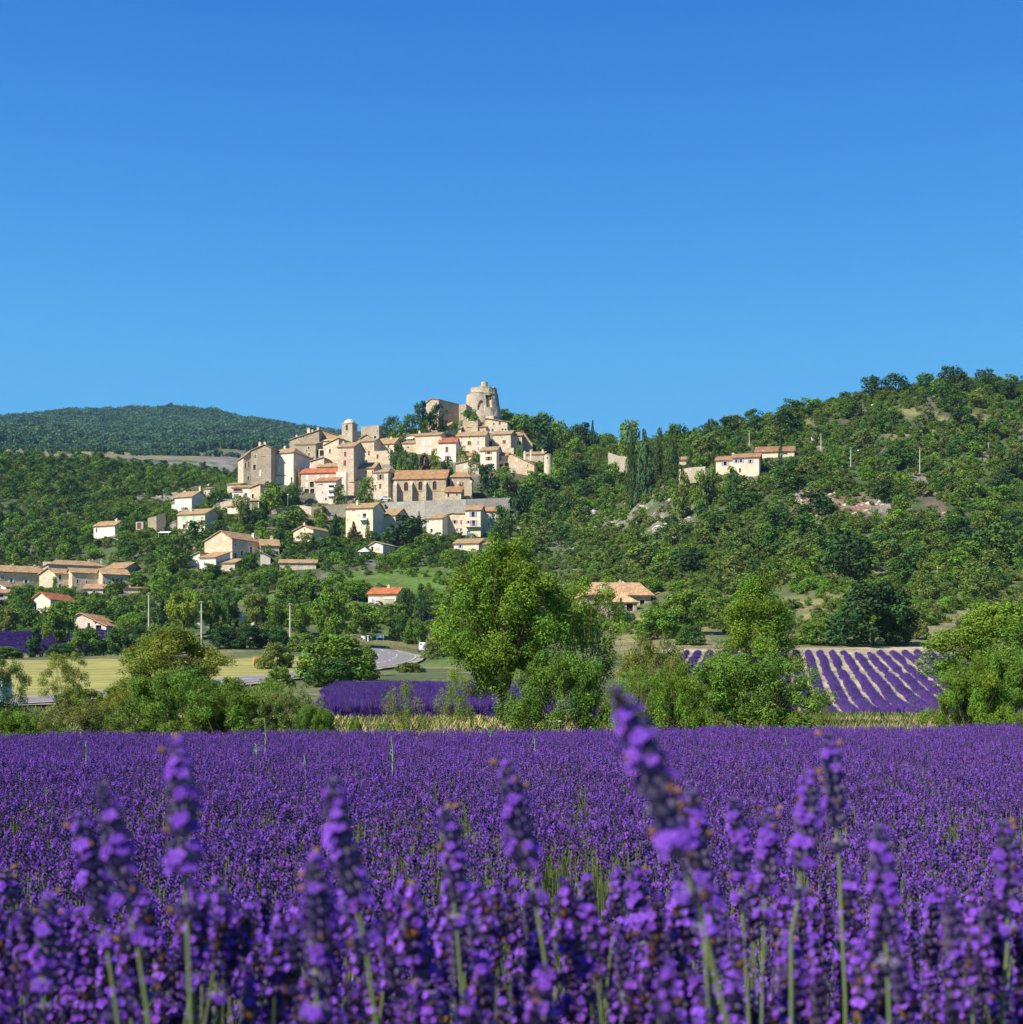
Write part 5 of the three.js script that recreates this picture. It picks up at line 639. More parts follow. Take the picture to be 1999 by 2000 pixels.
// ---------- hedge between the lavender and the fields ----------
const PT = (list) => { for (const [k, x0, x1, top, base, c, cat, label, o] of list) plant(k, x0, x1, top, base, c, label, cat, o ?? {}); };
PT([
  ['almond', 862, 1106, 1054, 1405, 'leaf', 'tree', 'tallest tree of the hedge, a big airy light green almond in the middle', { d: 38, from: 30 }],
  ['wispy', 1070, 1222, 1118, 1400, 'leaf', 'tree', 'thin tree with bare pale limbs at the right shoulder of the tallest tree', { d: 40, bark: 'paleBark' }],
  ['spire', 1384, 1572, 1120, 1420, 'leaf', 'tree', 'upright bushy tree standing left of the lavender rows', { d: 37 }],
  ['thicket', 1300, 1625, 1270, 1425, 'mid', 'bush', 'broad dark thicket round the foot of the upright tree by the lavender rows', { d: 27 }],
  ['almond', 1818, 2120, 1172, 1425, 'leaf', 'tree', 'yellow-green tree at the right edge of the picture', { d: 35 }],
  ['thicket_b', 1812, 1990, 1290, 1422, 'leaf', 'bush', 'bushy lower growth under the yellow-green tree at the right edge', { d: 26 }],
  ['thicket', 1860, 2080, 1255, 1425, 'mid', 'bush', 'dense bush filling the lower right corner of the hedge', { d: 26.5 }],
  ['thicket', 968, 1222, 1265, 1428, 'mid', 'bush', 'dense round green bush right under the tallest hedge tree', { d: 26 }],
  ['thicket_b', 1180, 1368, 1246, 1420, 'olive', 'bush', 'brownish open bush with bare grey twigs between two hedge trees', { d: 29, bark: 'paleBark' }],
  ['wispy_b', 1170, 1310, 1290, 1424, 'leaf', 'bush', 'loose bush of bare branches beside the tall blurred lavender spike', { d: 25, bark: 'paleBark' }],
  ['almond', 232, 436, 1220, 1420, 'yellow', 'tree', 'yellow-green rounded tree rising from the left hedge', { d: 37 }],
  ['wispy', 78, 172, 1264, 1408, 'yellow', 'shrub', 'thin pale yellow shrub standing alone before the wheat field', { d: 42 }],
  ['wispy', -46, 56, 1272, 1420, 'dark', 'tree', 'sparse dark little tree cut by the left edge before the trailer', { d: 28 }],
  ['thicket', 205, 480, 1300, 1432, 'mid', 'bush', 'dark green bush at the foot of the yellow-green left tree', { d: 26 }],
  ['thicket_b', 330, 560, 1330, 1434, 'mid', 'bush', 'mid green bush right of the yellow-green left tree', { d: 25 }],
  ['thicket', 470, 652, 1340, 1434, 'olive', 'bush', 'olive-toned bush at the right end of the left hedge', { d: 25 }],
  ['wispy_b', 430, 625, 1318, 1430, 'leaf', 'bush', 'loose twiggy bush standing behind the olive bush by the road', { d: 29 }],
  ['thicket_b', 60, 262, 1362, 1440, 'olive', 'bush', 'low brownish bush along the left bank', { d: 24.5 }],
  ['thicket', -60, 130, 1378, 1442, 'leaf', 'bush', 'low green bush in the left bottom corner of the hedge', { d: 25 }],
  ['thicket_b', 165, 300, 1335, 1430, 'yellow', 'bush', 'pale yellow bush left of the rounded tree', { d: 28 }],
  ['thicket', 672, 716, 1392, 1430, 'leaf', 'bush', 'small single bush on the dry grass beside the near purple field', { d: 24 }],
  ['wispy_b', 732, 848, 1322, 1428, 'olive', 'shrub', 'sparse dry shrub standing before the near purple field', { d: 26, bark: 'darkBark' }],
  ['wispy_b', 848, 930, 1296, 1412, 'lime', 'bush', 'drooping yellow lower branches left of the tallest hedge tree', { d: 37.5 }],
  ['thicket_b', 1240, 1400, 1300, 1424, 'leaf', 'bush', 'leafy bush in front of the bare-twigged one, left of the upright tree', { d: 25.5 }],
  ['thicket', 560, 668, 1368, 1432, 'mid', 'bush', 'last low bush at the right end of the left hedge', { d: 24.5 }],
  ['round_c', 96, 216, 1340, 1392, 'olive', 'bush', 'olive bank bush hiding the road behind the thin yellow shrub', { d: 58 }],
  ['round_c', 196, 300, 1334, 1390, 'mid', 'bush', 'bank bush left of the rounded yellow-green tree', { d: 60 }],
  ['round_c', 330, 440, 1322, 1388, 'leaf', 'bush', 'bank bush right behind the rounded yellow-green tree', { d: 62 }],
  ['round_c', 420, 482, 1318, 1380, 'mid', 'bush', 'bank bush left of the first visible piece of road', { d: 66 }],
  ['wispy_b', 1580, 1640, 1352, 1426, 'olive', 'shrub', 'thin bluish shrub beside the first lavender row', { d: 35 }],
]);
// ---------- middle distance ----------
PT([
  ['round_c', 503, 575, 1254, 1308, 'olive', 'bush', 'round lone bush on the mown field beside the straw bale'],
  ['round_c', 578, 735, 1238, 1330, 'mid', 'bush', 'wide willow-like bush hiding the road bend'],
  ['round_c', 596, 702, 1282, 1342, 'dark', 'bush', 'darker low bush in front of the willow-like bush'],
  ['round_a', 690, 738, 1258, 1320, 'mid', 'bush', 'narrow bush at the inner edge of the road bend'],
  ['round_c', 518, 578, 1300, 1352, 'mid', 'bush', 'bush between the two pieces of road on the left', { d: 110 }],
  ['round_b', 604, 688, 1160, 1272, 'leaf', 'plane tree', 'biggest bright plane tree by the road junction', { d: 300 }],
  ['round_b', 672, 748, 1178, 1256, 'leaf', 'plane tree', 'plane tree with a bare trunk beside the road signs', { d: 318 }],
  ['round_b', 556, 618, 1180, 1250, 'leaf', 'plane tree', 'plane tree just right of the third utility pole', { d: 318 }],
  ['round_b', 516, 572, 1176, 1236, 'mid', 'plane tree', 'plane tree just left of the third utility pole', { d: 330 }],
  ['round_b', 472, 530, 1162, 1236, 'olive', 'plane tree', 'brownish plane tree above the pale rock', { d: 334 }],
  ['round_b', 428, 474, 1152, 1236, 'dark', 'plane tree', 'dark plane tree left of the pale rock', { d: 338 }],
  ['round_b', 384, 440, 1160, 1238, 'mid', 'plane tree', 'plane tree directly behind the second utility pole', { d: 338 }],
  ['round_b', 326, 394, 1156, 1242, 'lime', 'plane tree', 'light green plane tree at the left end of the row', { d: 332 }],
  ['conifer', 300, 336, 1168, 1228, 'deep', 'conifer', 'dark conifer left of the light green plane tree', { d: 340 }],
  ['round_c', 405, 472, 1222, 1272, 'deep', 'hedge', 'left piece of the dark clipped hedge beneath the plane trees', { d: 286 }],
  ['round_c', 452, 524, 1220, 1272, 'deep', 'hedge', 'middle piece of the dark clipped hedge beneath the plane trees', { d: 286 }],
  ['round_c', 506, 572, 1222, 1268, 'dark', 'hedge', 'right piece of the dark clipped hedge beneath the plane trees', { d: 288 }],
  ['round_c', 560, 626, 1236, 1284, 'mid', 'bush', 'bush linking the dark hedge to the road bend', { d: 284 }],
  ['round_c', 200, 262, 1226, 1284, 'dark', 'bush', 'dark bush at the right end of the far lavender strip', { d: 278 }],
  ['round_c', 248, 300, 1222, 1282, 'deep', 'bush', 'deep green bush below the first utility pole', { d: 280 }],
  ['round_c', 290, 352, 1232, 1286, 'dark', 'bush', 'dark bush behind the yellow-green left tree', { d: 276 }],
  ['round_c', 128, 206, 1228, 1284, 'mid', 'bush', 'bush in front of the beige bungalow', { d: 276 }],
  ['conifer', 38, 100, 1226, 1284, 'deep', 'tree', 'dark tree splitting the far lavender strip in two', { d: 276 }],
  ['round_c', -20, 46, 1262, 1296, 'mid', 'bush', 'low bush at the left edge above the wheat field', { d: 262 }],
  ['round_c', 92, 152, 1256, 1290, 'dark', 'bush', 'low dark bush along the top of the wheat field', { d: 266 }],
  ['round_a', 72, 150, 1178, 1262, 'mid', 'tree', 'leafy tree in front of the orange-roofed cream house', { d: 318 }],
  ['round_c', -10, 40, 1188, 1240, 'olive', 'bush', 'rounded bush at the far left beneath the porch house', { d: 348 }],
  ['round_c', -14, 22, 1172, 1206, 'plum', 'bush', 'dark plum-coloured bush at the far left edge', { d: 380 }],
  ['round_a', 30, 70, 1158, 1216, 'dark', 'tree', 'dark tree left of the orange-roofed cream house', { d: 372 }],
  ['round_c', 1618, 1792, 1136, 1264, 'deep', 'tree', 'large dark rounded tree just above the lavender rows', { d: 208 }],
  ['round_c', 1546, 1632, 1216, 1268, 'mid', 'bush', 'low bush left of the large dark rounded tree', { d: 212 }],
  ['round_c', 1760, 1815, 1180, 1262, 'olive', 'bush', 'olive bush right of the large dark rounded tree', { d: 220 }],
  ['round_a', 1288, 1392, 1150, 1262, 'mid', 'tree', 'green tree right of the wide farmhouse', { d: 240 }],
  ['round_c', 1240, 1330, 1190, 1250, 'fresh', 'bush', 'fresh green bush below the wide farmhouse', { d: 236 }],
  ['round_c', 1318, 1378, 1220, 1276, 'dark', 'bush', 'dark rounded bush above the two left lavender rows', { d: 215 }],
  ['cypress', 1204, 1222, 1166, 1214, 'cypress', 'cypress', 'small cypress in front of the farmhouse porch', { d: 296 }],
  ['round_c', 1212, 1246, 1196, 1224, 'blue', 'bush', 'blue-green bush beside the farmhouse porch', { d: 280 }],
  ['round_c', 1100, 1180, 1180, 1250, 'mid', 'bush', 'bush left of the wide farmhouse behind the thin tree', { d: 250 }],
  ['round_a', 1240, 1300, 1128, 1190, 'fresh', 'tree', 'bright green tree behind the right end of the wide farmhouse', { d: 338 }],
  ['round_c', 840, 905, 1200, 1300, 'leaf', 'bush', 'bush right of the white van', { d: 262 }],
  ['round_c', 822, 870, 1250, 1330, 'olive', 'bush', 'olive bush below the white van', { d: 240 }],
  ['round_c', 770, 830, 1292, 1335, 'olive', 'bush', 'small round orchard tree between road and purple field', { d: 170 }],
  ['round_c', 760, 800, 1200, 1262, 'dark', 'bush', 'dark bush right of the road junction', { d: 320 }],
  ['round_c', 788, 835, 1208, 1262, 'mid', 'bush', 'green bush behind the white van', { d: 318 }],
  ['cypress', 806, 842, 1140, 1216, 'deep', 'cypress', 'broad dark cypress right of the orange-roofed cottage', { d: 345 }],
  ['round_a', 772, 812, 1148, 1186, 'dark', 'tree', 'dark tree hiding the right end of the orange-roofed cottage', { d: 346 }],
  ['round_c', 735, 805, 1178, 1202, 'mid', 'hedge', 'clipped hedge in front of the orange-roofed cottage', { d: 342 }],
  ['round_a', 508, 528, 1134, 1163, 'dark', 'tree', 'little round tree casting a shadow on the lower lawn', {}],
  ['round_c', 535, 605, 1134, 1180, 'mid', 'tree', 'rounded tree at the right of the lower lawn', {}],
  ['round_a', 570, 632, 1124, 1178, 'leaf', 'tree', 'light green tree above the biggest plane tree', {}],
  ['round_a', 625, 682, 1120, 1172, 'fresh', 'tree', 'fresh green tree left of the upper lawn', {}],
  ['round_c', 665, 735, 1132, 1172, 'leaf', 'tree', 'leafy tree left of the orange-roofed cottage', {}],
]);
// ---------- village trees ----------
PT([
  ['scrub_b', 500, 556, 941, 992, 'leaf', 'tree', 'bright round tree on the village square', { d: 506 }],
  ['scrub_b', 549, 596, 946, 992, 'dark', 'tree', 'dark round tree right of the bright one on the village square', { d: 508 }],
  ['cypress', 564, 576, 931, 958, 'deep', 'cypress', 'short cypress at the corner of the cream mansion', { d: 516 }],
  ['cypress', 575, 588, 921, 958, 'deep', 'cypress', 'taller cypress at the corner of the cream mansion', { d: 516 }],
  ['scrub_b', 646, 684, 946, 984, 'olive', 'tree', 'rounded pale green tree in front of the modern plain house', { d: 509 }],
  ['scrub_c', 698, 734, 930, 974, 'mid', 'tree', 'loose tree in front of the yellow house with a long roof', { d: 514 }],
  ['scrub_b', 804, 846, 784, 832, 'deep', 'tree', 'dark tall tree beside the castle wing', { d: 602 }],
  ['scrub_b', 836, 876, 788, 828, 'deep', 'tree', 'dark tree covering the foot of the castle wing', { d: 604 }],
  ['scrub_c', 784, 824, 808, 842, 'dark', 'tree', 'tree left of the dark castle trees on the skyline', { d: 604 }],
  ['scrub_c', 746, 784, 812, 850, 'blue', 'tree', 'bluish tree on the skyline right of the ruined keep', { d: 612 }],
  ['scrub_a', 758, 796, 828, 872, 'mid', 'tree', 'green tree behind the two-tier roofed house', { d: 598 }],
  ['scrub_b', 757, 796, 868, 918, 'dark', 'tree', 'dark garden tree right of the flat-topped red-shuttered block', { d: 570 }],
  ['scrub_a', 772, 800, 888, 922, 'mid', 'tree', 'green garden tree at the left end of the church garden', { d: 557 }],
  ['scrub_a', 820, 842, 822, 848, 'dark', 'bush', 'dark bush under the castle trees', { d: 596 }],
  ['scrub_a', 894, 940, 800, 832, 'fresh', 'ivy bush', 'bright creeper-covered mound under the castle tower', { d: 611 }],
  ['scrub_a', 880, 900, 822, 836, 'dark', 'bush', 'dark bush below the blank white wall block', { d: 592 }],
  ['scrub_a', 792, 822, 884, 920, 'dark', 'tree', 'dark garden tree above the church roof', { d: 556 }],
  ['scrub_a', 818, 844, 884, 908, 'plum', 'tree', 'purple-leaved tree in the garden above the church roof', { d: 560 }],
  ['cypress', 811, 821, 894, 918, 'cypress', 'cypress', 'little cypress in the garden above the church roof', { d: 552 }],
  ['scrub_a', 836, 870, 893, 920, 'yellow', 'bush', 'yellow-green bush in the garden above the church roof', { d: 550 }],
  ['scrub_a', 856, 892, 898, 922, 'deep', 'bush', 'dark round bush at the right of the garden above the church', { d: 548 }],
  ['scrub_a', 840, 858, 876, 900, 'leaf', 'tree', 'feathery small tree beside the tall white house', { d: 562 }],
  ['scrub_a', 915, 940, 880, 906, 'mid', 'tree', 'tree between the yellow house and the three-storey house', { d: 562 }],
  ['scrub_a', 894, 914, 870, 886, 'leaf', 'bush', 'small bush on the terrace of the yellow house', { d: 570 }],
  ['scrub_a', 1003, 1028, 870, 892, 'fresh', 'bush', 'bright bush above the ochre slanting house', { d: 570 }],
  ['scrub_b', 928, 984, 906, 976, 'deep', 'tree', 'big dark tree right of the church apse', { d: 527 }],
  ['scrub_a', 960, 1012, 910, 940, 'mid', 'hedge', 'garden hedge below the three-storey white house', { d: 545 }],
  ['scrub_b', 980, 1012, 940, 976, 'plum', 'tree', 'purple-leaved tree right of the big dark church tree', { d: 530 }],
  ['scrub_a', 1052, 1080, 940, 962, 'plum', 'bush', 'second purple bush further down the slope from the corner turret', { d: 536 }],
  ['scrub_a', 1012, 1090, 922, 962, 'fresh', 'bush', 'fresh green slope growth under the ochre slanting house', { d: 540 }],
  ['scrub_b', 1030, 1096, 812, 900, 'deep', 'tree', 'tall dark tree mass right of the village summit', { d: 600 }],
  ['scrub_b', 992, 1046, 808, 866, 'mid', 'tree', 'green tree right behind the castle tower', { d: 622 }],
  ['scrub_c', 1040, 1088, 806, 862, 'dark', 'tree', 'skyline tree right of the castle tower', { d: 628 }],
  ['scrub_c', 1072, 1118, 822, 878, 'mid', 'tree', 'skyline tree further right above the slope', { d: 622 }],
  ['scrub_b', 1110, 1172, 826, 872, 'deep', 'tree', 'dark skyline tree in the saddle between village and hill', { d: 630 }],
  ['conifer', 1150, 1166, 820, 868, 'deep', 'conifer', 'pointed conifer in the saddle', { d: 626 }],
  ['scrub_a', 1075, 1112, 886, 940, 'fresh', 'tree', 'bright tree next to the corner turret', { d: 556 }],
  ['scrub_a', 914, 928, 968, 986, 'dark', 'bush', 'small bush growing on top of the grey rampart below the sacristy', { d: 512 }],
  ['scrub_a', 948, 960, 970, 984, 'dark', 'bush', 'small bush on the right end of the grey rampart top', { d: 514 }],
  ['scrub_a', 612, 640, 984, 1000, 'olive', 'bush', 'olive bush on top of the rough tan retaining wall', { d: 503 }],
  // lower slope
  ['scrub_b', 356, 424, 1016, 1066, 'dark', 'tree', 'large dark tree in front of the green-shuttered house', { d: 478 }],
  ['scrub_c', 452, 494, 968, 1018, 'olive', 'tree', 'loose grey-green tree below the white terrace house', { d: 496 }],
  ['scrub_b', 406, 452, 954, 986, 'dark', 'tree', 'dark tree right of the long white house', { d: 522 }],
  ['scrub_b', 530, 608, 988, 1044, 'mid', 'tree', 'big green dome below the village square', { d: 492 }],
  ['scrub_a', 612, 644, 1000, 1030, 'lime', 'tree', 'bright lime tree against the rough tan retaining wall', { d: 494 }],
  ['conifer', 640, 672, 1004, 1054, 'deep', 'conifer', 'dark fir right of the gabled house in mid slope', { d: 474 }],
  ['conifer', 676, 706, 1018, 1060, 'rust', 'conifer', 'brownish fir in front of the tall yellow house', { d: 472 }],
  ['cypress', 713, 724, 1012, 1054, 'cypress', 'cypress', 'slender cypress before the broad tiled roof', { d: 470 }],
  ['cypress', 814, 824, 998, 1024, 'cypress', 'cypress', 'slender cypress against the grey rampart', { d: 492 }],
  ['scrub_b', 738, 846, 1006, 1068, 'deep', 'tree', 'wide dark dome tree below the rampart', { d: 470 }],
  ['scrub_b', 952, 1004, 988, 1064, 'dark', 'tree', 'large tree at the right end of the yellow houses', { d: 478 }],
  ['scrub_b', 992, 1052, 950, 1040, 'deep', 'tree', 'dark tree at the right end of the rampart', { d: 498 }],
  ['scrub_b', 544, 580, 1046, 1090, 'dark', 'tree', 'dark tree right of the red-windowed house', { d: 462 }],
  ['scrub_c', 578, 622, 1040, 1084, 'olive', 'tree', 'pale green tree in front of the mid-slope gabled house', { d: 462 }],
  ['scrub_b', 612, 680, 1048, 1096, 'dark', 'tree', 'dark clump above the tiny white canopy', { d: 458 }],
  ['scrub_b', 464, 510, 1078, 1122, 'dark', 'tree', 'dark tree before the shaded side of the stone farmhouse', { d: 446 }],
  ['scrub_a', 500, 540, 1064, 1090, 'leaf', 'bush', 'bright bush between the farmhouse and the bungalow', { d: 458 }],
  ['scrub_b', 380, 440, 1100, 1140, 'dark', 'tree', 'dark trees below the white farmhouse annex', { d: 432 }],
  ['scrub_b', 300, 372, 1064, 1128, 'mid', 'tree', 'green trees left of the stone farmhouse', { d: 446 }],
  ['scrub_a', 100, 114, 1126, 1156, 'fresh', 'ivy bush', 'bright ivy column on the hamlet wall', { d: 432 }],
  ['scrub_b', 200, 246, 1128, 1172, 'dark', 'tree', 'spiky dark tree in front of the hamlet row', { d: 424 }],
  ['scrub_a', 250, 292, 1118, 1142, 'mid', 'tree', 'rounded trees before the barn-like house', { d: 432 }],
  // right slope
  ['cypress', 1220, 1248, 838, 920, 'cypress', 'cypress', 'leftmost tall cypress of the right-hand grove', { d: 470 }],
  ['conifer', 1236, 1282, 838, 926, 'blue', 'conifer', 'drooping cedar in the right-hand grove', { d: 462 }],
  ['cypress', 1274, 1302, 836, 915, 'cypress', 'cypress', 'dark cypress left of the widest one in the grove', { d: 470 }],
  ['cypress', 1298, 1330, 832, 918, 'cypress', 'cypress', 'widest cypress of the right-hand grove', { d: 462 }],
  ['cypress', 1340, 1354, 864, 912, 'cypress', 'cypress', 'slim cypress right of the tiny tiled hut', { d: 458 }],
  ['cypress', 1388, 1402, 870, 910, 'cypress', 'cypress', 'slim cypress left of the lilac-shuttered house', { d: 452 }],
  ['cypress', 1520, 1530, 852, 890, 'deep', 'cypress', 'lone cypress between the two upper houses on the right slope', { d: 455 }],
  ['scrub_c', 1204, 1258, 820, 868, 'mid', 'tree', 'rounded tree on the skyline above the right-hand grove', { d: 560 }],
  ['scrub_c', 1298, 1352, 828, 876, 'dark', 'tree', 'spreading tree on the skyline behind the widest cypress', { d: 540 }],
  ['conifer', 1374, 1396, 818, 858, 'deep', 'conifer', 'small dark fir on the skyline of the right hill', { d: 540 }],
  ['scrub_c', 1404, 1460, 812, 848, 'grey', 'tree', 'grey-leaved tree on the skyline of the right hill', { d: 548 }],
  ['scrub_c', 1722, 1776, 730, 770, 'deep', 'tree', 'dark tree standing proud on the hill crest, left one', { d: 560 }],
  ['scrub_c', 1830, 1886, 715, 766, 'deep', 'tree', 'tallest dark tree on the crest of the right hill', { d: 566 }],
  ['scrub_c', 1786, 1832, 728, 766, 'dark', 'tree', 'dark tree left of the tallest one on the hill crest', { d: 562 }],
  ['scrub_c', 1900, 1946, 722, 766, 'deep', 'tree', 'dark tree right of the tallest one on the hill crest', { d: 568 }],
  ['scrub_a', 1312, 1352, 916, 950, 'oak', 'bush', 'scrubby bush below the left end of the pale garden wall', { d: 424 }],
  ['scrub_d', 1346, 1384, 919, 952, 'mid', 'bush', 'scrubby bush below the right end of the pale garden wall', { d: 422 }],
  ['scrub_d', 1180, 1214, 902, 936, 'fresh', 'bush', 'bright bush below the tan bank wall by the lane', { d: 530 }],
  ['scrub_b', 1412, 1445, 910, 938, 'dark', 'bush', 'round dark bush against the long lilac-shuttered house', { d: 420 }],
  ['scrub_b', 1372, 1408, 908, 942, 'olive', 'bush', 'olive bush at the left corner of the lilac-shuttered house', { d: 424 }],
]);
// ---------- scrub over the slopes ----------
{
  const R = rng(77), placed = [], wild = [];
  const BARE = [...SCREE, ...ROCKY, ...DRY, ...LAWN];
  const OPEN = []; OPEN.push([1555, 1738, 960, 1012, 470, 0.35], [1790, 1845, 946, 972, 460, 0.3], [1160, 1320, 985, 1030, 520, 0.55], [1665, 1760, 850, 868, 520, 0.3], [1568, 1640, 818, 836, 540, 0.3], [1760, 1930, 806, 826, 545, 0.4]);      // bare places that stay in sight
  const zones = [      // outline where it shows, metres apart, size range, colours, label for the individuals, distance range
    { id: 'right', poly: [1040, 830, 1120, 850, 1200, 850, 1400, 820, 1550, 770, 1700, 735, 2060, 690, 2060, 1180, 1800, 1215, 1560, 1200, 1400, 1160, 1250, 1120, 1100, 1100, 1000, 1090, 985, 1060, 1040, 1000], gap: 5.2, size: [4.2, 8.6], h: [0.55, 0.85], cols: ['oak', 'oak', 'mid', 'leaf', 'olive', 'dark', 'oak', 'dark', 'fresh'], kinds: ['scrub_a', 'scrub_d', 'scrub_b', 'scrub_a'], d: [285, 640], n: 1500 },
    { id: 'right', poly: [1040, 860, 1120, 870, 1200, 880, 1400, 850, 1550, 800, 1700, 765, 2060, 720, 2060, 1180, 1800, 1200, 1400, 1140, 1100, 1090, 1000, 1080, 1040, 1000], gap: 13, size: [8, 12.5], h: [0.6, 0.85], cols: ['deep', 'dark', 'dark', 'oak', 'deep'], kinds: ['scrub_b', 'scrub_a', 'scrub_c'], d: [285, 560], n: 60, first: 1 },
    { id: 'left', poly: [-40, 880, 480, 885, 490, 930, 420, 945, 330, 965, 190, 985, 170, 1010, 300, 1010, 330, 1060, 300, 1110, 100, 1095, -40, 1100], gap: 5.6, size: [4.5, 8.5], h: [0.6, 0.95], cols: ['dark', 'mid', 'oak', 'mid', 'fresh', 'dark', 'deep'], kinds: ['scrub_a', 'scrub_b', 'scrub_d'], d: [440, 790], n: 900 },
    { id: 'belt', poly: [-20, 1160, 300, 1150, 310, 1100, 400, 1110, 560, 1095, 660, 1090, 900, 1070, 960, 1075, 960, 1115, 680, 1110, 640, 1130, 560, 1150, 440, 1150, 420, 1200, 330, 1230, 250, 1240, 120, 1240, -20, 1230], gap: 4.6, size: [4.2, 8], h: [0.6, 0.95], cols: ['mid', 'dark', 'fresh', 'leaf', 'dark', 'mid'], kinds: ['scrub_a', 'scrub_b', 'scrub_c'], d: [320, 500], n: 420 },
    { id: 'slope', poly: [300, 1010, 480, 968, 545, 1000, 640, 1016, 760, 1035, 940, 1050, 940, 1075, 700, 1090, 380, 1110, 300, 1110], gap: 4.4, size: [3.6, 7], h: [0.6, 1], cols: ['dark', 'mid', 'fresh', 'leaf', 'deep'], kinds: ['scrub_a', 'scrub_b', 'scrub_c'], d: [440, 535], n: 260 },
    { id: 'saddle', poly: [985, 830, 1120, 840, 1200, 850, 1200, 960, 1100, 1000, 1000, 1050, 960, 1040, 985, 960], gap: 4.2, size: [4.5, 8.5], h: [0.7, 1.15], cols: ['dark', 'deep', 'mid', 'fresh', 'mid'], kinds: ['scrub_b', 'scrub_c', 'scrub_a'], d: [480, 690], n: 240 },
    { id: 'foot', poly: [880, 1100, 1100, 1090, 1300, 1130, 1560, 1190, 1800, 1200, 2060, 1160, 2060, 1235, 1800, 1222, 1640, 1215, 1540, 1200, 1420, 1250, 1280, 1160, 1100, 1150, 1060, 1290, 860, 1290, 840, 1200], gap: 5, size: [3, 6.6], h: [0.5, 0.85], cols: ['leaf', 'oak', 'mid', 'olive', 'oak'], kinds: ['scrub_a', 'scrub_d', 'scrub_b'], d: [205, 390], n: 260 },
  ];
  zones.sort((a, b) => (b.first ?? 0) - (a.first ?? 0));
  for (const z of zones) for (let tries = 0, got = 0; tries < z.n * 14 && got < z.n; tries++) {
    const d = Math.sqrt(lerp(z.d[0] ** 2, z.d[1] ** 2, R())), sx = lerp(Math.min(...z.poly.filter((_, i) => !(i % 2))) - 10, Math.max(...z.poly.filter((_, i) => !(i % 2))) + 10, R()), x = (sx - CX) / F * d, y = land(x, d), sy = HY - (y - EYE) / d * F;
    if (!inPoly(sx, sy, z.poly) || (BARE.some((p) => inPoly(sx, sy, p)) && R() > (ROCKY.some((p) => inPoly(sx, sy, p)) ? 0.72 : 0.1))) continue;
    const big = Math.pow(R(), 1.6), w = lerp(z.size[0], z.size[1], big), h = w * lerp(z.h[0], z.h[1], R()), wp = w / d * F, hp = h / d * F;
    if (fbm(x / 30, d / 30, 3, 101) < 0.33) continue;
    if (placed.some(([a, b, r]) => (a - x) ** 2 + (b - d) ** 2 < (z.gap * 0.42 + (r + w) * 0.26) ** 2)) continue;
    if (PLANTS.some(([a, b, r]) => (a - x) ** 2 + (b - d) ** 2 < (r * 0.7 + w * 0.3) ** 2)) continue;
    if (FOOT.some(([a, b, r]) => (a - x) ** 2 + (b - d) ** 2 < (r + w * 0.5) ** 2)) continue;
    if (RECTS.some(([a0, a1, t, b, dd, keep]) => d < dd + 4 && sx + wp * 0.45 > a0 && sx - wp * 0.45 < a1 && sy - hp < b - (b - t) * keep && sy > t)) continue;
    if (OPEN.some(([a0, a1, t, b, dd, keep]) => d < dd + 4 && sx + wp * 0.4 > a0 && sx - wp * 0.4 < a1 && sy - hp < b - (b - t) * keep && sy > t) && R() < 0.86) continue;
    placed.push([x, d, w]); got++; wild.push({ z: z.id, x, d, w, h, k: z.kinds[Math.floor(R() * z.kinds.length)], c: z.cols[Math.floor(R() * z.cols.length)], px: wp * hp });
  }
  wild.sort((a, b) => b.px - a.px);
  const tone = { oak: 'grey-green', mid: 'mid green', leaf: 'yellow-green', olive: 'olive', dark: 'dark green', fresh: 'fresh green', deep: 'blackish green' };
  const where = { right: ['growing among the scrub of the right hillside', 'scrub on the right hillside'], left: ['growing on the stony hillside at the left', 'scrub on the left hillside'], belt: ['in the belt of trees below the houses', 'trees below the hamlet and farmhouse'], slope: ['among the houses of the lower village slope', 'trees between the lower village houses'], saddle: ['in the woods right of the village', 'woods right of the village'], foot: ['on the grassy foot of the right hill', 'bushes at the foot of the right hill'] };
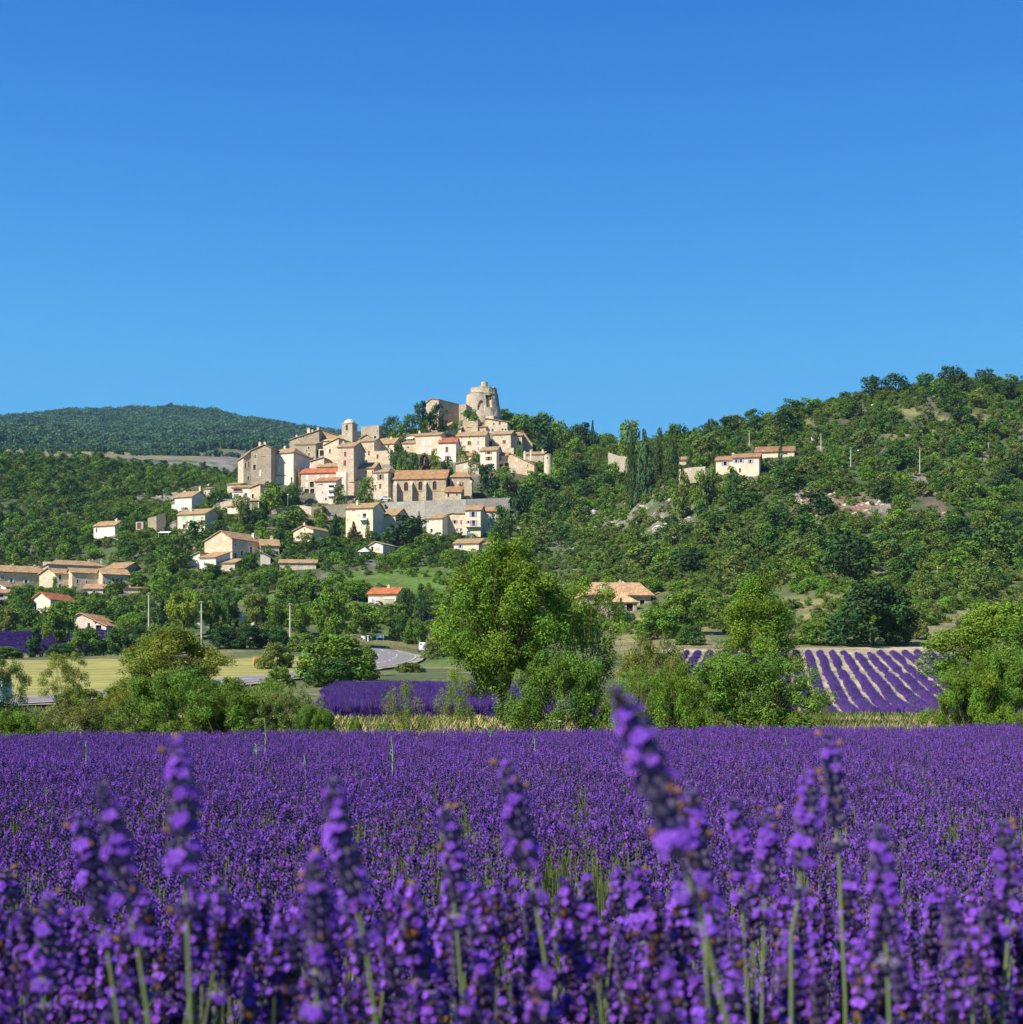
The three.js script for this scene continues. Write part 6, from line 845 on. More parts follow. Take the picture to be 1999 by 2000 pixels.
  const MARKS = [[1797, 900, 'the tallest hillside utility pole'], [1662, 893, 'the pole above the pale rock'], [1604, 863, 'the pole beside the transformer'], [1588, 865, 'the white transformer'], [1464, 858, 'the short pole above the long house'], [1931, 875, 'the small distant pole'], [1831, 1115, 'the thin pole above the lavender rows'], [1440, 905, 'the lilac-shuttered long house'], [1545, 885, 'the upper house on the right slope'], [1350, 920, 'the pale garden wall'], [1315, 875, 'the widest cypress'], [1234, 880, 'the leftmost tall cypress'], [1258, 885, 'the drooping cedar'], [1640, 985, 'the large red scree'], [1815, 957, 'the small red scree'], [1160, 1010, 'the white boulder'], [1285, 1035, 'the pale boulder'], [1372, 978, 'the broad grey slab'], [1858, 740, 'the tallest crest tree'], [1748, 750, 'the left crest tree'], [1600, 828, 'the dry terrace under the crest'], [1715, 860, 'the dry terrace in mid hillside'], [1706, 796, 'the white crest boulder'], [1210, 1150, 'the wide farmhouse roof'], [1705, 1200, 'the dark rounded tree above the lavender'], [1260, 890, 'the cypress grove'], [206, 1035, 'the lone small white house'], [275, 1028, 'the roofless hut'], [370, 985, 'the long white house'], [375, 1020, 'the green-shuttered house'], [420, 1070, 'the big stone farmhouse'], [130, 1110, 'the hamlet row'], [40, 1120, 'the long ochre row'], [85, 1175, 'the vivid orange roof'], [165, 1215, 'the beige bungalow'], [585, 1100, 'the long bungalow'], [592, 1045, 'the gabled house in mid slope'], [737, 1170, 'the orange-roofed cottage'], [700, 1020, 'the tall yellow house'], [735, 1070, 'the white shed'], [930, 1010, 'the yellow house with the blue door'], [960, 960, 'the rampart'], [1085, 950, 'the corner turret'], [1070, 1110, 'the tallest hedge tree'], [50, 900, 'the bare plateau'], [120, 1000, 'the pale rock patch on the left hillside'], [300, 945, 'the rocks on the left hillside'], [870, 1090, 'the upper lawn'], [291, 1190, 'the first utility pole'], [800, 1060, 'the wide dark dome tree'], [1900, 1000, 'the right frame edge'], [1480, 1140, 'the upright hedge tree'], [1160, 850, 'the saddle conifer'], [640, 1140, 'the plane trees']], TAKEN = new Set();
  const placeLabel = (head, q) => {
    const sx = CX + q.x / q.d * F, sy = HY - (land(q.x, q.d) + q.h / 2 - EYE) / q.d * F, near = MARKS.map((m) => [Math.hypot(m[0] - sx, m[1] - sy), m]).sort((a, b) => a[0] - b[0]).slice(0, 7);
    for (const [dist, m] of near) { const dx = sx - m[0], dy = sy - m[1], a = Math.abs(dx), b = Math.abs(dy), far_ = dist < 38 ? 'close ' : dist < 90 ? '' : dist < 170 ? 'some way ' : 'far ', rel = a > 2.2 * b ? (dx < 0 ? 'left of' : 'right of') : b > 2.2 * a ? (dy < 0 ? 'above' : 'below') : (dy < 0 ? 'above and ' : 'below and ') + (dx < 0 ? 'left of' : 'right of'), l = `${head} ${far_}${rel} ${m[2]}`; if (dist < 300 && l.split(' ').length <= 16 && !TAKEN.has(l)) { TAKEN.add(l); return l; } }
    return undefined;
  };
  const rest = new Map();
  wild.forEach((q, i) => {
    const size = q.w > 6.6 ? 'large' : q.w > 5 ? 'mid-sized' : 'small';
    if (i < 300) grow(q.k, onLand(q.x, q.d), q.w, q.h, q.c, placeLabel(`${size} ${tone[q.c]} ${q.k === 'scrub_c' ? 'tree' : 'bush'}`, q) ?? `${size} ${tone[q.c]} rounded ${q.k === 'scrub_c' ? 'tree' : 'bush'} ${where[q.z][0]}`, q.k === 'scrub_c' ? 'tree' : 'bush', { name: q.k === 'scrub_c' ? 'slope_tree' : 'scrub_bush', group: `${size} ${tone[q.c]} ${where[q.z][1]}` });
    else { const k = q.k + ',' + q.c; if (!rest.has(k)) rest.set(k, []); rest.get(k).push(q); }
  });
  const mass = thing('hillside_scrub', 'smaller scrub and undergrowth covering the slopes round the village', 'scrub', V(0, 0, 0)); mass.userData.kind = 'stuff';
  const swarm = (name, geo, mat, list, parent, tint) => { const m = new THREE.InstancedMesh(geo, mat, list.length), o = new THREE.Object3D(), c = new THREE.Color(); m.name = name; m.castShadow = m.receiveShadow = true; list.forEach((q, i) => { o.position.set(q.x, land(q.x, q.d) - 0.1, -q.d); o.rotation.set(0, (q.x * 7.1 + q.d) % 6.28, 0); o.scale.set(q.w, q.h, q.w); o.updateMatrix(); m.setMatrixAt(i, o.matrix); const v = 0.8 + 0.4 * hash2(q.x * 10, q.d * 10); m.setColorAt(i, c.setRGB(v, v, v)); }); m.userData = { kind: 'stuff' }; parent.add(m); return m; };
  for (const [k, list] of rest) { const [kn, c] = k.split(','); swarm('bushes', KIND[kn].crown, farLeafMat(C[c]), list, mass); }
  // low undergrowth between the bushes
  const low = [[], [], []];
  for (let i = 0; i < 60000 && low[0].length + low[1].length + low[2].length < 17000; i++) {
    const d = Math.sqrt(lerp(230 ** 2, 800 ** 2, R())), sx = lerp(-60, 2060, R()), x = (sx - CX) / F * d, sy = HY - (land(x, d) - EYE) / d * F;
    if (sy > 1240 || (d > 520 && sx > 470 && sx < 1030 && sy < 985) || BARE.some((p) => inPoly(sx, sy, p) && R() > 0.4) || fbm(x / 14, d / 14, 3, 131) < 0.36) continue;
    if (RECTS.some(([a0, a1, t, b, dd]) => d < dd + 2 && sx + 6 > a0 && sx - 6 < a1 && sy - 8 < b - 4 && sy > t) || FOOT.some(([a, b, r]) => (a - x) ** 2 + (b - d) ** 2 < r * r)) continue;
    if (Math.abs(x + 20) < 7 && d < 300) continue;
    const w = 1.2 + 2.2 * R(); low[Math.floor(R() * 3)].push({ x, d, w, h: w * (0.5 + 0.4 * R()) });
  }
  low.forEach((l, i) => swarm('undergrowth', KIND[['scrub_a', 'scrub_d', 'scrub_b'][i]].crown, farLeafMat(C[['oak', 'mid', 'fresh'][i]]), l, mass));
  // far wooded mountain
  const wood = thing('mountain_forest', 'dense distant forest covering the blue-green mountain on the left', 'forest', V(0, 0, 0)); wood.userData.kind = 'stuff';
  const far = [[], [], []];
  for (let i = 0; i < 60000; i++) { const d = Math.sqrt(lerp(1720 ** 2, 3150 ** 2, R())), sx = lerp(-260, 900, R()), x = (sx - CX) / F * d; if (fbm(x / 120, d / 120, 3, 141) < 0.3) continue; const w = 8 + 7 * R(); far[Math.floor(R() * 3)].push({ x, d, w, h: w * (0.7 + 0.4 * R()) }); if (far[0].length > 12000) break; }
  for (let i = 0; i < 260; i++) { const d = Math.sqrt(lerp(1320 ** 2, 1680 ** 2, R())), sx = lerp(-260, 520, R()), x = (sx - CX) / F * d, w = 6 + 5 * R(); far[Math.floor(R() * 3)].push({ x, d, w, h: w * 0.8 }); }
  far.forEach((l, i) => swarm('far_trees', KIND.far.crown, farLeafMat([[0.066, 0.145, 0.052], [0.08, 0.16, 0.056], [0.052, 0.122, 0.048]][i]), l, wood));
  // rocks showing among the scrub
  const rockGeo = []; for (let v = 0; v < 4; v++) { const g = new THREE.IcosahedronGeometry(0.5, 1), p = g.attributes.position; for (let i = 0; i < p.count; i++) { const f = 0.5 + 1.0 * fbm(p.getX(i) * 3 + v * 9, p.getY(i) * 3 + p.getZ(i) * 2, 3, 151 + v); p.setXYZ(i, p.getX(i) * f * 1.5, p.getY(i) * f * 0.7, p.getZ(i) * f); } g.computeVertexNormals(); rockGeo.push(metricUV(g)); }
  const stones = [[], [], [], []];
  for (let i = 0; i < 30000; i++) { const d = Math.sqrt(lerp(330 ** 2, 760 ** 2, R())), sx = lerp(-60, 2060, R()), x = (sx - CX) / F * d, sy = HY - (land(x, d) - EYE) / d * F; const hit = [...ROCKY, ...SCREE].some((p) => inPoly(sx, sy, p)); if (!hit && R() > 0.03) continue; if (hit && R() > 0.95) continue; if (sy > 1070 || LAWN.some((p) => inPoly(sx, sy, p)) || (d > 480 && sx > 440 && sx < 1040) || FOOT.some(([a, b, r]) => (a - x) ** 2 + (b - d) ** 2 < r * r)) continue; const w = 0.35 + 1.5 * Math.pow(R(), 3); stones[i % 4].push({ x, d, w, h: w }); }
  const rk = thing('slope_rocks', 'pale limestone rocks and rubble showing between the scrub', 'rocks', V(0, 0, 0)); rk.userData.kind = 'stuff';
  stones.forEach((l, i) => swarm('rocks', rockGeo[i], i % 2 ? wallMat('s', '#c9bfae') : wallMat('s', '#b9a085'), l, rk));
  const big = (label, sx, sy, wpx, hpx, v, col) => { const d = reach(sx, sy), m = d / F, t = part('boulder', rockGeo[v], wallMat('s', col), scene); t.name = numbered('boulder'); t.position.copy(onLand((sx - CX) * m, d, hpx * m * 0.3)); t.scale.set(wpx * m * 0.5, hpx * m * 1.1, wpx * m * 0.4); t.rotation.y = sx; tag(t, label, 'rock'); };
  big('pale grey rock outcrop among the plane trees by the second pole', 473, 1226, 34, 40, 0, '#cfc8bd'); big('smaller pale rock right of the outcrop among the plane trees', 497, 1228, 20, 18, 1, '#d8cbb4');
  big('white boulder at the lower left of the right-hand rocks', 1160, 1012, 26, 18, 2, '#ddd6c8'); big('tan rock slab in the middle of the right-hand rocks', 1190, 1000, 28, 20, 3, '#d6b892'); big('broad grey slab high among the right-hand rocks', 1372, 978, 44, 14, 0, '#cfcac0'); big('pale boulder below the right-hand rocks', 1285, 1040, 30, 20, 1, '#d9cdbd'); big('reddish-white boulder right of the pale one', 1332, 1036, 34, 24, 2, '#d8b494'); big('white boulder high on the right hill above the terraces', 1706, 798, 14, 8, 3, '#e2d8c8'); big('pale rock under the transformer pole', 1660, 902, 22, 7, 1, '#dccdb6');
}
// ---------- grass ----------
{
  const R = rng(99), blade = (n, h, w, spread) => { const pos = [], idx = [], col = []; for (let i = 0; i < n; i++) { const a = R() * 6.283, r = spread * Math.sqrt(R()), x = Math.cos(a) * r, z = Math.sin(a) * r, b = R() * 6.283, hh = h * (0.5 + 0.7 * R()), l = hh * (0.1 + 0.35 * R()), dx = Math.cos(b), dz = Math.sin(b), k = pos.length / 3, v = 0.7 + 0.6 * R(); pos.push(x - dz * w, 0, z + dx * w, x + dz * w, 0, z - dx * w, x + dx * l * 0.4, hh * 0.65, z + dz * l * 0.4, x + dx * l, hh, z + dz * l); idx.push(k, k + 1, k + 2, k + 2, k + 1, k + 3, k, k + 2, k + 3); for (let q = 0; q < 4; q++) col.push(v, v, v * 0.95); } const g = new THREE.BufferGeometry(); g.setAttribute('position', new THREE.Float32BufferAttribute(pos, 3)); g.setAttribute('color', new THREE.Float32BufferAttribute(col, 3)); g.setIndex(idx); g.computeVertexNormals(); return g; };
  const tuft = [blade(90, 0.27, 0.0016, 0.55), blade(90, 0.22, 0.0016, 0.6)], verge = thing('verge_grass', 'dry yellow grass on the strip between the lavender and the hedge', 'grass', V(0, 0, 0)); verge.userData.kind = 'stuff';
  const put = (geo, list, c, name, parent) => { const m = new THREE.InstancedMesh(geo, leafMat(c), list.length), o = new THREE.Object3D(), k = new THREE.Color(); m.name = name; m.userData = { kind: 'stuff' }; list.forEach(([x, d, s], i) => { o.position.set(x, land(x, d), -d); o.rotation.set(0, R() * 6.28, 0); o.scale.set(s, s * (0.5 + 0.45 * R()), s); o.updateMatrix(); m.setMatrixAt(i, o.matrix); const v = 0.75 + 0.5 * R(); m.setColorAt(i, k.setRGB(v, v * (0.92 + 0.12 * R()), v)); }); parent.add(m); };
  const dryL = [[], []], greenL = [[], []], farL = [[], []];
  for (let i = 0; i < 15000; i++) { const d = lerp(20.6, 47, Math.pow(R(), 0.8)), x = lerp(-0.46, 0.46, R()) * d; (fbm(x / 3, d / 3, 3, 161) > (x < -4 ? 0.44 : 0.56) ? greenL : dryL)[i % 2].push([x, d, 0.75 + 0.8 * R()]); }
  for (let i = 0; i < 9000; i++) { const d = lerp(47, 110, R()), x = lerp(-0.46, 0.46, R()) * d; if (Math.abs(x + 30) < 7.5 || (d > 52 && x > -16 && x < 4) || (d > 66 && x < -32) || (d > 103 && x > 10)) continue; farL[i % 2].push([x, d, 1 + R()]); }
  for (let i = 0; i < 3200; i++) { const d = lerp(106, 194, R()), x = lerp(14, 74, R()); if (x < d * 0.06 || fbm(x / 4, d / 6, 3, 163) < 0.5) continue; farL[i % 2].push([x, d, 0.5 + 0.6 * R()]); }
  dryL.forEach((l, i) => put(tuft[i], l, [0.40, 0.37, 0.14], 'dry_grass', verge)); greenL.forEach((l, i) => put(tuft[i], l, [0.17, 0.20, 0.055], 'green_grass', verge)); farL.forEach((l, i) => put(tuft[i], l, i ? [0.24, 0.24, 0.09] : [0.14, 0.19, 0.05], 'meadow_grass', verge));
  // white umbels at the hedge foot
  const bloom = thing('wild_carrot', 'white flat-topped wildflowers in front of the hedge', 'wildflowers', V(0, 0, 0)); bloom.userData.kind = 'stuff'; const spots = [];
  for (const [a, b, n] of [[20, 160, 9], [470, 560, 3], [1040, 1100, 4], [1290, 1400, 16], [1930, 2000, 5], [690, 730, 2]]) for (let i = 0; i < n; i++) { const d = lerp(23, 31, R()); spots.push([(lerp(a, b, R()) - CX) / F * d, d]); }
  const g = new THREE.CylinderGeometry(0.032, 0.008, 0.02, 9); g.translate(0, 0.62, 0); const st = new THREE.CylinderGeometry(0.005, 0.007, 0.62, 4); st.translate(0, 0.31, 0);
  for (const [geo, mat, nm] of [[g, M.white, 'flower_heads'], [st, paint('#6f7f45'), 'stems']]) { const m = new THREE.InstancedMesh(geo, mat, spots.length), o = new THREE.Object3D(), r2 = rng(5); m.name = nm; m.userData = { kind: 'stuff' }; spots.forEach(([x, d], i) => { o.position.set(x, land(x, d), -d); o.rotation.set((r2() - 0.5) * 0.4, 0, (r2() - 0.5) * 0.4); o.scale.set(1, 0.7 + 0.35 * r2(), 1); o.updateMatrix(); m.setMatrixAt(i, o.matrix); }); bloom.add(m); }
}
// ---------- lavender ----------
{
  const R = rng(2024);
  const COLR = { calyx: [0.082, 0.054, 0.165], calyx2: [0.135, 0.105, 0.19], petal: [0.215, 0.066, 0.515], petal2: [0.29, 0.10, 0.64], dead: [0.22, 0.105, 0.045], stem: [0.16, 0.20, 0.07] };
  const mat = new THREE.MeshPhysicalMaterial({ vertexColors: true, roughness: 0.95, specularIntensity: 0.2, transmission: 0.25, thickness: 0, side: THREE.DoubleSide });
  class Bits { constructor() { this.p = []; this.c = []; this.i = []; }
    tri(a, b, c, col) { const k = this.p.length / 3; for (const v of [a, b, c]) { this.p.push(v.x, v.y, v.z); this.c.push(...col); } this.i.push(k, k + 1, k + 2); }
    geo() { const g = new THREE.BufferGeometry(); g.setAttribute('position', new THREE.Float32BufferAttribute(this.p, 3)); g.setAttribute('color', new THREE.Float32BufferAttribute(this.c, 3)); g.setIndex(this.i); g.computeVertexNormals(); return g; } }
  const frame = (dir) => { const u = Math.abs(dir.y) > 0.9 ? V(1, 0, 0) : V(0, 1, 0), a = u.clone().cross(dir).normalize(); return [a, dir.clone().cross(a)]; };
  const vary = (c, s = 0.35) => { const k = 1 - s / 2 + s * R(); return c.map((v) => v * k); };
  function bud(B, at_, dir, len, rad_, col, sides) {      // ribbed calyx: narrow foot, swollen middle, open mouth
    const [a, b] = frame(dir), ring = (t, r) => [...Array(sides)].map((_, k) => at_.clone().addScaledVector(dir, len * t).addScaledVector(a, Math.cos(k / sides * 6.283) * r).addScaledVector(b, Math.sin(k / sides * 6.283) * r));
    const r = sides > 3 ? [ring(0, rad_ * 0.45), ring(0.55, rad_), ring(1, rad_ * 0.75)] : [ring(0, rad_ * 0.6), ring(1, rad_)];
    for (let j = 0; j < r.length - 1; j++) for (let k = 0; k < sides; k++) { const n = (k + 1) % sides; B.tri(r[j][k], r[j][n], r[j + 1][k], col); B.tri(r[j][n], r[j + 1][n], r[j + 1][k], col); }
  }
  function bloom(B, at_, dir, s, col, lobes) {      // two-lipped flower of rounded lobes
    const [a, b] = frame(dir), off = R() * 6.28;
    for (let k = 0; k < lobes; k++) { const q = off + k / lobes * 6.283, o = a.clone().multiplyScalar(Math.cos(q)).addScaledVector(b, Math.sin(q)), t = a.clone().multiplyScalar(-Math.sin(q)).addScaledVector(b, Math.cos(q)), len = s * (k < 2 ? 1.15 : 0.85), root = at_.clone().addScaledVector(o, s * 0.08), mid = root.clone().addScaledVector(o, len * 0.6).addScaledVector(dir, len * 0.35), tip = root.clone().addScaledVector(o, len).addScaledVector(dir, len * 0.25), w = len * 0.42, c = vary(col, 0.3); B.tri(root, mid.clone().addScaledVector(t, w), mid.clone().addScaledVector(t, -w), c); B.tri(mid.clone().addScaledVector(t, w), tip, mid.clone().addScaledVector(t, -w), c); }
  }
  // a flower head along a slightly bent axis; level 0 is the finest
  function whorls(len, n) { const out = []; let y = 0; for (let i = 0; i < n; i++) { const t = i / (n - 1); out.push([i === 0 && n > 5 ? 0 : lerp(n > 5 ? 0.14 : 0, 1, Math.pow(t, 0.9)) * len, (0.75 + 0.5 * Math.sin(Math.PI * Math.min(1, 0.25 + 0.72 * t))) * (1 - 0.45 * Math.pow(t, 4)), t]); } return out; }
  function spike(level, len = 0.055, stem = 0.34) {
    const B = new Bits(), nW = [8, 6, 5][level], perC = [7, 5, 3][level], perF = [3.4, 2.6, 2.0][level], sides = [5, 3, 3][level];
    const sw = (t) => V(0.10 * len * t * t, 0, 0.06 * len * t * t);
    { const up = V(0, 1, 0), r = 0.0011, s = 3; for (let k = 0; k < s; k++) { const p = (y, q) => V(Math.cos(q / s * 6.283) * r, y, Math.sin(q / s * 6.283) * r); B.tri(p(-stem, k), p(-stem, k + 1), p(0, k), COLR.stem); B.tri(p(-stem, k + 1), p(0, k + 1), p(0, k), COLR.stem); } }
    for (const [y, f, t] of whorls(len, nW)) {
      const c = sw(t).setY(y), st = R() * 6.28;
      for (let k = 0; k < perC; k++) { const q = st + k / perC * 6.283 + (R() - 0.5) * 0.4, d = V(Math.cos(q), 0.85 + 0.4 * R(), Math.sin(q)).normalize(), dead = R() < (level ? 0.14 : 0.10); bud(B, c, d, 0.0075 * f * (level ? 1.15 : 1), 0.0021 * f * (level > 1 ? 1.5 : 1), vary(dead ? COLR.dead : R() < 0.3 ? COLR.calyx2 : COLR.calyx), sides); }
      const nf = Math.floor(perF + R() * 1.4); for (let k = 0; k < nf; k++) { const q = R() * 6.283, d = V(Math.cos(q), 0.55, Math.sin(q)).normalize(); bloom(B, c.clone().addScaledVector(d, 0.0075 * f), d, (level ? 0.0034 : 0.0027) * (0.8 + 0.5 * R()) * (level > 1 ? 1.25 : 1), R() < 0.35 ? COLR.petal2 : COLR.petal, level > 1 ? 3 : level ? 4 : 5); }
    }
    return B.geo();
  }
  const SP = [[0, 1, 2, 3].map(() => spike(0)), [0, 1, 2, 3].map(() => spike(1)), [0, 1, 2].map(() => spike(2))];
  // height of the flowering canopy above the ground: the row beside the eye stands higher
  const canopy = (x, d) => 0.011 * x * smooth(5, 18, d) + lerp(0.80, 0.55, smooth(1.15, 2.3, d)) + 0.05 * (fbm(x / 0.9, d / 0.9, 3, 171) - 0.5) * 2 + 0.045 * (fbm(x / 4, d / 6, 2, 172) - 0.5) * 2;
  const field = thing('lavender_field', 'foreground field of purple lavender in bloom reaching to the hedge', 'lavender', V(0, 0, 0)); field.userData.kind = 'stuff';
  const lists = SP.map((s) => s.map(() => [])), EDGE = 19.2;
  const add = (x, d) => {
    const lv = d < 2.6 ? 0 : d < 7.5 ? 1 : 2, top = land(x, d) + canopy(x, d) + (d < 2.6 ? 0.05 - 0.36 * Math.pow(R(), 1.15) : (R() - 0.62) * 0.15); lists[lv][Math.floor(R() * SP[lv].length)].push([x, d, top]);
  };
  for (let d = 0.62; d < EDGE; ) { const step = d < 2.6 ? 0.029 : d < 7.5 ? 0.037 : 0.044, hw = 0.42 * d + lerp(0.5, 3.2, smooth(0.9, 2.2, d)), n = Math.floor(2 * hw / step); for (let i = 0; i < n; i++) { const x = -hw + (i + R()) * step, dd = d + (R() - 0.5) * step * 1.6; if (fbm(x / 0.22, dd / 0.5, 3, 173) < (d < 9 ? 0.385 : 0.34)) continue; if (R() < 0.55 * smooth(0.5, 0.36, fbm(x / 0.12, dd / 0.25, 2, 175))) continue; if (d < 1.1 && R() < 0.3) continue; if (dd > EDGE - 0.8 - 0.9 * (fbm(x / 1.2, 3, 3, 174) - 0.5)) continue; add(x, dd); } d += step; }
  for (let i = 0; i < 420; i++) { const d = lerp(0.95, 1.75, R()), x = lerp(-0.44, 0.44, R()) * d, sy = lerp(1740, 2060, R()); lists[0][i % 4].push([x, d, EYE - (sy - HY) / F * d]); }      // shorter heads filling the row beside the eye
  const o = new THREE.Object3D(), k = new THREE.Color();
  lists.forEach((lv, L) => lv.forEach((l, v) => { if (!l.length) return; const m = new THREE.InstancedMesh(SP[L][v], mat, l.length); m.name = 'flower_spikes'; m.userData = { kind: 'stuff' }; l.forEach(([x, d, top], i) => { const s = (0.82 + 0.4 * R()) * (L === 2 ? 1.12 : 1); o.position.set(x, top - 0.055 * s, -d); o.rotation.set((R() - 0.5) * 0.3 - 0.02, R() * 6.28, (R() - 0.5) * 0.3 + 0.05); o.scale.set(s * 0.92, s * 1.08, s * 0.92); o.updateMatrix(); m.setMatrixAt(i, o.matrix); const b = 0.82 + 0.36 * R(); m.setColorAt(i, k.setRGB(b * (0.92 + 0.16 * R()), b, b)); }); field.add(m); }));
  // green growth below the flowers: upright stems and narrow leaves
  const leafB = []; for (let v = 0; v < 3; v++) { const B = new Bits(); for (let i = 0; i < 26; i++) { const a = R() * 6.283, r = 0.06 * Math.sqrt(R()), x = Math.cos(a) * r, z = Math.sin(a) * r, h = 0.16 + 0.24 * R(), dx = (R() - 0.5) * 0.12, dz = (R() - 0.5) * 0.12, q = R() * 3.14, wx = Math.cos(q) * 0.0022, wz = Math.sin(q) * 0.0022, c = vary([0.115, 0.165, 0.055], 0.6); B.tri(V(x - wx, 0, z - wz), V(x + wx, 0, z + wz), V(x + dx, h, z + dz), c); B.tri(V(x + wx, h * 0.3, z), V(x + wx * 3 + dx * 0.6, h * 0.62, z + wz * 3), V(x + dx * 0.4, h * 0.5, z), c); } leafB.push(B.geo()); }
  const tl = [[], [], []]; for (let d = 0.7; d < EDGE - 0.5; ) { const step = d < 6 ? 0.09 : 0.15, hw = 0.42 * d + lerp(0.5, 3.2, smooth(0.9, 2.2, d)), n = Math.floor(2 * hw / step); for (let i = 0; i < n; i++) tl[Math.floor(R() * 3)].push([-hw + (i + R()) * step, d + (R() - 0.5) * step]); d += step; }
  tl.forEach((l, v) => { const m = new THREE.InstancedMesh(leafB[v], mat, l.length); m.name = 'leaf_tufts'; m.userData = { kind: 'stuff' }; l.forEach(([x, d], i) => { o.position.set(x, land(x, d), -d); o.rotation.set(0, R() * 6.28, 0); const s = d < 3.2 ? 0.9 : canopy(x, d) / 0.55; o.scale.set(1.3, s * (0.8 + 0.35 * R()), 1.3); o.updateMatrix(); m.setMatrixAt(i, o.matrix); const b = 0.7 + 0.6 * R(); m.setColorAt(i, k.setRGB(b, b, b)); }); field.add(m); });

  // the blurred spikes right before the eye, each on its own: places of tip and foot of the flower head, and of the lower stem
  const stemM = std(new THREE.Color(0.15, 0.195, 0.062), { roughness: 0.8 }), calM = [[0.125, 0.085, 0.235], [0.175, 0.135, 0.24], COLR.dead].map((c) => std(new THREE.Color(...c))), petM = [COLR.petal, COLR.petal2, [0.21, 0.075, 0.52]].map((c) => new THREE.MeshPhysicalMaterial({ color: new THREE.Color(...c), roughness: 0.95, specularIntensity: 0.2, transmission: 0.3, thickness: 0, side: THREE.DoubleSide }));
  const plain = (B) => { const g = B.geo(); g.deleteAttribute('color'); return g; };
  const budGeo = [0, 1, 2].map(() => { const B = new Bits(); bud(B, V(0, 0, 0), V(0, 1, 0), 0.0095, 0.0025, [1, 1, 1], 5); return plain(B); }), flowerGeo = [0, 1, 2, 3].map(() => { const B = new Bits(); bloom(B, V(0, 0, 0), V(0, 1, 0), 0.0037, [1, 1, 1], 5); bloom(B, V(0, 0.001, 0), V(0, 1, 0), 0.0026, [1, 1, 1], 4); return plain(B); });
  const NEAR = [
    [1203, 1352, 1362, 1765, 0, 0.100, 'tallest blurred lavender spike, leaning left and rising above the field edge'],
    [347, 1450, 366, 1790, 0, 0.092, 'tall upright blurred lavender spike in the left third, tip just below the hedge'],
    [199, 1538, 268, 1840, 0, 0.088, 'blurred lavender spike leaning left, just left of the tall upright one'],
    [154, 1596, 210, 1850, 0, 0.080, 'thick blurred spike with a pale purple top at the far left group'],
    [650, 1530, 715, 1850, 0, 0.088, 'blurred spike a third across with a grey tip above a bright flower'],
    [992, 1492, 1048, 1766, [1084, 1999], 0.086, 'central blurred spike with a long bare green stem'],
    [868, 1586, 893, 1810, 0, 0.078, 'short blurred spike left of the central one with a purple crest'],
    [808, 1736, 838, 1960, 0, 0.080, 'grey-tipped blurred spike low in the centre left'],
    [1619, 1440, 1638, 1662, [1652, 1950], 0.080, 'blurred spike on a straight grey-green stem, highest of the right half'],
    [1580, 1512, 1560, 1755, [1546, 1825], 0.080, 'blurred brownish spike close left of the highest right-hand one'],
    [1718, 1620, 1734, 1900, 0, 0.084, 'stout dark blurred spike right of the straight grey-green stem'],
    [1958, 1610, 1970, 1826, [1956, 1999], 0.078, 'blurred spike at the right edge on a pale stem'],
    [1432, 1566, 1450, 1765, 0, 0.076, 'blurred spike with a flat purple cap, middle of the right-hand trio'],
    [1500, 1586, 1493, 1795, 0, 0.076, 'blurred spike with a brown tip, rightmost of the right-hand trio'],
    [1352, 1552, 1376, 1830, 0, 0.084, 'bright purple blurred spike just right of the tallest leaning one'],
    [613, 1676, 620, 1990, 0, 0.088, 'broad blurred spike low down beside the grey-tipped one'],
    [12, 1706, 30, 1795, [92, 1935], 0.040, 'small blurred flower on a slanting green stem at the left edge'],
    [1240, 1692, 1262, 1860, 0, 0.070, 'ragged brown and purple spike beneath the tallest one'],
    [1536, 1824, 1530, 1992, 0, 0.070, 'bright purple spike low in the right half'],
    [1846, 1802, 1872, 1950, 0, 0.066, 'small spike low between the stout dark one and the right edge'],
    [434, 1742, 420, 1960, 0, 0.080, 'blurred spike low in the left, right of the tall upright one'],
    [1130, 1760, 1160, 1960, 0, 0.076, 'blurred spike low in the middle right of the long bare stem'],
    [96, 1750, 84, 1985, 0, 0.080, 'dense blurred spike low at the left'],
    [260, 1800, 275, 1999, 0, 0.076, 'dense dark blurred spike beneath the two left-leaning ones'],
  ];
  NEAR.forEach(([tx, ty, bx, by, st, len, label]) => {
    const px = Math.hypot(tx - bx, ty - by), d = clamp(len * F / px, 0.52, 1.4), foot = at(bx, by, d), tip = at(tx, ty, d * 0.995), axis = tip.clone().sub(foot), L = axis.length(); axis.normalize();
    const t = thing('lavender_spike', label, 'lavender spike', foot); const q = new THREE.Quaternion().setFromUnitVectors(V(0, 1, 0), axis);
    const low = st ? at(st[0], st[1], d).sub(foot) : axis.clone().multiplyScalar(-0.12).add(V(0, -0.06, 0)), ground = V(low.x * 1.3, -foot.y + 0.05, low.z * 1.3 + 0.02);
    part('stem', tube([ground, low, low.clone().multiplyScalar(0.45), V(0, 0, 0), axis.clone().multiplyScalar(L * 0.97)], 0.0014, 0.0010, 6), stemM, t);
    const n = Math.max(4, Math.round(L / 0.0072)), bend = V((R() - 0.5) * 0.006, 0, (R() - 0.5) * 0.006);
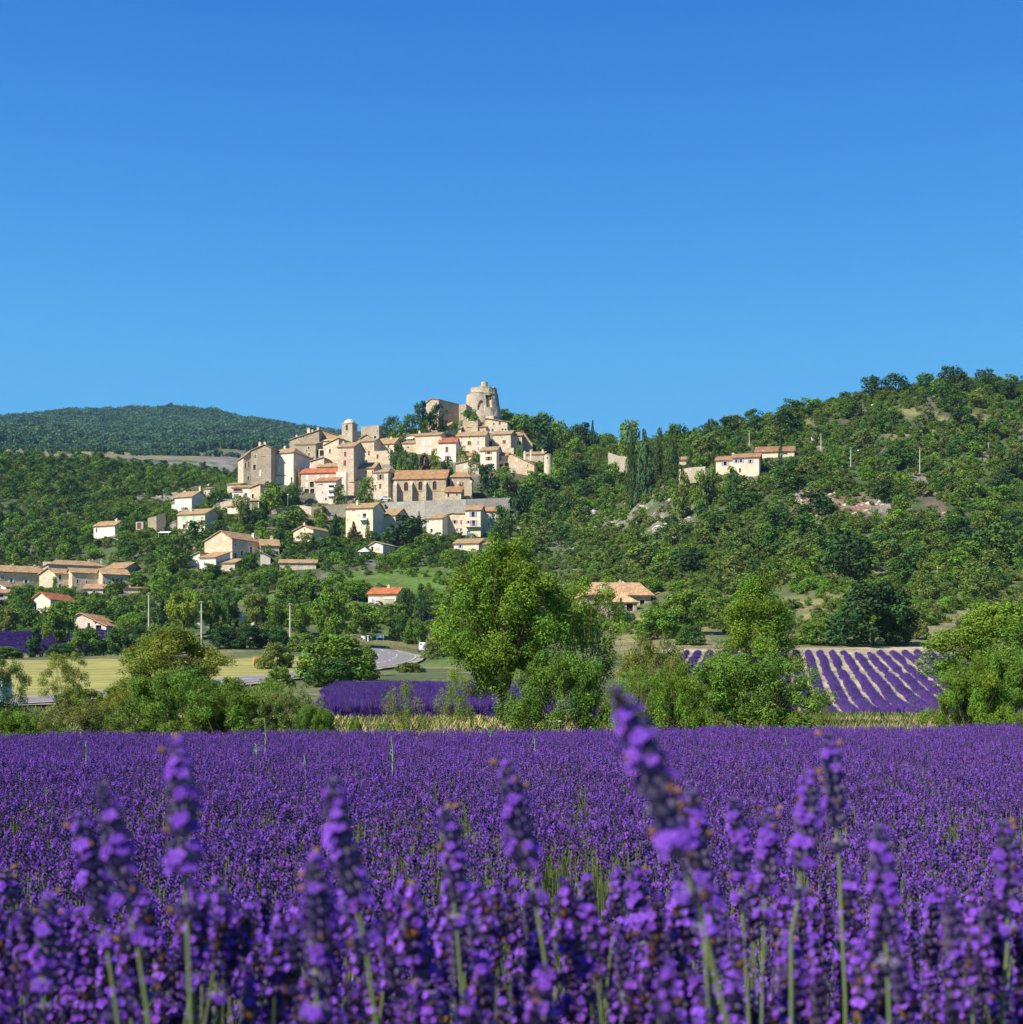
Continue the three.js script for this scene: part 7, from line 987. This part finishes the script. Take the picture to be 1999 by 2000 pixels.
    for (let i = 0; i < n; i++) {
      const u = i / (n - 1), y = i === 0 ? 0 : lerp(0.10 + 0.06 * R(), 0.985, Math.pow(u, 0.92)) * L, f = (0.82 + 0.3 * Math.sin(Math.PI * Math.min(1, 0.2 + 0.75 * u))) * (1 - 0.42 * Math.pow(u, 5)), c = axis.clone().multiplyScalar(y).addScaledVector(bend, 4 * u * (1 - u)), B = [];
      const nb = 9, s0 = R() * 6.28, gs = [];
      for (let k = 0; k < nb; k++) { const a = s0 + k / nb * 6.283, dir = V(Math.cos(a), 0.8 + 0.5 * R(), Math.sin(a)).normalize().applyQuaternion(q); gs.push([dir, f]); }
      const w = part('whorl', join(gs.map(([dir, s]) => { const g = budGeo[0].clone(); g.scale(s, s, s); g.applyQuaternion(new THREE.Quaternion().setFromUnitVectors(V(0, 1, 0), dir)); return g; })), calM[R() < 0.4 ? 1 : 0], t); w.position.copy(c);
      const fl = R() < 0.3 ? Math.floor(R() * 2.4) : 3 + Math.floor(R() * 4); for (let k = 0; k < fl; k++) { const a = R() * 6.283, dir = V(Math.cos(a), 0.5 + 0.3 * R(), Math.sin(a)).normalize().applyQuaternion(q), m = part('flower', flowerGeo[Math.floor(R() * 4)], petM[Math.floor(R() * 3)], w); m.position.copy(dir).multiplyScalar(0.0078 * f); m.quaternion.setFromUnitVectors(V(0, 1, 0), dir); m.scale.setScalar(f * (0.85 + 0.45 * R())); }
      const dd = Math.floor(R() * 2.4); for (let k = 0; k < dd; k++) { const a = R() * 6.283, dir = V(Math.cos(a), 0.5, Math.sin(a)).normalize().applyQuaternion(q), m = part('withered_flower', budGeo[1], calM[2], w); m.position.copy(dir).multiplyScalar(0.0065); m.quaternion.setFromUnitVectors(V(0, 1, 0), dir); m.scale.set(0.8, 0.5, 0.8); }
    }
  });
  // weeds standing in the field
  const weedM = leafMat([0.13, 0.26, 0.11]);
  const weed = (label, sx, top, base, w, d0, n) => { const d = 1015 / (base - HY); const p = at(sx, base, d), h = (base - top) / F * d, g = new Bits(), r = rng(sx), t = thing('weed', label, 'weed', p); for (let i = 0; i < n; i++) { const y = h * Math.pow(r(), 0.9), a = r() * 6.283, len = w / F * d * 0.5 * (0.5 + 0.7 * r()) * (1 - 0.6 * y / h), dir = V(Math.cos(a), 0.5 + 0.6 * r(), Math.sin(a)), m = V(0, y, 0).addScaledVector(dir, len * 0.5), e = V(0, y, 0).addScaledVector(dir, len), sd = V(-Math.sin(a), 0, Math.cos(a)).multiplyScalar(len * 0.16), c = vary([1, 1, 1], 0.6); g.tri(V(0, y, 0), m.clone().add(sd), m.clone().sub(sd), c); g.tri(m.clone().add(sd), e, m.clone().sub(sd), c); } part('leaves', g.geo(), weedM, t); part('stem', tube([V(0, -0.3, 0), V(0.01, h * 0.5, 0), V(0, h, 0)], 0.006, 0.002, 5), paint('#8a9a62'), t); };
  weed('leafy green weed rosette standing out of the lavender left of centre', 500, 1452, 1478, 30, 13, 26); weed('tall pale weed stalk above the rosette at the far field edge', 517, 1402, 1468, 16, 15, 40); weed('small bluish weed at the left of the field', 167, 1448, 1478, 18, 12, 26); weed('thin weed right of the rosette', 594, 1474, 1502, 12, 11, 20); weed('tall thistle-like weed near the middle of the field', 765, 1440, 1500, 20, 11, 50); weed('green weed tuft at the field edge right of the middle', 957, 1420, 1446, 26, 16, 36); weed('short upright weed right of the edge tuft', 1043, 1436, 1466, 16, 14, 34); weed('faint weed stalk left of the tall right spike', 1534, 1438, 1466, 12, 13, 24); weed('small weed beside the tallest spike on its right', 1373, 1434, 1452, 12, 14, 22);
  // purple fields further off: mounded plants
  const mound = [0, 1, 2].map(() => { const B = new Bits(); for (let i = 0; i < 230; i++) { const a = R() * 6.283, z = Math.pow(R(), 0.7), s = Math.sqrt(1 - z * z), dir = V(Math.cos(a) * s, z, Math.sin(a) * s), b = V(dir.x * 0.44, 0.05 + dir.y * 0.36, dir.z * 0.44), e = b.clone().addScaledVector(V(dir.x * 0.6, 0.8, dir.z * 0.6).normalize(), 0.10 + 0.2 * R()), sd = V(-dir.z, 0, dir.x).normalize().multiplyScalar(0.014 + 0.012 * R()), c = vary(R() < 0.08 ? [0.14, 0.19, 0.07] : R() < 0.5 ? [0.15, 0.060, 0.34] : [0.11, 0.046, 0.25], 0.5); B.tri(b.clone().add(sd), b.clone().sub(sd), e, c); B.tri(b.clone().add(sd.clone().applyAxisAngle(V(0, 1, 0), 1.5)), e, b.clone().sub(sd.clone().applyAxisAngle(V(0, 1, 0), 1.5)), c); } return B.geo(); });
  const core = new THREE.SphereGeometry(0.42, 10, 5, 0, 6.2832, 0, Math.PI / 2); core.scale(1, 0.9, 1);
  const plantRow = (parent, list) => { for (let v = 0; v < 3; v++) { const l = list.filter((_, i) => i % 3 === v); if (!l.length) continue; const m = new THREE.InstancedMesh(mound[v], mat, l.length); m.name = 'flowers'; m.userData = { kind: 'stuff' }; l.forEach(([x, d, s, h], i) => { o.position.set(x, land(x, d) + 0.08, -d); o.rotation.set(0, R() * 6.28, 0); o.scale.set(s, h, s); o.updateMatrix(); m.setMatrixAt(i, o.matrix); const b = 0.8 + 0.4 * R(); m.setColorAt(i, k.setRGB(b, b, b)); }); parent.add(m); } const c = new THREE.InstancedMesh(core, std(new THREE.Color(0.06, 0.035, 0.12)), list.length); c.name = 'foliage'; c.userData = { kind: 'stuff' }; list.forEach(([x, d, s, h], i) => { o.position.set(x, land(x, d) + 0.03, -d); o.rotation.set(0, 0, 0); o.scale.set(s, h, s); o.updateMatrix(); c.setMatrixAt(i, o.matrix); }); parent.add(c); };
  const ord = ['leftmost', 'second', 'third', 'fourth', 'fifth', 'sixth', 'seventh', 'eighth', 'ninth', 'tenth', 'eleventh', 'twelfth', 'thirteenth', 'fourteenth', 'fifteenth', 'sixteenth', 'seventeenth', 'eighteenth', 'nineteenth', 'twentieth', 'twenty-first', 'twenty-second', 'twenty-third', 'twenty-fourth', 'last'];
  for (let r = 0; r < 22; r++) {
    const x1 = 23.4 + r * 1.63, list = []; for (let d = 107; d < 193; d += 0.55) { const x = x1 - (192 - d) * 0.185 + (fbm(d / 9, r, 2, 181) - 0.5) * 0.25, thin = d > 140 ? smooth(0.28, 0.46, fbm(x / 3, d / 7, 3, 182)) : 1; if (R() < 0.04) continue; const s = (0.82 + 0.32 * R() - 0.14 * smooth(150, 192, d)) * lerp(0.5, 1, thin); list.push([x + (R() - 0.5) * 0.22, d, s, (0.85 + 0.4 * R()) * lerp(0.6, 1, thin)]); }
    const t = thing('lavender_row', `${r === 21 ? 'rightmost' : ord[r]} of the separate purple lavender rows on the slope, counted from the left`, 'lavender row', V(0, 0, 0), 0, 'separate lavender rows on the pale slope at the right'); plantRow(t, list);
  }
  const patch = (name, label, f, d0, d1, gap) => { const t = thing(name, label, 'lavender', V(0, 0, 0)); t.userData.kind = 'stuff'; const list = []; for (let d = d0; d < d1; d += gap) { const [a, b] = f(d); for (let x = a + (fbm(d / 3, 7, 2, 191) - 0.5) * 1.6 + R() * 0.5; x < b; x += gap) if (R() > 0.06) list.push([x + (R() - 0.5) * gap * 0.5, d + (R() - 0.5) * gap * 0.6, gap * 1.6 * (0.9 + 0.3 * R()), 0.95 + 0.3 * R()]); } plantRow(t, list); };
  patch('lavender_patch', 'purple lavender field between the hedge trees and the road', (d) => [lerp(-6.0, -13.2, (d - 47) / 60), lerp(4, 1, (d - 47) / 60)], 47, 100, 0.50);
  patch('lavender_strip', 'far strip of purple lavender below the left houses', (d) => [-0.46 * d, -0.284 * d], 294, 350, 1.1);
}
scene.fog = new THREE.FogExp2(new THREE.Color(0.40, 0.66, 1.0), 0.00005);
renderer.render(scene, camera);
